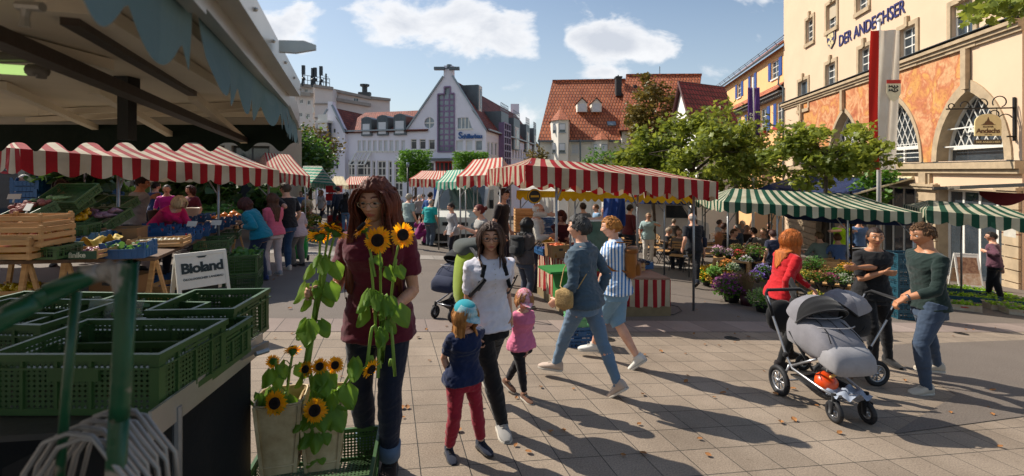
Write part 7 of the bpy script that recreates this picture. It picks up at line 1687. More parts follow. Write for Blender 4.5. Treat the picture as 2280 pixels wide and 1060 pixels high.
far_=[('white haired man in grey far back in the crowd',889,431,26,'#8a8a90','#c8c4bc'),('woman in black at the far crowd, left of the striped woman',921,434,26,'#1d1d22','#3a2a20'),('person in a pale pink shirt in the far crowd',944,430,28,'#c08a90','#4a3626'),('person with a brown coat beside the red canopy post',985,436,18,'#3a2e28','#2a201a'),('white haired woman just left of the auburn hair',793,424,24,'#8a7a80','#d0ccc4'),('woman in a blue top at the back left flower table',672,424,22,'#5a78a4','#5a4030'),('stallholder in a beige shirt behind the back left flowers',684,428,19,'#b5a284','#33261c'),('person in navy right behind the woman in white top',734,426,30,'#39506e','#6a4a34'),('distant shopper in a red jacket under the pink canopy',803,432,30,'#8a2a2c','#4a3a2c'),('distant walker in grey between the far canopies',872,436,34,'#77787c','#3a2c22'),('shopper in an olive jacket under the teal canopy',1040,436,19,'#4a4a30','#5a4632')]
for i,(l,px,yt,Y,c,hc) in enumerate(far_): W(l,px,yt,random.choice((20,170,-60,100)),Y=Y,lod=0,fem=i%2==0,top=(c,.7,-.12),bot=('#23262e',1,1.1),hair=(hc,'short'))
def sit(label,px,yt,Y,face,c,hc='#3a2a20',st='short',fem=False,hat=None,dz=0,**k):
    loc=GY(px,Y); z=EYE+(380-yt)*Y/F; hs=z-loc.z; h=1.72; hz=max(.42,hs-.82*1.0); return person(label,loc,face,h=h,fem=fem,hip=(-.05,hz),fL=(-.1,.42,0,0),fR=(.12,.36,0,0),hL=(-.2,.34,hz+.22),hR=(.2,.34,hz+.22),lean=8,lod=0,top=(c,.6,-.02),bot=('#22242c',1,1.1),hair=(hc,st),**k)
seats=[('man in a grey green shirt sitting with his back to us below the cyclist',1826,515,12.8,8,'#6f7a70','#6a5238'),('man in a blue shirt sitting right of the one in grey green',1866,518,12.6,-10,'#4a5f86','#5a3c24'),('man in a white cap and dark jacket seated at the terrace edge',1487,505,16.5,-120,'#23252c','#8a7a6a'),('woman in taupe seated left of the walking man in black',1513,507,15,150,'#6a5c50','#5a4632'),('guest in a blue denim jacket seated under the green canopy',1645,497,15.5,60,'#33485e','#8a8880'),('guest in a dark vest seated left of the denim jacket',1610,495,15,-70,'#2b2225','#3a2018'),('grey haired guest in a brown top at the long terrace table',1662,499,15.8,170,'#4a3a34','#9a948c'),('guest in black with dark hair at the long terrace table',1680,505,14.5,30,'#1a1a20','#2a1a14'),('guest with curly light hair in a striped top, right end of the terrace table',1699,506,14.2,150,'#6a6460','#8a7458'),('guest in a dark shirt near the flower grasses',1632,508,13.8,-150,'#20242c','#4a3020'),('guest with pale hair far back on the terrace',1655,490,18,100,'#7a6a64','#c0b49c'),('guest in white far back on the terrace left',1600,488,18.5,-90,'#b8b4ae','#4a3a30'),('guest in red at the back of the terrace beside the post',1418,488,22,160,'#8a2c28','#3a2a20'),('guest in a dark jumper at the back terrace table',1400,486,22.5,-60,'#242a3a','#5a4030'),('guest in grey at the back terrace table, beside the van',1380,484,23,90,'#77757a','#2a2220'),('guest with a hat between the terrace posts',1500,486,21,-30,'#4a4038','#7a6a58'),('grey haired guest seated left of the folded arms woman, behind the flowers',1716,492,17,120,'#5a4a44','#a8a4a0')]
SE=[sit(l,px,yt,Y,f,c,hc,fem=i%2==1) for i,(l,px,yt,Y,f,c,hc) in enumerate(seats)]
def cap(pr,m1,m2,fw=.95,label=None):
    H_=pr.HM; s=pr.hh*1.0; mb=MB(); rg=[]
    for i in range(8):
        t=i/7; r=math.cos(t*pi/2*.96); rg.append([H_@(Vector((math.cos(a)*.93*r,-.05+math.sin(a)*1.10*r,.30+.88*math.sin(t*pi/2)))*s) for a in [2*pi*k/24 for k in range(24)]])
    mb.rings(rg,mi=0)
    for i,fx in enumerate(mb.f):
        if i<24*7: mb.mi[i]=0 if (i%24)>12 or (i//24)>3 else 1
    mb.grid(lambda u,v:H_@(Vector(((u-.5)*1.5*(1-.25*v*v),.55+.95*v*(1-.9*(u-.5)**2*1.6)+.35*(1-abs(u-.5)*2),.36-.16*v-.5*(u-.5)**2))*s),14,7,mi=1); mb.build('cap',[m1,m2],pr.root,True)
cap(boy,fab('turq','#1c8f9c'),mat('cap_pattern','#c9d2cc',rough=.8,col2='#3a9aae',scale=22)); cap(girl,mat('cap_pink','#cfb4b8',rough=.8,col2='#c02a5a',scale=34),mat('cap_pink2','#c9567c',rough=.8,col2='#d8c0c4',scale=40))
def backpack(pr,label,c,c2=None,dim=(.30,.15,.42),t0=.15,strap='#15151a',off=0,name='backpack',dz=0):
    MW=pr.MW; c0,(rt,fw,up)=pr.spine(.52); k=pr.k/1.7; C0=c0-fw*(.105*k+dim[1]/2*k+off)+up*dz; Mx=Matrix((rt,fw,up)).transposed().to_4x4(); Mx.translation=C0; M_=MW@Mx
    root=thing(name,label,name.replace('_',' '),M_.translation); T_=M_.copy(); T_.translation=(0,0,0)
    w,d,h=[q*k for q in dim]; f=fab('bp'+c.strip('#'),c,bump=.5); f2=fab('bp'+(c2 or c).strip('#'),c2 or c)
    def blob(cx,cy,cz,w,d,h,m_,nm):
        mb=MB(); rg=[]
        for i in range(9):
            t=i/8; z=-h/2+h*t; s=(1-abs(2*t-1)**4)**.5*.9+.1; rg.append([T_@Vector((cx+math.copysign(abs(math.cos(a))**.6,math.cos(a))*w/2*s*(1+.05*math.sin(5*t+a)),cy+math.copysign(abs(math.sin(a))**.6,math.sin(a))*d/2*s,cz+z)) for a in [2*pi*q/20 for q in range(20)]])
        mb.rings(rg); return mb.build(nm,m_,root,True)
    blob(0,0,0,w,d,h,f,'bag_body'); blob(0,-d*.5,-h*.18,w*.8,d*.55,h*.45,f2,'front_pocket'); blob(0,-d*.12,h*.40,w*.98,d*1.05,h*.22,f2,'lid')
    inv=MW; ms=fab('strap'+strap.strip('#'),strap)
    for sg in (-1,1):
        s_=pr.SJ[sg]; base=C0; pth=[C0+rt*sg*w*.28+up*h*.38,s_.lerp(pr.spine(.95)[0],.42)+up*.055*k-fw*.02,s_.lerp(pr.spine(.95)[0],.40)+fw*.115*k-up*.05*k,pr.spine(.6)[0]+rt*sg*.125*k+fw*.125*k,pr.spine(.42)[0]+rt*sg*.17*k+fw*.02,C0+rt*sg*w*.42-up*h*.30]
        mb=MB(); sm_=[]
        for i in range(len(pth)-1):
            p0,p1,p2,p3=pth[max(i-1,0)],pth[i],pth[i+1],pth[min(i+2,len(pth)-1)]
            for q in range(5): u=q/5; sm_.append(.5*((2*p1)+(p2-p0)*u+(2*p0-5*p1+4*p2-p3)*u*u+(3*p1-3*p2+p0-p3)*u**3))
        sm_.append(pth[-1]); W_=MW@Matrix(); mb.tube([(MW@q)-M_.translation for q in sm_],.017*k,8,flat=.35); mb.build('strap',ms,root,True)
    return root
backpack(polo,'lime green and grey hiking backpack on the back of the woman in the white polo','#7f9420','#3f4440',dim=(.40,.30,.66),off=.03)
backpack(stp,'tan leather backpack on the striped shirt','#8a5520','#7a4a1c',dim=(.30,.14,.36),strap='#8a5520'); backpack(sch,'black backpack on the woman in the dark jacket','#1a1b1e',dim=(.28,.16,.40))
def bag(pr,sg,label,c,dim=(.22,.07,.20),drop=.3,strapfrom=None,cat='bag',m_=None,name='shoulder_bag',fwd=0,side=.07):
    MW=pr.MW; k=pr.k/1.7; rt=pr.spine(.1)[1][0]; fw=pr.spine(.1)[1][1]; c0=pr.HJ[sg]+rt*sg*(.12*k+side)+Vector((0,0,-drop*.2))+fw*fwd; q=MW@c0; root=thing(name,label,cat,q,pr.root.rotation_euler.z+R(90))
    mb=MB(); w,d,h=dim; rg=[]
    for i in range(7):
        t=i/6; s=(1-abs(2*t-1)**5)**.5*.85+.15; rg.append(ring(Vector((0,0,-h/2+h*t)),Vector((1,0,0)),Vector((0,1,0)),w/2*s,d/2*s,16,4))
    mb.rings(rg); mb.build('bag_body',m_ or fab('bag'+c.strip('#'),c),root,True)
    if strapfrom is not None:
        T_=root.matrix_basis.to_3x3().to_4x4(); inv=(Matrix.Translation(q)@rotz(root.rotation_euler.z)).inverted()
        s0=pr.SJ[strapfrom].lerp(pr.spine(.97)[0],.5 if strapfrom!=sg else .3)+Vector((0,0,.045*k)); mb=MB()
        for y in (-1,1):
            pth=[s0,s0.lerp(c0,.15)+fw*y*.10*k,s0.lerp(c0,.5)+fw*y*.125*k,s0.lerp(c0,.8)+fw*y*.09*k,c0+Vector((0,0,h*.4))]
            mb.tube([inv@(MW@p) for p in pth],.006,6)
        mb.build('strap',fab('bagstrap'+c.strip('#'),c),root,True)
    return root
STR=mat('straw','#a98a58',rough=.85,var=.25,scale=60,bump=.8,bscale=120); bag(den,-1,'woven straw shoulder bag on a thin strap beside the denim shirt','#a98a58',(.17,.06,.20),strapfrom=1,m_=STR,drop=-.2,fwd=.08)
for n_,l,c,dm,sf in ((wlk,'dark blue cross body bag on the walking man in black','#1a2030',(.26,.1,.3),-1),):
    bag(n_,1,l,c,dm,strapfrom=sf,side=.03,drop=-.6)
shm=None
for c in COL.objects:
    if c.parent==stp.root and c.name.startswith('striped_shirt'): shm=c
if shm:
    m=bpy.data.materials.new('striped_shirt_cloth'); m.use_nodes=True; nt=m.node_tree; N=nt.nodes; L=nt.links; b_=N['Principled BSDF']; tcx=N.new('ShaderNodeTexCoord'); wv=N.new('ShaderNodeTexWave'); wv.bands_direction='Y'; wv.inputs['Scale'].default_value=9; wv.inputs['Distortion'].default_value=.25; mp=N.new('ShaderNodeMapping'); mp.inputs['Scale'].default_value=(1,1,.12); L.new(tcx.outputs['Object'],mp.inputs[0]); L.new(mp.outputs[0],wv.inputs[0]); rp=N.new('ShaderNodeValToRGB'); rp.color_ramp.interpolation='CONSTANT'; e=rp.color_ramp.elements; e[0].color=(*srgb('#2f6ea8'),1); e[1].position=.42; e[1].color=(*srgb('#d2d6da'),1); L.new(wv.outputs['Fac'],rp.inputs[0]); L.new(rp.outputs[0],b_.inputs['Base Color']); b_.inputs['Roughness'].default_value=.85; shm.data.materials[0]=m
for i,(l,px,yt,Y,c,hc) in enumerate((('shopper in a grey jacket browsing under the yellow edged awning',1300,448,14.5,'#6a6c70','#3a2a20'),('shopper in a beige coat behind the low planked counter',1345,455,13.5,'#a08c70','#8a8078'),('man in a dark red pullover standing beside the hanging blue jackets',1400,452,15.5,'#5a2024','#2a1e18'),('shopper in light blue far behind the low counter',1330,452,18,'#7a98b4','#6a4a30'),('walker in a white shirt far behind the man in turquoise',975,438,22,'#b8b4ac','#4a3628'),('woman in a mustard top in the far crowd left of the van',1000,440,24,'#a8842a','#2a1e18'))): W(l,px,yt,(20,170,-60,100,10,190)[i],Y=Y,lod=0,fem=i%2==0,top=(c,.7,-.12),bot=('#262a34',1,1.1),hair=(hc,'short'))
PETAL=leafmat('sunflower_petal','#f0ac00',col2='#f6c014',trans=.5); DISC=mat('sunflower_disc','#1c0d06',rough=.95,var=.5,scale=60,bump=1,bscale=220); STEM=leafmat('stem_green','#7a9a34',col2='#8fae48',trans=.15); SEP=leafmat('sepal_green','#4a7a28',trans=.3); SLF=leafmat('sunflower_leaf','#4d7a20',col2='#86aa38',trans=.5)
def sunflower(head,n,r,path,lv,label,group,seedn=0):
    """head: world centre; n: direction the disc faces; path: world points of the stem ending at the head; lv: [(t along stem, dir, size)]"""
    n=Vector(n).normalized(); head=Vector(head); r*=.86 if group==bun else .86; root=thing('sunflower',label,'sunflower',path[0] if path else head,0,group); O=root.location.copy()
    u=n.cross(Vector((0,0,1))); u=u.normalized() if u.length>.1 else Vector((1,0,0)); v=n.cross(u); c=head-O
    m=MB(); rd=r*.46
    for i in range(2):
        k=19
        for j in range(k):
            a=2*pi*(j+.5*i)/k+random.uniform(-.07,.07); L_=r*random.uniform(.52,.68); w=r*random.uniform(.085,.115); d=u*math.cos(a)+v*math.sin(a); sd_=n.cross(d); lift=random.uniform(-.25,.30)-.12*i; curl=random.uniform(-.25,.15)
            p0=c+d*rd*.85-n*.004*i; pts=[]
            for t,ww in ((0,.55),(.35,1),(.7,.8),(1,.06)):
                q=p0+d*(L_*t)+n*(lift*L_*t+curl*L_*t*t); pts.append((q-sd_*w*ww,q+n*(-w*.35*ww),q+sd_*w*ww))
            vs=[x for t in pts for x in t]; m.add(vs,[f for b in range(3) for f in ((3*b,3*b+1,3*b+4,3*b+3),(3*b+1,3*b+2,3*b+5,3*b+4))])
    m.build('petals',PETAL,root,True)
    m=MB(); m.rings([[c+n*z+(u*math.cos(a)+v*math.sin(a))*q for a in [2*pi*k/22 for k in range(22)]] for q,z in ((rd,-.006),(rd*1.0,.006),(rd*.85,.014),(rd*.5,.012),(rd*.08,.006))]); m.build('seed_disc',DISC,root,True)
    m=MB(); m.rings([[c+n*z+(u*math.cos(a)+v*math.sin(a))*q for a in [2*pi*k/14 for k in range(14)]] for q,z in ((rd*.2,-.035),(rd*.6,-.028),(rd*1.02,-.008))])
    for j in range(16):
        a=2*pi*j/16; d=u*math.cos(a)+v*math.sin(a); s_=n.cross(d)*r*.07; q=c+d*rd*.8-n*.012; m.add([q-s_,q+s_,q+d*r*.55-n*r*random.uniform(.0,.25)],[(0,1,2)])
    m.build('calyx',SEP,root)
    if path:
        pp=[Vector(p)-O for p in path]+[c-n*.03]; s=[]
        for i in range(len(pp)-1):
            p0,p1,p2,p3=pp[max(i-1,0)],pp[i],pp[i+1],pp[min(i+2,len(pp)-1)]
            for k in range(6): t=k/6; s.append(.5*((2*p1)+(p2-p0)*t+(2*p0-5*p1+4*p2-p3)*t*t+(3*p1-3*p2+p0-p3)*t**3))
        s.append(pp[-1]); m=MB(); m.tube(s,[.0095-.003*i/len(s) for i in range(len(s))],8); m.build('stem',STEM,root,True)
        lv=list(lv)+[(random.uniform(.3,.85),(random.uniform(-1,1),random.uniform(-1,.1),random.uniform(-.2,.4)),random.uniform(.08,.13)) for _ in range(4 if group==bun else 7)]
        for t,d,sz in lv:
            sz*=.74
            q=s[int(t*(len(s)-1))]; d=Vector(d).normalized(); e=q+d*sz*.55+Vector((0,0,sz*.18)); m=MB(); m.tube([q,q.lerp(e,.5)+Vector((0,0,sz*.12)),e],[.003,.0025,.002],5)
            dn=(d*.45+Vector((0,0,-1))).normalized(); x=dn.cross(d+Vector((0,-.9,.1))).normalized(); nn_=x.cross(dn)
            def lf(a,b):
                y=b; w=math.sin(pi*min(1,y*.92+.06))**.75*(1-.35*y)*.50*(1+.08*math.sin(y*38)); xx=(a-.5)*2*w; return e+dn*(y*sz)+x*(xx*sz)+nn_*(sz*(.10*math.sin(a*9+b*5+t*9)*.5-.25*abs(xx)+ .12*y*y))+dn*(-sz*.13*abs(a-.5)*2*(1-y)**3)
            m.grid(lf,6,8); m.build('leaf',SLF,root,True)
    return root
toC=lambda q:(Vector((0,0,EYE))-q).normalized()
hx=P(856,672,2.66)
Yh=2.62
bun='sunflowers held by the woman in maroon'
for px,py,r,n,l,bx,by,lv in ((841,535,.088,(-.05,-1,.05),'sunflower with dark disc facing forward in the middle of the right bunch',846,820,[(.62,(-1,-.4,0),.17),(.75,(1,-.3,0),.12)]),(806,506,.075,(-.75,-.35,.75),'sunflower tilted up and left in the right bunch',830,805,[(.7,(-.8,-.6,0),.14)]),(897,523,.082,(.55,-.75,.25),'sunflower turned to the right in the right bunch',868,815,[(.68,(1,-.4,0),.17),(.55,(.5,-.8,-.2),.14)])):
    h=P(px,py,Yh-.03); sunflower(h,n,r,[P(bx,by,Yh-.05),P(bx+ (px-bx)*.15,740,Yh-.02),P(852+(px-850)*.10,672,Yh+.03),P(852+(px-850)*.55,600,Yh+.01)],lv,l,bun)
for px,py,r,n,l,bx,by,lv in ((735,500,.08,(.1,.3,.95),'sunflower seen edge on at the back of the left bunch',688,780,[(.8,(.2,-.9,0),.13)]),(712,520,.078,(-.3,.55,.85),'sunflower seen from behind at the left of the left bunch',682,800,[(.55,(-1,-.3,0),.16),(.72,(-.5,-.8,0),.14),(.35,(.2,-1,.1),.17)]),(752,512,.075,(.45,.55,.8),'sunflower seen from behind at the right of the left bunch',690,790,[(.6,(1,-.4,0),.15),(.75,(.8,-.5,0),.14),(.5,(.9,-.2,-.3),.12)])):
    h=P(px,py+4,2.66); sunflower(h,n,r,[P(bx,by,2.55),P(bx+8,740,2.58),P(708+(px-730)*.12,650,2.68),P(722+(px-730)*.35,590,2.68)],lv,l,bun)
Yb=2.55; b=GY(672,Yb); cr0=crate('green',b+Vector((.03,.12,0)),10,'upturned green lattice crate on the paving under the sunflower buckets',(.64,.50,.20))
BK=mat('bucket_cream','#a88f64',rough=.6,var=.3,scale=7,bump=.1,bscale=20,col2='#d2bd92')
def tall_bucket(px,Y,rz,label,h=.37):
    q=GY(px,Y)+Vector((0,0,.20)); t=thing('flower_bucket',label,'bucket',q,R(rz)); m=MB()
    for s,o in ((1,0),(-1,.006)):
        rg=[ring(Vector((0,0,z)),Vector((1,0,0)),Vector((0,1,0)),w-o,d-o,28,5) for z,w,d in ((0 if s>0 else .01,.085,.085),(h*.5,.10,.10),(h,.115,.115))]; m.rings(rg if s>0 else rg[::-1],cap=False)
    m.rings([ring(Vector((0,0,.004)),Vector((1,0,0)),Vector((0,1,0)),.08,.08,28,5),ring(Vector((0,0,.008)),Vector((1,0,0)),Vector((0,1,0)),.08,.08,28,5)]); m.build('body',BK,t,True,40)
    m=MB()
    for z,w in ((h,.118),(h*.12,.092),(h*.97,.118)): 
        rr=ring(Vector((0,0,z)),Vector((1,0,0)),Vector((0,1,0)),w,w,28,5); m.tube(rr+[rr[0]],.005,5)
    for sx in (-1,1):
        for sy in (-1,1): m.beam((sx*.078,sy*.078,0),(sx*.108,sy*.108,h),.016,.016)
    m.build('rim_and_ribs',BK,t); return t
tall_bucket(628,2.56,14,'tall cream flower bucket on the left, worn and dusty'); tall_bucket(722,2.62,14,'tall cream flower bucket on the right behind the sunflower leaves')
gp='sunflowers standing in the cream buckets'
for px,py,r,n,l,y,lv in ((612,898,.072,(-.1,-1,.15),'sunflower facing forward low at the left bucket rim',2.40,[(.6,(-.6,-.7,0),.13),(.4,(-1,.1,.2),.15)]),(701,914,.074,(.05,-1,.25),'sunflower facing forward over the right bucket edge',2.42,[(.5,(.6,-.9,-.1),.18),(.65,(-.6,-.8,0),.15)]),(681,822,.05,(-.3,-.9,.2),'left of the three close sunflowers above the buckets',2.5,[(.6,(-.7,-.7,0),.15)]),(712,816,.052,(0,-.85,.5),'middle of the three close sunflowers above the buckets',2.5,[(.5,(0,-1,0),.16)]),(746,813,.052,(.25,-.9,.2),'right of the three close sunflowers above the buckets',2.52,[(.6,(.9,-.4,0),.17),(.4,(1,-.1,.1),.16)]),(652,778,.055,(-.2,.6,.7),'sunflower seen from behind at the top of the bucket bunch',2.6,[(.6,(-.6,-.6,0),.14)]),(606,806,.045,(-.6,.3,-.4),'drooping half closed sunflower head at the upper left',2.56,[(.6,(-1,-.3,0),.12)]),(826,822,.062,(.75,-.5,-.35),'sunflower nodding down to the right beside the jeans',2.52,[(.7,(.2,-.9,.1),.13),(.5,(.8,-.6,.2),.16)]),(462,866,.045,(-.8,-.4,-.4),'small sunflower on a long stem reaching left to the counter',2.35,[(.85,(-.2,-.8,.3),.09),(.7,(.1,-.9,.4),.08)])):
    bx=628 if px<670 else 715; base=P(bx,1010,2.56); mid=P(bx+(px-bx)*.25,890,2.56); 
    pts=[base,mid,P(bx+(px-bx)*.7,min(py,870)-14 if abs(px-bx)>60 else (py+870)/2,(2.56+y)/2)]
    sunflower(P(px,py,y),n,r,pts,lv,l,gp)
GREYC=fab('pram_grey','#77757a',bump=.5); GREYL=fab('pram_light','#8f8d90',bump=.5); BLKC=fab('pram_black','#131316'); RUB=mat('rubber','#17171a',rough=.7,var=.2); CHR=mat('chassis_silver','#a4a5a8',rough=.3,metal=.7,bump=0)
def pram(loc,face,label,body,hood,hood2,sc_=1,big_=.155,sm_=.10,extra=True):
    t=thing('pram',label,'pram',loc,R(face)); t.scale=(sc_,)*3; S=lambda x,y: -SY*(rotz(R(face))@Vector((x,y,0))).y-TX*(rotz(R(face))@Vector((x,y,0))).x
    def wheel(x,y,r,w):
        z=r+S(x,y); m=MB(); rr=r-w*.5; m.tube([Vector((x,y+math.cos(a)*rr,z+math.sin(a)*rr)) for a in [2*pi*k/28 for k in range(29)]],w*.62,8,cap=False); wo=m.build('wheel',RUB,t,True)
        m=MB(); m.tube([Vector((x,y+math.cos(a)*(rr-w*.7),z+math.sin(a)*(rr-w*.7))) for a in [2*pi*k/24 for k in range(25)]],w*.3,6,cap=False); m.tube([(x-.02,y,z),(x+.02,y,z)],.02,10)
        for k in range(8): a=2*pi*k/8; m.beam((x,y,z),(x,y+math.cos(a)*(rr-w*.7),z+math.sin(a)*(rr-w*.7)),w*.28,w*.28)
        m.build('rim',CHR,wo,True)
    for x in (-.28,.28): wheel(x,-.30,big_,.045)
    for x in (-.17,.17): wheel(x,.34,sm_,.04)
    m=MB(); 
    for x in (-.24,.24):
        m.tube([(x,-.56,1.0),(x,-.46,.80),(x*.98,-.25,.45),(x*.95,-.16,.34),(x*.8,.18,.29),(x*.70,.34,.27+S(x,.34)*.3)],.014,8); m.tube([(x,-.30,big_+S(x,-.3)),(x*.97,-.2,.36)],.013,8); m.tube([(x*.95,-.18,.36),(x*.9,.16,.56)],.012,8)
    m.tube([(-.24,-.30,big_),(.24,-.30,big_)],.010,8); m.tube([(-.17,.33,.27),(.17,.33,.27)],.012,8); m.build('chassis',CHR,t,True)
    m=MB(); m.tube([(-.24,-.46,.80),(-.24,-.58,1.02),(-.2,-.62,1.05),(.2,-.62,1.05),(.24,-.58,1.02),(.24,-.46,.80)],.019,8); m.build('handle',BLKC,t,True)
    for x in (-.17,.17): m=MB(); m.tube([(x,.33,.30),(x,.34,.18+S(x,.34))],.022,8); m.beam((x-.035,.34,.20+S(x,.34)),(x-.035,.34,.08+S(x,.34)),.012,.05); m.beam((x+.035,.34,.20+S(x,.34)),(x+.035,.34,.08+S(x,.34)),.012,.05); m.build('fork',BLKC,t,True)
    for x in (-.24,.24): m=MB(); m.ball((x,-.25,.45),.03); m.build('joint',BLKC,t,True)
    m=MB(); rg=[]
    for y,w,zt,zb in ((-.34,.13,.80,.60),(-.28,.21,.87,.56),(-.12,.245,.92,.53),(.06,.245,.90,.53),(.20,.235,.84,.53),(.30,.21,.76,.54),(.34,.14,.68,.56)):
        rg.append([Vector((math.copysign(abs(math.cos(a))**.55,math.cos(a))*w,y,(zt+zb)/2+math.copysign(abs(math.sin(a))**.7,math.sin(a))*(zt-zb)/2+.012*math.sin(y*25+a*3)+.008*math.sin(y*60+a*5))) for a in [2*pi*k/26 for k in range(26)]])
    m.rings(rg); m.build('sleeping_bag',body,t,True)
    m=MB()
    for yy,zz,ww in ((.0,.91,.2),(.16,.86,.2)): m.tube([Vector((-ww+2*ww*k/14,yy+.10*math.sin(pi*k/14),zz+.015*math.sin(pi*k/14)+.01)) for k in range(15)],.006,5)
    m.build('piping',GREYL,t,True); m=MB()
    for s in (-1,1): m.tube([(s*.10,-.05,.925),(s*.12,.10,.885),(s*.14,.22,.835),(s*.17,.30,.76)],.005,5); m.beam((s*.235,-.2,.72),(s*.20,.1,.42),.025,.006)
    m.tube([(0,-.1,.93),(0,.1,.90),(0,.26,.83)],.004,5); m.build('zip_and_straps',BLKC,t,True)
    m=MB(); rg=[]
    for y,w,zt,zb in ((.10,.18,.72,.53),(.20,.225,.75,.50),(.32,.228,.73,.48),(.39,.22,.68,.475),(.42,.2,.62,.49)): rg.append([Vector((math.copysign(abs(math.cos(a))**.45,math.cos(a))*w,y,(zt+zb)/2+math.copysign(abs(math.sin(a))**.6,math.sin(a))*(zt-zb)/2)) for a in [2*pi*k/22 for k in range(22)]])
    m.rings(rg); m.build('foot_cover',GREYL if body is GREYC else body,t,True)
    def dome(a0,a1,r,mm,nm,yc=-.10,zc=.84):
        m=MB(); 
        def fn(u,v):
            an=R(a0+(a1-a0)*v); x=-math.cos(pi*u)*.235; rr=r*(math.sin(pi*u)**.55)*(1-.03*math.sin(v*pi*3)**2); return Vector((x,yc-math.cos(an)*rr*-1*-1,zc+math.sin(an)*rr*.92))
        m.grid(fn,18,10); m.build(nm,mm,t,True)
    dome(20,100,.30,hood,'hood'); dome(98,140,.315,hood2,'hood_visor')
    m=MB(); m.tube([Vector((-math.cos(pi*u)*.24,-.10-math.cos(R(140))*.32*(math.sin(pi*u)**.55),.84+math.sin(R(140))*.30*(math.sin(pi*u)**.55))) for u in [k/16 for k in range(17)]],.009,6); m.build('hood_rim',BLKC,t,True)
    m=MB(); m.grid(lambda u,v:Vector((-.2+.4*u,-.22+.5*v,.24-.07*math.sin(pi*u)*math.sin(pi*v)*2)),8,8); m.tube([(-.2,-.22,.25),(.2,-.22,.25),(.19,.28,.25),(-.19,.28,.25),(-.2,-.22,.25)],.008,6); m.build('basket',BLKC,t,True)
    return t
L1=Vector((2.87,4.42,0)); L1.z=gz(L1.x,L1.y); p1=pram(L1,186,'grey pram with its hood up and a pumpkin in its basket',GREYC,GREYC,BLKC,.9)
m=MB(); m.grid(lambda u,v:Vector((-.19+.02*math.sin(v*9),-.62-.12*math.sin(pi*u)+.02,.98-.32*v-.06*math.sin(u*7))),10,8)
m.ball((0,-.60,.66),(.17,.07,.17),12,8); one('changing_bag',m,BLKC,'soft black bag hanging from the handle of the grey pram','bag',L1,R(186),smooth=True)
RI=rotz(R(186))
def inpram(v): return L1+RI@(Vector(v)*.9)
m=MB(); m.lathe([(.02,-.07),(.075,-.055),(.098,0),(.08,.055),(.03,.075),(.012,.07)],(0,0,0),18); 
for i in range(0): pass
hp_=thing('hokkaido_pumpkin','bright orange red pumpkin in the basket of the grey pram','pumpkin',inpram((.06,.10,.30)),.3); hp_.rotation_euler=(.5,.3,0); m.build('flesh',mat('hokkaido','#c8380c',rough=.35,col2='#d8500f',bump=.1),hp_,True); m=MB(); m.tube([(0,0,.06),(.012,.004,.10),(.03,.0,.125)],[.016,.011,.012],7); m.build('stalk',mat('stalk','#c9a25a',rough=.8),hp_,True)
m=MB(); m.grid(lambda u,v:Vector(((u-.5)*.34,(v-.5)*.2,.03*math.sin(u*13)*math.cos(v*9)+.02*noise.noise(Vector((u*8,v*8,0))))),16,12); one('folded_cloth',m,fab('pale_cloth','#8f98a8'),'pale blue grey cloth folded in the front of the pram basket','cloth',inpram((0,.28,.275)),R(6),smooth=True)
L2=Vector((3.62,5.35,0)); L2.z=gz(L2.x,L2.y); pram(L2,92,'second pram with grey hood and black seat behind the grey one, held by the man',BLKC,GREYL,GREYC,.86)
L3=Vector((-.80,6.9,0)); L3.z=gz(L3.x,L3.y); pram(L3,150,'black pram loaded with blue blankets behind the woman in the white polo',fab('navy_blanket','#1f2740'),BLKC,BLKC,.86)
def slab(mb,pts,th,mi=None): 
    n=len(pts); mb.add([q-Vector((0,0,th)) for q in pts]+list(pts),[tuple(range(n)),tuple(range(2*n-1,n-1,-1))]+[(i,(i+1)%n,n+(i+1)%n,n+i) for i in range(n)],None,mi)
RC=stripes('counter_cloth','#9c1c22','#c4b498',period=.17,trans=.1)
TPW=mat('counter_planks','#8a6a58',rough=.7,var=.2,scale=2,stretch=(1,14,1),bump=.2,bscale=30)
def counter(label,c4,h,cloth=RC,skirt=.14):
    q0=c4[0]; t=thing('market_counter',label,'counter',(q0.x,q0.y,gz(q0.x,q0.y))); O=t.location.copy(); m=MB(); slab(m,[q-O for q in c4],.03); m.build('counter_top',TPW,t)
    m=MB(); n=len(c4); u0=0
    for i in range(n):
        a,b_=c4[i]-O,c4[(i+1)%n]-O; L_=(b_-a).length; nn=(b_-a).cross(Vector((0,0,1))).normalized()
        ga=gz((a+O).x,(a+O).y)-O.z; gb=gz((b_+O).x,(b_+O).y)-O.z
        def fn(u,v):
            top=a.lerp(b_,u)-Vector((0,0,.032)); bot=Vector((top.x,top.y,(ga+(gb-ga)*u)+skirt)); return top.lerp(bot,v)+nn*((.02*math.sin(u*L_*19)+.012*math.sin(u*L_*47))*v+.01)
        m.grid(fn,int(L_*14)+4,5,lambda u,v:(u0+u*L_,v)); u0+=L_
    m.build('striped_cloth',cloth,t,True); m=MB()
    for i in range(n):
        a,b_=c4[i]-O,c4[(i+1)%n]-O; a=Vector((a.x,a.y,gz((a+O).x,(a+O).y)-O.z+.07)); b_=Vector((b_.x,b_.y,gz((b_+O).x,(b_+O).y)-O.z+.07)); m.beam(a,b_,.03,.16)
    m.build('plinth',mat('plinth_wood','#7d6b4c',rough=.8,var=.15),t); return t
def CTp(px,Y,h): q=GY(px,Y); q.z+=h; return q
counter('striped fruit counter with red and cream cloth, left part below the big canopy',[CTp(1262,7.35,.86),CTp(1345,7.9,.86),CTp(1240,10.4,.86),CTp(1165,10.4,.86)],.86)
counter('low plank topped counter with red and cream cloth at the right of the fruit stall',[CTp(1372,7.6,.62),CTp(1492,7.95,.62),CTp(1425,9.4,.62),CTp(1340,9.2,.62)],.62)
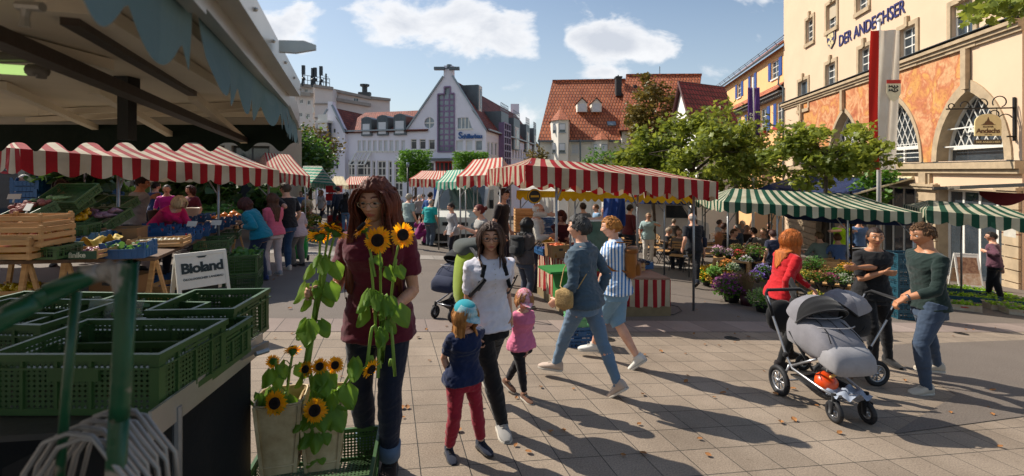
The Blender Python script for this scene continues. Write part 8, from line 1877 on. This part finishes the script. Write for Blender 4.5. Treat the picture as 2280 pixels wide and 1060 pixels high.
m=MB(); m.box((0,0,.2),(.5,.34,.42)); m.box((0,0,.43),(.9,.5,.03)); q=CTp(1275,7.1,.35); one('green_box',m,[mat('grass_green_cloth','#1a6b25',rough=.8)],'green cloth covered box with a white board on top at the counter corner','box',q,.3)
m=MB()
for z in (0,.62): m.box((0,0,z),(.75,.4,.03))
for x in (-.36,.36):
    for y in (-.19,.19): m.beam((x,y,0),(x,y,.62),.03,.03)
t=thing('glass_display','white framed glass display case on the fruit counter behind the denim shirt','display case',CTp(1318,8.8,.86),.1); m.build('frame',WHITEF,t); m=MB(); m.box((0,-.19,.31),(.7,.006,.58)); m.box((0,.1,.2),(.5,.1,.3)); m.build('glass',mat('green_glass','#4f6a5c',rough=.1,var=.2,bump=0),t)
for i,(px,Y,st,dm,l,m_,r_,tx) in enumerate(((1205,9.3,'wood',(.6,.4,.12),'wooden tray of bananas on the counter by the old man',mat('banana','#c9a420',rough=.4),.03,'bananas in the wooden tray'),(1215,8.6,'blue',(.5,.35,.12),'blue tray of grapes at the left of the fruit counter',GRP,.018,'dark grapes in the blue counter tray'),(1225,8.1,'blue',(.4,.3,.12),'bright blue tray with small punnets on the fruit counter',mat('blue_net','#1c2a7a',rough=.5,var=.4,scale=30),.02,'blue netted fruit on the counter'),(1262,8.3,'blue',(.5,.35,.12),'blue tray with dark nets in the middle of the counter',mat('blue_net','#1c2a7a'),.02,'dark blue nets in the middle tray'),(1240,7.8,'card',(.3,.3,.2),'colourful printed carton on the fruit counter',CAR,.03,'orange fruit in the printed carton'))):
    q=CTp(px,Y,.865); crate(st,q,20,l,dm); heap(q,20,(dm[0]-.03,dm[1]-.03,dm[2]),m_,r_,tx,46,'fruit','fruit')
jar=MB(); jar.lathe([(.03,0),(.033,.01),(.033,.07),(.026,.08),(.028,.1),(0,.1)],(0,0,0),12)
j0=one('jar',jar,mat('honey_jar','#7a4a14',rough=.2,bump=0),'honey jar at the front corner of the fruit counter','jar',CTp(1262,7.6,.865),0,'honey jars on the fruit counter',True)
for i in range(7): dup(j0,CTp(1236+9*(i%4),7.65+.22*(i//4)+.05*i,.865))
sg=thing('round_sign','round yellow and black sign hanging under the big striped canopy','sign',P(1190,437,8.3)); m=MB(); m.lathe([(.13,-.01),(.13,.01)],(0,0,0),24); m.M=None; o=m.build('disc',mat('sign_black','#141210',rough=.5),sg); o.rotation_euler=(R(90),0,.3); m=MB(); m.tube([(math.cos(a)*.115,math.sin(a)*.115,.012) for a in [2*pi*k/24 for k in range(25)]],.012,6); m.box((0,0,.014),(.15,.035,.004)); o2=m.build('ring_mark',mat('sign_yellow','#c9961c'),sg); o2.rotation_euler=(R(90),0,.3)
m=MB(); m.grid(lambda u,v:Vector(((u-.5)*.5,.05*math.sin(u*15),-v*.5)),20,6); one('white_shirt',m,WHC,'white garment hanging from the yellow edged stall','garment',P(1220,440,13.5),smooth=True)
for i,(px,c) in enumerate(((1358,'#23407a'),(1378,'#20386c'),(1372,'#3a4f86'))): m=MB(); m.grid(lambda u,v:Vector(((u-.5)*.34,.06*math.sin(u*9+v*3),-v*.75)),10,8); one('hanging_jacket',m,fab('hang%d'%i,c),['dark blue jacket hanging left under the yellow awning','navy jacket hanging right under the yellow awning','lighter blue jacket hanging between two darker ones'][i],'jacket',P(px,442,13+.2*i),smooth=True)
for k in range(6): crate('wood',CTp(1170,10.8,.8+.13*k),5,'wooden crate %s in the pale stack beside the vendor'%['lowest','second from bottom','third from bottom','fourth from bottom','fifth from bottom','topmost'][k],(.5,.4,.12),group='stacked pale wooden crates')
for k in range(5): crate('blue_s',CTp(1222,10.9,.5+.18*k),0,'bright blue crate %s in the stack behind the counter'%['lowest','second from bottom','middle','second from top','topmost'][k],(.5,.4,.17),group='bright blue crates behind the fruit counter')
q=G(1292,768); crate('blue_s',q,5,'blue crate on the paving behind the walking woman',(.36,.26,.12)); crate('green',q+Vector((0,.05,.24)),5,'pale green crate on top of the blue ones',(.34,.26,.12),mats=(mat('pale_green','#5f9a6a',rough=.5),lattice('pale_green_l','#5f9a6a'))); crate('blue_s',q+Vector((0,.03,.12)),5,'second blue crate between the lower one and the pale green one',(.35,.26,.12))
VW=mat('van_white','#c9c8c2',rough=.3,var=.04,bump=0)
def van(loc,face,label):
    t=thing('van',label,'van',loc,R(face)); m=MB(); prof=[(-2.6,.35),(-2.6,2.35),(-2.5,2.5),(1.2,2.5),(1.5,2.42),(2.15,1.45),(2.7,1.25),(2.75,.9),(2.75,.35)]
    rg=[]
    for x,s in ((-.98,.97),(-.92,1),(.92,1),(.98,.97)): rg.append([Vector((x,y,1.3+(z-1.3)*s)) for y,z in prof])
    m.rings(rg); m.build('body',VW,t,True,30)
    m=MB(); m.quad((-.85,1.60,2.33),(.85,1.60,2.33),(.88,2.17,1.50),(-.88,2.17,1.50)); m.build('windscreen',GLASS,t)
    for x in (-.99,.99): m=MB(); m.quad((x,.6,1.5),(x,1.75,1.5),(x,1.4,2.15),(x,.6,2.15)); m.build('side_window',GLASS,t); m=MB(); m.box((x*1.12,1.75,1.65),(.14,.1,.32)); m.build('mirror',DKST,t)
    for x in (-.7,.7): m=MB(); m.ball((x,2.72,.95),(.17,.06,.14)); m.build('headlight',GLASS2,t,True)
    m=MB(); m.box((0,2.76,.55),(1.8,.1,.25)); m.box((0,2.75,1.02),(.9,.06,.12)); m.build('bumper',DKST,t)
    for x in (-.85,.85):
        for y in (-1.7,1.8): m=MB(); m.tube([(x-.1,y,.34),(x+.1,y,.34)],.34,18); w_=m.build('wheel',RUB,t); m=MB(); m.tube([(x-.11,y,.34),(x+.11,y,.34)],.19,14); m.build('rim',CHR,w_)
van(GY(1052,19.5),172,'white delivery van parked behind the pink striped canopies'); van(GY(1450,26),-98,'white van parked behind the terrace under the yellow awning')
def flowers(px,py,r,c,label,pot='#1c1f22',h=None,c2=None,n=420,ht=0,leafc=LGR,size=.035,flat=.75,Y=None,pt='pot',cat='flowers',name='potted_flowers'):
    q=G(px,py) if Y is None else GY(px,Y); q.z+=ht; t=thing(name,label,cat,q); ph=r*.55; m=MB(); m.lathe([(r*.38,0),(r*.5,ph),(r*.53,ph+.01),(r*.44,ph)],(0,0,0),14); m.build(pt,mat('pot'+pot.strip('#'),pot,rough=.6),t,True)
    P1=[];P2=[]
    for i in range(n):
        v=rg_.normal(0,1,3); v/=np.linalg.norm(v); v[2]=abs(v[2])*1.2-.25; s=r*(1+.06*rg_.normal()); P1.append((v[0]*s,v[1]*s,ph+r*.35+v[2]*s*flat)); 
    for i in range(int(n*.8)):
        v=rg_.uniform(-1,1,3)*.62; P2.append((v[0]*r*1.2,v[1]*r*1.2,ph+r*.3+v[2]*r*flat))
    m=MB(); leaves(m,P1,size,'oval',up=1.2); m.build('blossoms',mat('bl'+c.strip('#'),c,rough=.7,var=.35,scale=30,bump=0,col2=c2),t); m=MB(); leaves(m,P2,size*1.4,'oval'); m.build('foliage',leafc,t); return t
flowers(1577,636,.30,'#d8b010','round bush of bright yellow chrysanthemums, first in the front row',n=800,size=.05); flowers(1607,648,.30,'#b5691c','round bush of orange chrysanthemums beside the yellow one',c2='#6a7a2c',n=800,size=.05); flowers(1629,672,.34,'#6a1f5c','round bush of purple chrysanthemums in the front row',c2='#8a3a7c',n=900,size=.05); flowers(1698,694,.26,'#7f9a4c','round pale green plant in a dark pot nearest the woman in red',n=520,size=.03)
flowers(1600,585,.20,'#9ab06a','pale green hydrangea like plant behind the yellow bush',Y=11.6,ht=.25); flowers(1632,575,.14,'#c9c4b4','small white flowers in a white pot on the bench','#c9c5bb',Y=10.8,ht=.45,c2='#4a7a2c')
flowers(1618,560,.17,'#c04a30','red and yellow flowers in a yellow pot on the bench','#d0a810',Y=11,ht=.45,c2='#c99a20')
for i,(px,py,c,l,Y,ht,r,c2) in enumerate(((1600,540,'#b86a90','pink cyclamen at the left end of the flower bench',11.6,.72,.17,'#d0b0bc'),(1622,540,'#c2a0aa','pale pink cyclamen second on the flower bench',11.5,.70,.15,None),(1645,540,'#a81c24','red flowers in front of the terrace guests',11.4,.70,.15,None),(1660,545,'#c9c4c0','white flowers beside the red ones on the bench',11.2,.6,.14,None),(1680,535,'#7a1c20','dark red geraniums with green leaves on the back bench',11.4,.75,.24,'#2f5a20'),(1700,570,'#5a3a8a','violet pansies in the middle of the stall',10.8,.45,.16,'#8f8ab0'),(1684,590,'#6a4a9a','lilac flowers left of the woman in blue',10.6,.3,.16,None),(1780,700,'#a81c2c','small red flowers in a pot beside the woman in red',8.3,0,.12,'#3a5a20'),(1818,640,'#c9a41c','yellow flowers behind the pram hood',8.8,.2,.16,'#4a6a20'),(1790,545,'#6a2a1c','dark red leafy plants on the right flower table',10.9,.55,.22,'#2c4a1c'),(1815,545,'#2f5a20','dense green plants on the right flower table',10.9,.6,.22,'#4a7a2c'),(1845,555,'#8a3c14','rust coloured chrysanthemums on the right flower table',10.5,.45,.2,'#4a5a20'),(1870,560,'#4a6a24','low green plants near the folded arms woman',10.4,.45,.2,None),(1885,545,'#c08a14','yellow orange bush at the right end of the flower table',10.4,.6,.17,None),(1770,560,'#b03a5c','pink flowers just right of the woman in red',10.2,.4,.16,'#3a5a20'),(1640,510,'#7a3a2a','reddish ornamental plant tips above the bench',12,.8,.16,'#5a6a2a'))):
    flowers(px,py,r,c,l,Y=Y,ht=ht,c2=c2,n=260)
for i,(px,Y,ht,r,c,l,c2) in enumerate(((1795,9.9,.45,.17,'#c9a020','yellow marigolds on the front edge of the right flower table','#3a5a20'),(1822,9.8,.45,.17,'#a84a2a','rust red asters on the front edge of the right flower table','#3a5a20'),(1850,9.8,.45,.16,'#7a2a4a','wine red asters near the right end of the table edge',None),(1878,9.7,.45,.16,'#b8b0a8','white daisies at the right end of the table edge','#4a6a2a'),(1712,9.3,0,.2,'#5a7a34','leafy green pot on the ground beside the round pale plant',None),(1650,10.4,0,.2,'#8a5a8a','lilac asters on the ground under the bench','#4a6a2a'),(1715,12,.7,.22,'#8a2030','deep red dahlias behind the woman in dark blue','#2c4a1c'),(1745,11.8,.7,.2,'#c06a2a','orange dahlias behind the woman in red','#3a5a20'),(1590,10.9,.3,.16,'#6a9a3a','fresh green ivy pot at the left corner of the bench',None))):
    flowers(px,0,r,c,l,Y=Y,ht=ht,c2=c2,n=260)
for i,(px,Y,z,st,l,m_,tx) in enumerate(((1190,9.9,.87,'wood','wooden box of lemons at the far end of the fruit counter',PEP,'bright lemons in the wooden box'),(1215,10,.87,'wood','wooden box of oranges beside the lemons',PUM,'oranges in the wooden box'),(1290,9.3,.87,'wood','shallow wooden box of red apples left of the glass case',TOM,'red apples in the shallow box'),(1400,8.6,.63,'wood','flat wooden box on the low planked counter',APPLE,'yellow apples on the low planked counter'),(1420,9.0,.63,'blue','blue crate on the low planked counter',GRP,'dark plums in the blue crate on the low counter'),(1350,12.5,.8,'wood','wooden box under the yellow edged awning',CAR,'carrots under the yellow edged awning'),(1300,12.8,.8,'blue','blue box under the yellow edged awning',TOM,'tomatoes under the yellow edged awning'))):
    q=CTp(px,Y,z); crate(st,q,15,l,(.46,.34,.12)); heap(q,15,(.42,.3,.12),m_,.028,tx,34,'fruit','fruit')
def grass(px,Y,r,h,label,c='#8a5a4c',ht=0,pot='#3a1420'):
    q=GY(px,Y); q.z+=ht; t=thing('ornamental_grass',label,'grass plant',q); m=MB(); m.lathe([(.10,0),(.13,.2),(.11,.2)],(0,0,0),12); m.build('pot',mat('pot'+pot.strip('#'),pot,rough=.6),t,True); m=MB()
    for i in range(220):
        a=random.uniform(0,2*pi); L_=h*random.uniform(.6,1); sp=r*random.uniform(.2,1); d=Vector((math.cos(a),math.sin(a),0)); m.tube([Vector((0,0,.18))+d*.04,d*sp*.5+Vector((0,0,.2+L_*.7)),d*sp+Vector((0,0,.2+L_*(.95-.3*sp/r)))],[.003,.0025,.005 if i%3==0 else .001],3)
    m.build('blades',leafmat('grass'+c.strip('#'),c,col2='#8a8a4c',trans=.3),t)
grass(1662,9.4,.34,.62,'feathery brownish purple fountain grass in a dark red pot'); grass(1600,11.9,.2,.55,'reddish feather grass above the pink cyclamen','#a0503c',.7)
def bench(c4,label,name='flower_bench'):
    q0=c4[0]; t=thing(name,label,'table',(q0.x,q0.y,gz(q0.x,q0.y))); O=t.location.copy(); m=MB(); slab(m,[q-O for q in c4],.04); m.build('top',WD,t)
    for q in c4: m=MB(); c_=sum(c4,Vector())/4; p=q.lerp(c_,.06); m.beam(p-O-Vector((0,0,.04)),Vector((p.x,p.y,gz(p.x,p.y)-.02))-O,.06,.06); m.build('leg',WD,t)
bench([CTp(1588,11.3,.70),CTp(1668,11.0,.70),CTp(1672,12.2,.70),CTp(1590,12.4,.70)],'wooden bench carrying the cyclamen pots'); bench([CTp(1765,10.2,.45),CTp(1895,9.9,.45),CTp(1890,11.3,.45),CTp(1770,11.5,.45)],'long flower table right of the woman in red'); bench([CTp(1605,10.6,.42),CTp(1650,10.4,.42),CTp(1655,11.2,.42),CTp(1608,11.3,.42)],'low wooden bench with the white and yellow pots')
for k in range(8): crate('blue_s',CTp(2012,9.2,.02+.155*k),-6,'dark teal crate %s in the tall stack behind the man in green'%['lowest','second from bottom','third from bottom','fourth from bottom','fifth from bottom','sixth from bottom','second from top','topmost'][k],(.46,.4,.15),group='tall stack of teal crates',mats=(CTL,lattice('teal_slots','#1a4454',p=.03,hole=.3,mode='s')))
for i,(px,py) in enumerate(((1858,512),(1885,515),(1835,512))): crate('wood',TP(px,py,.95,) if False else CTp(px,11.6,.62),0,['wooden crate below the cyclist','wooden crate right of the seated man in blue','wooden crate below the seated man in grey green'][i],(.5,.36,.2))
LET=leafmat('lettuce','#6d9a20',col2='#93b83a',trans=.5)
for i,(px,py,st,l) in enumerate(((2138,688,'card','white printed carton of lettuce nearest the man in green'),(2132,668,'blue_s','blue crate behind the white carton'),(2128,650,'blue_s','blue crate farthest back near the sandwich board'),(2185,672,'blue_s','blue crate of seedlings in the middle of the lettuce row'),(2175,655,'blue_s','blue crate of seedlings behind the middle one'),(2235,690,'card','cardboard tray of lettuce plants at the right'),(2225,668,'blue_s','blue tray of bright lettuce left of the right edge'),(2275,700,'card','cardboard tray of lettuce cut by the right edge'),(2268,680,'blue_s','tray of pale lettuce at the right edge'))):
    q=G(px,py); crate(st,q,-22,l,(.6,.4,.14),mats=(CTL,CTL) if st=='blue_s' else (mat('white_card','#b9b09c',rough=.8,var=.15,col2='#a88a6a'),REDL)); heap(q,-22,(.58,.38,.13),LET,.06,'bright green lettuce seedlings, tray %s of the row at the right'%nm_[i%8] if i<8 else 'pale green lettuce at the very right edge',150,'lettuce','lettuce',shape='leaf')
b=G(2150,640); t=thing('advertising_board','metal framed advertising board with a warm food photo beside the restaurant door','sandwich board',b,R(-20))
for M_,pn in board(t,.62,1.12,17,0,WHITEF,mat('poster_warm','#b0805c',rough=.4,var=.5,scale=9,col2='#d6c2a8')):
    m=MB(); m.M=M_; m.box((0,-.006,.75),(.5,.012,.5)); m.build('poster_top',mat('poster_light','#b08a68',rough=.4,scale=12,col2='#6a3a24'),pn)
q=fN.at(H(2255,515)[0],EYE+(380-515)*fN.pt(2255,515).y/F,.04); t=thing('menu_case','red brown wooden menu display case on the restaurant pier','menu case',q); rt=Vector((-fN.n.y,fN.n.x,0)); Mr=Matrix((rt,fN.n*-1,Vector((0,0,1)))).transposed().to_4x4(); m=MB(); m.M=Mr; m.box((0,0,0),(.66,.08,.50)); m.build('case',mat('mahogany','#6a2415',rough=.4),t); m=MB(); m.M=Mr; m.box((0,-.045,-.02),(.5,.012,.34)); m.build('menu',mat('paper_white','#b9b4a8',rough=.6),t)
q=fN.at(H(2262,572)[0],EYE+(380-573)*fN.pt(2262,573).y/F,.02); m=MB(); m.M=Mr; m.box((0,0,0),(.2,.03,.26)); one('notice',m,mat('yellow_notice','#d89a10',rough=.6),'small yellow notice on the pier below the menu case','notice',q)
a=P(2137,414,11.5);c_=P(2330,418,10.2); t=thing('sales_trailer','grey folded out roof of a sales trailer with red cloth below, at the right edge','trailer',(c_.x+1,c_.y+.5,gz(c_.x+1,c_.y))); O=t.location.copy(); dv=Vector((.3,1.1,-.06)); m=MB(); slab(m,[q-O for q in (a,c_+Vector((2.5,-.4,.25)),c_+dv+Vector((2.5,-.4,.25)),a+dv)],.08); m.build('roof_flap',mat('flap_grey','#6f675c',rough=.5),t)
m=MB(); a2=P(2180,424,12); m.grid(lambda u,v:a2.lerp(P(2300,430,11),u)-O+Vector((0,0,-.02-v*.32*math.sin(pi*min(1,u*.9+.08)))),12,5); m.build('red_cloth',mat('maroon_cloth','#6a1016',rough=.8),t,True); m=MB(); m.box(Vector((c_.x+5.2,c_.y-.6,O.z+1.5))-O,(2.2,4,2.4)); m.build('trailer_body',VW,t)
def chair_():
    t=thing('terrace_chair','folding terrace chair of dark metal and wood at the restaurant terrace','chair',(0,0,0),0,'folding chairs on the restaurant terrace'); m=MB()
    for x in (-.2,.2): m.beam((x,-.2,0),(x,.18,.46),.02,.02); m.beam((x,.2,0),(x,-.22,.88),.02,.02)
    m.build('frame',DKST,t); m=MB(); 
    for i in range(5): m.box((0,-.16+.08*i,.46),(.42,.06,.02))
    m.build('seat',WD,t); m=MB()
    for i in range(3): m.box((0,-.2,.66+.08*i),(.42,.015,.05))
    m.build('backrest',WD,t); return t
ch0=chair_(); k=0
for (px,Y,a) in ((1478,15.8,60),(1508,14.3,150),(1525,16.5,-40),(1420,19,20),(1440,20.5,200),(1395,21.5,90),(1465,19.5,-60),(1500,18.5,10),(1540,17.5,120),(1608,14.4,-70),(1648,15,60),(1665,15.3,170),(1684,14,30),(1702,13.7,150),(1828,12.4,8),(1868,12.2,-10),(1375,24,30),(1355,22,-20),(1455,17,80),(1580,16,0)):
    q=GY(px,Y); 
    if k==0: ch0.location=q; ch0.rotation_euler=(0,0,R(a))
    else: dup(ch0,q,R(a))
    k+=1
tb0=thing('terrace_table','dark round topped table on the restaurant terrace','table',GY(1495,16.2),0,'terrace tables'); m=MB(); m.lathe([(.38,.72),(.38,.75),(0,.75)],(0,0,0),18); m.build('tabletop',WD2,tb0); m=MB(); m.tube([(0,0,0),(0,0,.72)],.03,8); m.lathe([(.25,0),(.25,.03)],(0,0,0),12); m.build('pedestal',DKST,tb0)
for px,Y in ((1432,20),(1405,22.4),(1630,15),(1675,14.8),(1695,14.4),(1847,13.2),(1515,17.8),(1590,16.8)): dup(tb0,GY(px,Y))
b=GY(1868,15.6); t=thing('bicycle','dark bicycle held by the cyclist in neon yellow','bicycle',b,.2); 
for y in (-.5,.5): m=MB(); m.tube([(y+math.cos(a)*.33,0,.34+math.sin(a)*.33) for a in [2*pi*q/24 for q in range(25)]],.015,6,cap=False); m.build('wheel',RUB,t,True)
m=MB()
for a,c_ in (((-.5,0,.34),(-.12,0,.3)),((-.12,0,.3),(-.2,0,.85)),((-.12,0,.3),(.35,0,.8)),((-.18,0,.78),(.35,0,.82)),((.5,0,.34),(.33,0,.98)),((-.5,0,.34),(-.18,0,.75))): m.tube([a,c_],.016,6)
m.build('frame',DKST,t,True); m=MB(); m.tube([(.33,-.25,1.0),(.3,0,.98),(.33,.25,1.0)],.013,6); m.build('handlebar',DKST,t,True); m=MB(); m.ball((-.22,0,.9),(.13,.07,.03)); m.build('saddle',BLKC,t,True)
q=GY(1905,16.2); t=thing('keyboard','dark electronic keyboard on crossed stand legs in front of the musician','keyboard',q,.1); m=MB(); m.box((0,0,.92),(1.1,.32,.09)); m.build('keyboard_body',BLKC,t); m=MB(); m.box((0,-.06,.968),(.95,.16,.006)); m.build('keys',WHITEF,t); m=MB()
for s in (-1,1):
    for x in (-.3,.3): m.beam((x,-.2*s,0),(x,.2*s,.88),.03,.03)
m.build('stand',DKST,t)
q=G(668,583); t=thing('shopping_trolley','green wheeled shopping trolley beside the elderly woman','trolley',q,.2); m=MB(); rgz=[ring(Vector((0,0,z)),Vector((1,0,0)),Vector((0,1,0)),w,.12,14,5) for z,w in ((.08,.15),(.3,.17),(.6,.16),(.66,.13))]; m.rings(rgz); m.build('bag',fab('trolley_green','#1f8a3c'),t,True); m=MB(); m.tube([(-.12,.14,.05),(-.12,.16,.98),(.12,.16,.98),(.12,.14,.05)],.012,6); m.build('handle',DKST,t,True)
for x in (-.15,.15): m=MB(); m.tube([(x-.02,.1,.07),(x+.02,.1,.07)],.07,12); m.build('wheel',RUB,t)
def bigplant(px,Y,r,cz,label,n=420,lm=LDG,size=.24):
    b=GY(px,Y); t=thing('potted_plant',label,'plant',b); m=MB(); m.lathe([(.2,0),(.26,.45),(.23,.45)],(0,0,0),14); m.build('pot',mat('pot_grey','#4a4744',rough=.7),t,True); PT=[]; 
    for i in range(n):
        v=rg_.normal(0,.5,3); PT.append((v[0]*r,v[1]*r,cz+v[2]*r))
    m=MB(); leaves(m,PT,size,'heart',droop=.4); [m.tube([(0,0,.4),(p[0]*.5,p[1]*.5,p[2]*.8),p],.01,4) for p in PT[::22]]; m.build('foliage',lm,t)
bigplant(172,10.8,.62,1.75,'large leafy green plant behind the leeks, beside the stall post'); bigplant(215,11.8,.45,1.5,'second large leafy plant right of the first behind the blue crates'); bigplant(478,14,.5,1.5,'tall dark leafy plant behind the second stall post'); bigplant(400,14.5,.5,1.4,'dark leafy plant behind the magenta top'); bigplant(590,15,.45,1.2,'leafy plant at the far end of the left stall row')
for i,(px,Y,c,ht) in enumerate(((688,17,'#c04a20',.5),(700,16.6,'#c99a1c',.45),(676,17.5,'#a82a1c',.7),(694,15.5,'#b0401c',.1),(682,16,'#c9a020',.3),(740,21,'#a83a4c',.2),(748,20.5,'#c02020',.1),(668,12.8,'#c0564a',.25))): flowers(px,0,.22,c,['orange flowers on the back left flower table','yellow flowers beside the orange ones at the back left','red flowers at the top of the back left table','rust flowers low on the back left table','yellow bouquet in front of the stallholder in beige','pink flowers right of the woman in white top','red flowers on the ground by the red crates','coral roses beside the green trolley'][i],Y=Y,ht=ht,c2='#3a5a20',n=200,size=.06)
RP=mat('red_plastic','#b01418',rough=.45)
for i,(px,Y,z) in enumerate(((744,21.5,1.6),(744,21.5,1.25),(748,21,.3),(752,20.6,.02))): crate('slot',CTp(px,Y,z),0,['topmost red crate on the display','second red crate under the topmost one','red crate standing on another beside the pink flowers','red crate on the ground beside the red flowers'][i],(.6,.4,.3),mats=(RP,RP))
t=thing('pharmacy_sign','white square sign with a red letter A in a ring behind the teal fleece','sign',P(577,432,16)); m=MB(); m.box((0,0,0),(.34,.03,.34)); m.build('panel',WHITEF,t); m=MB(); E_=Euler((R(90),0,0)).to_matrix().to_4x4(); text_on(m,'A',.26,Matrix.Translation((0,-.02,-.01))@E_,.004,bold=.012); m.tube([(math.cos(a)*.14,-.02,math.sin(a)*.14) for a in [2*pi*k/24 for k in range(25)]],.012,6); m.build('letter',REDL,t)
LF=mat('dry_leaf','#7a4c24',rough=.8,var=.3,scale=9,col2='#a8743c'); lm0=MB(); lm0.grid(lambda u,v:Vector(((u-.5)*.07*math.sin(pi*(v*.9+.05)),(v-.5)*.085,.006+.012*abs(u-.5)*2+.008*v)),4,5)
lf0=None
for i in range(150):
    px=random.uniform(590,2270); py=720+300*random.random()**1.4 if i<105 else random.uniform(610,715); q=G(px,py)+Vector((0,0,.006))
    if px<900 and py>960: continue
    if lf0 is None: lf0=one('fallen_leaf',lm0,LF,'dry brown leaf lying on the paving','leaf',q,0,'fallen leaves on the paving')
    o=lf0 if i==0 else lf0.copy()
    if i: COL.objects.link(o)
    o.location=q; o.rotation_euler=(random.uniform(-.2,.2)+.07,random.uniform(-.2,.2),random.uniform(0,6.3)); s=random.uniform(.3,.7); o.scale=(s,s,s)
for px,py,l in ((1352,756,'iron cover in the paving behind the walking pair'),(1630,754,'round iron cover in the shaded paving left of the red cardigan'),(2140,743,'small iron cover in the pale band at the right')):
    q=G(px,py); m=MB(); m.lathe([(.10,.0),(.10,.008),(.085,.009),(.085,.005),(0,.006)],(0,0,0),20); m.box((0,0,.009),(.12,.01,.004)); m.box((0,0,.0095),(.01,.12,.004)); o=one('manhole_cover',m,mat('cast_iron','#2c2a28',rough=.6,metal=.4),l,'manhole cover',q); o.rotation_euler=(-SY,TX,0)
m=MB(); pts_=[G(px,py)+Vector((0,0,.012)) for px,py in ((1380,690),(1400,700),(1450,703),(1500,702),(1518,694),(1510,684),(1490,680))]; o0=pts_[0]; m.tube([q-o0 for q in pts_],.006,5); one('cable',m,RUB,'black cable looping on the ground beside the striped counter','cable',o0)
for px,Y,l in ((1082,30,'dark slim lamp post in front of the left clipped tree'),(908,34,'slim post left of the clipped tree')):
    px=px if px!=1082 else 908; 
m=MB(); m.tube([(0,0,0),(0,0,3.6)],.06,8); t=thing('bollard_light','tall dark slim light column left of the clipped tree','lamp post',GY(908,32)); m.build('column',DKST,t,True); m=MB(); m.tube([(0,0,3.6),(0,0,3.9)],.09,10); m.build('lamp_head',GLASS2,t,True)
m=MB(); m.grid(lambda u,v:Vector(((u-.1)*.9*(1-v*.3),.1*math.sin(u*6),3.2-v*1.8)),8,8); o=one('beach_flag',m,mat('flag_blue','#2a5aa8',rough=.7),'small blue banner flag by the red entrance door','flag',GY(968,40),smooth=True)
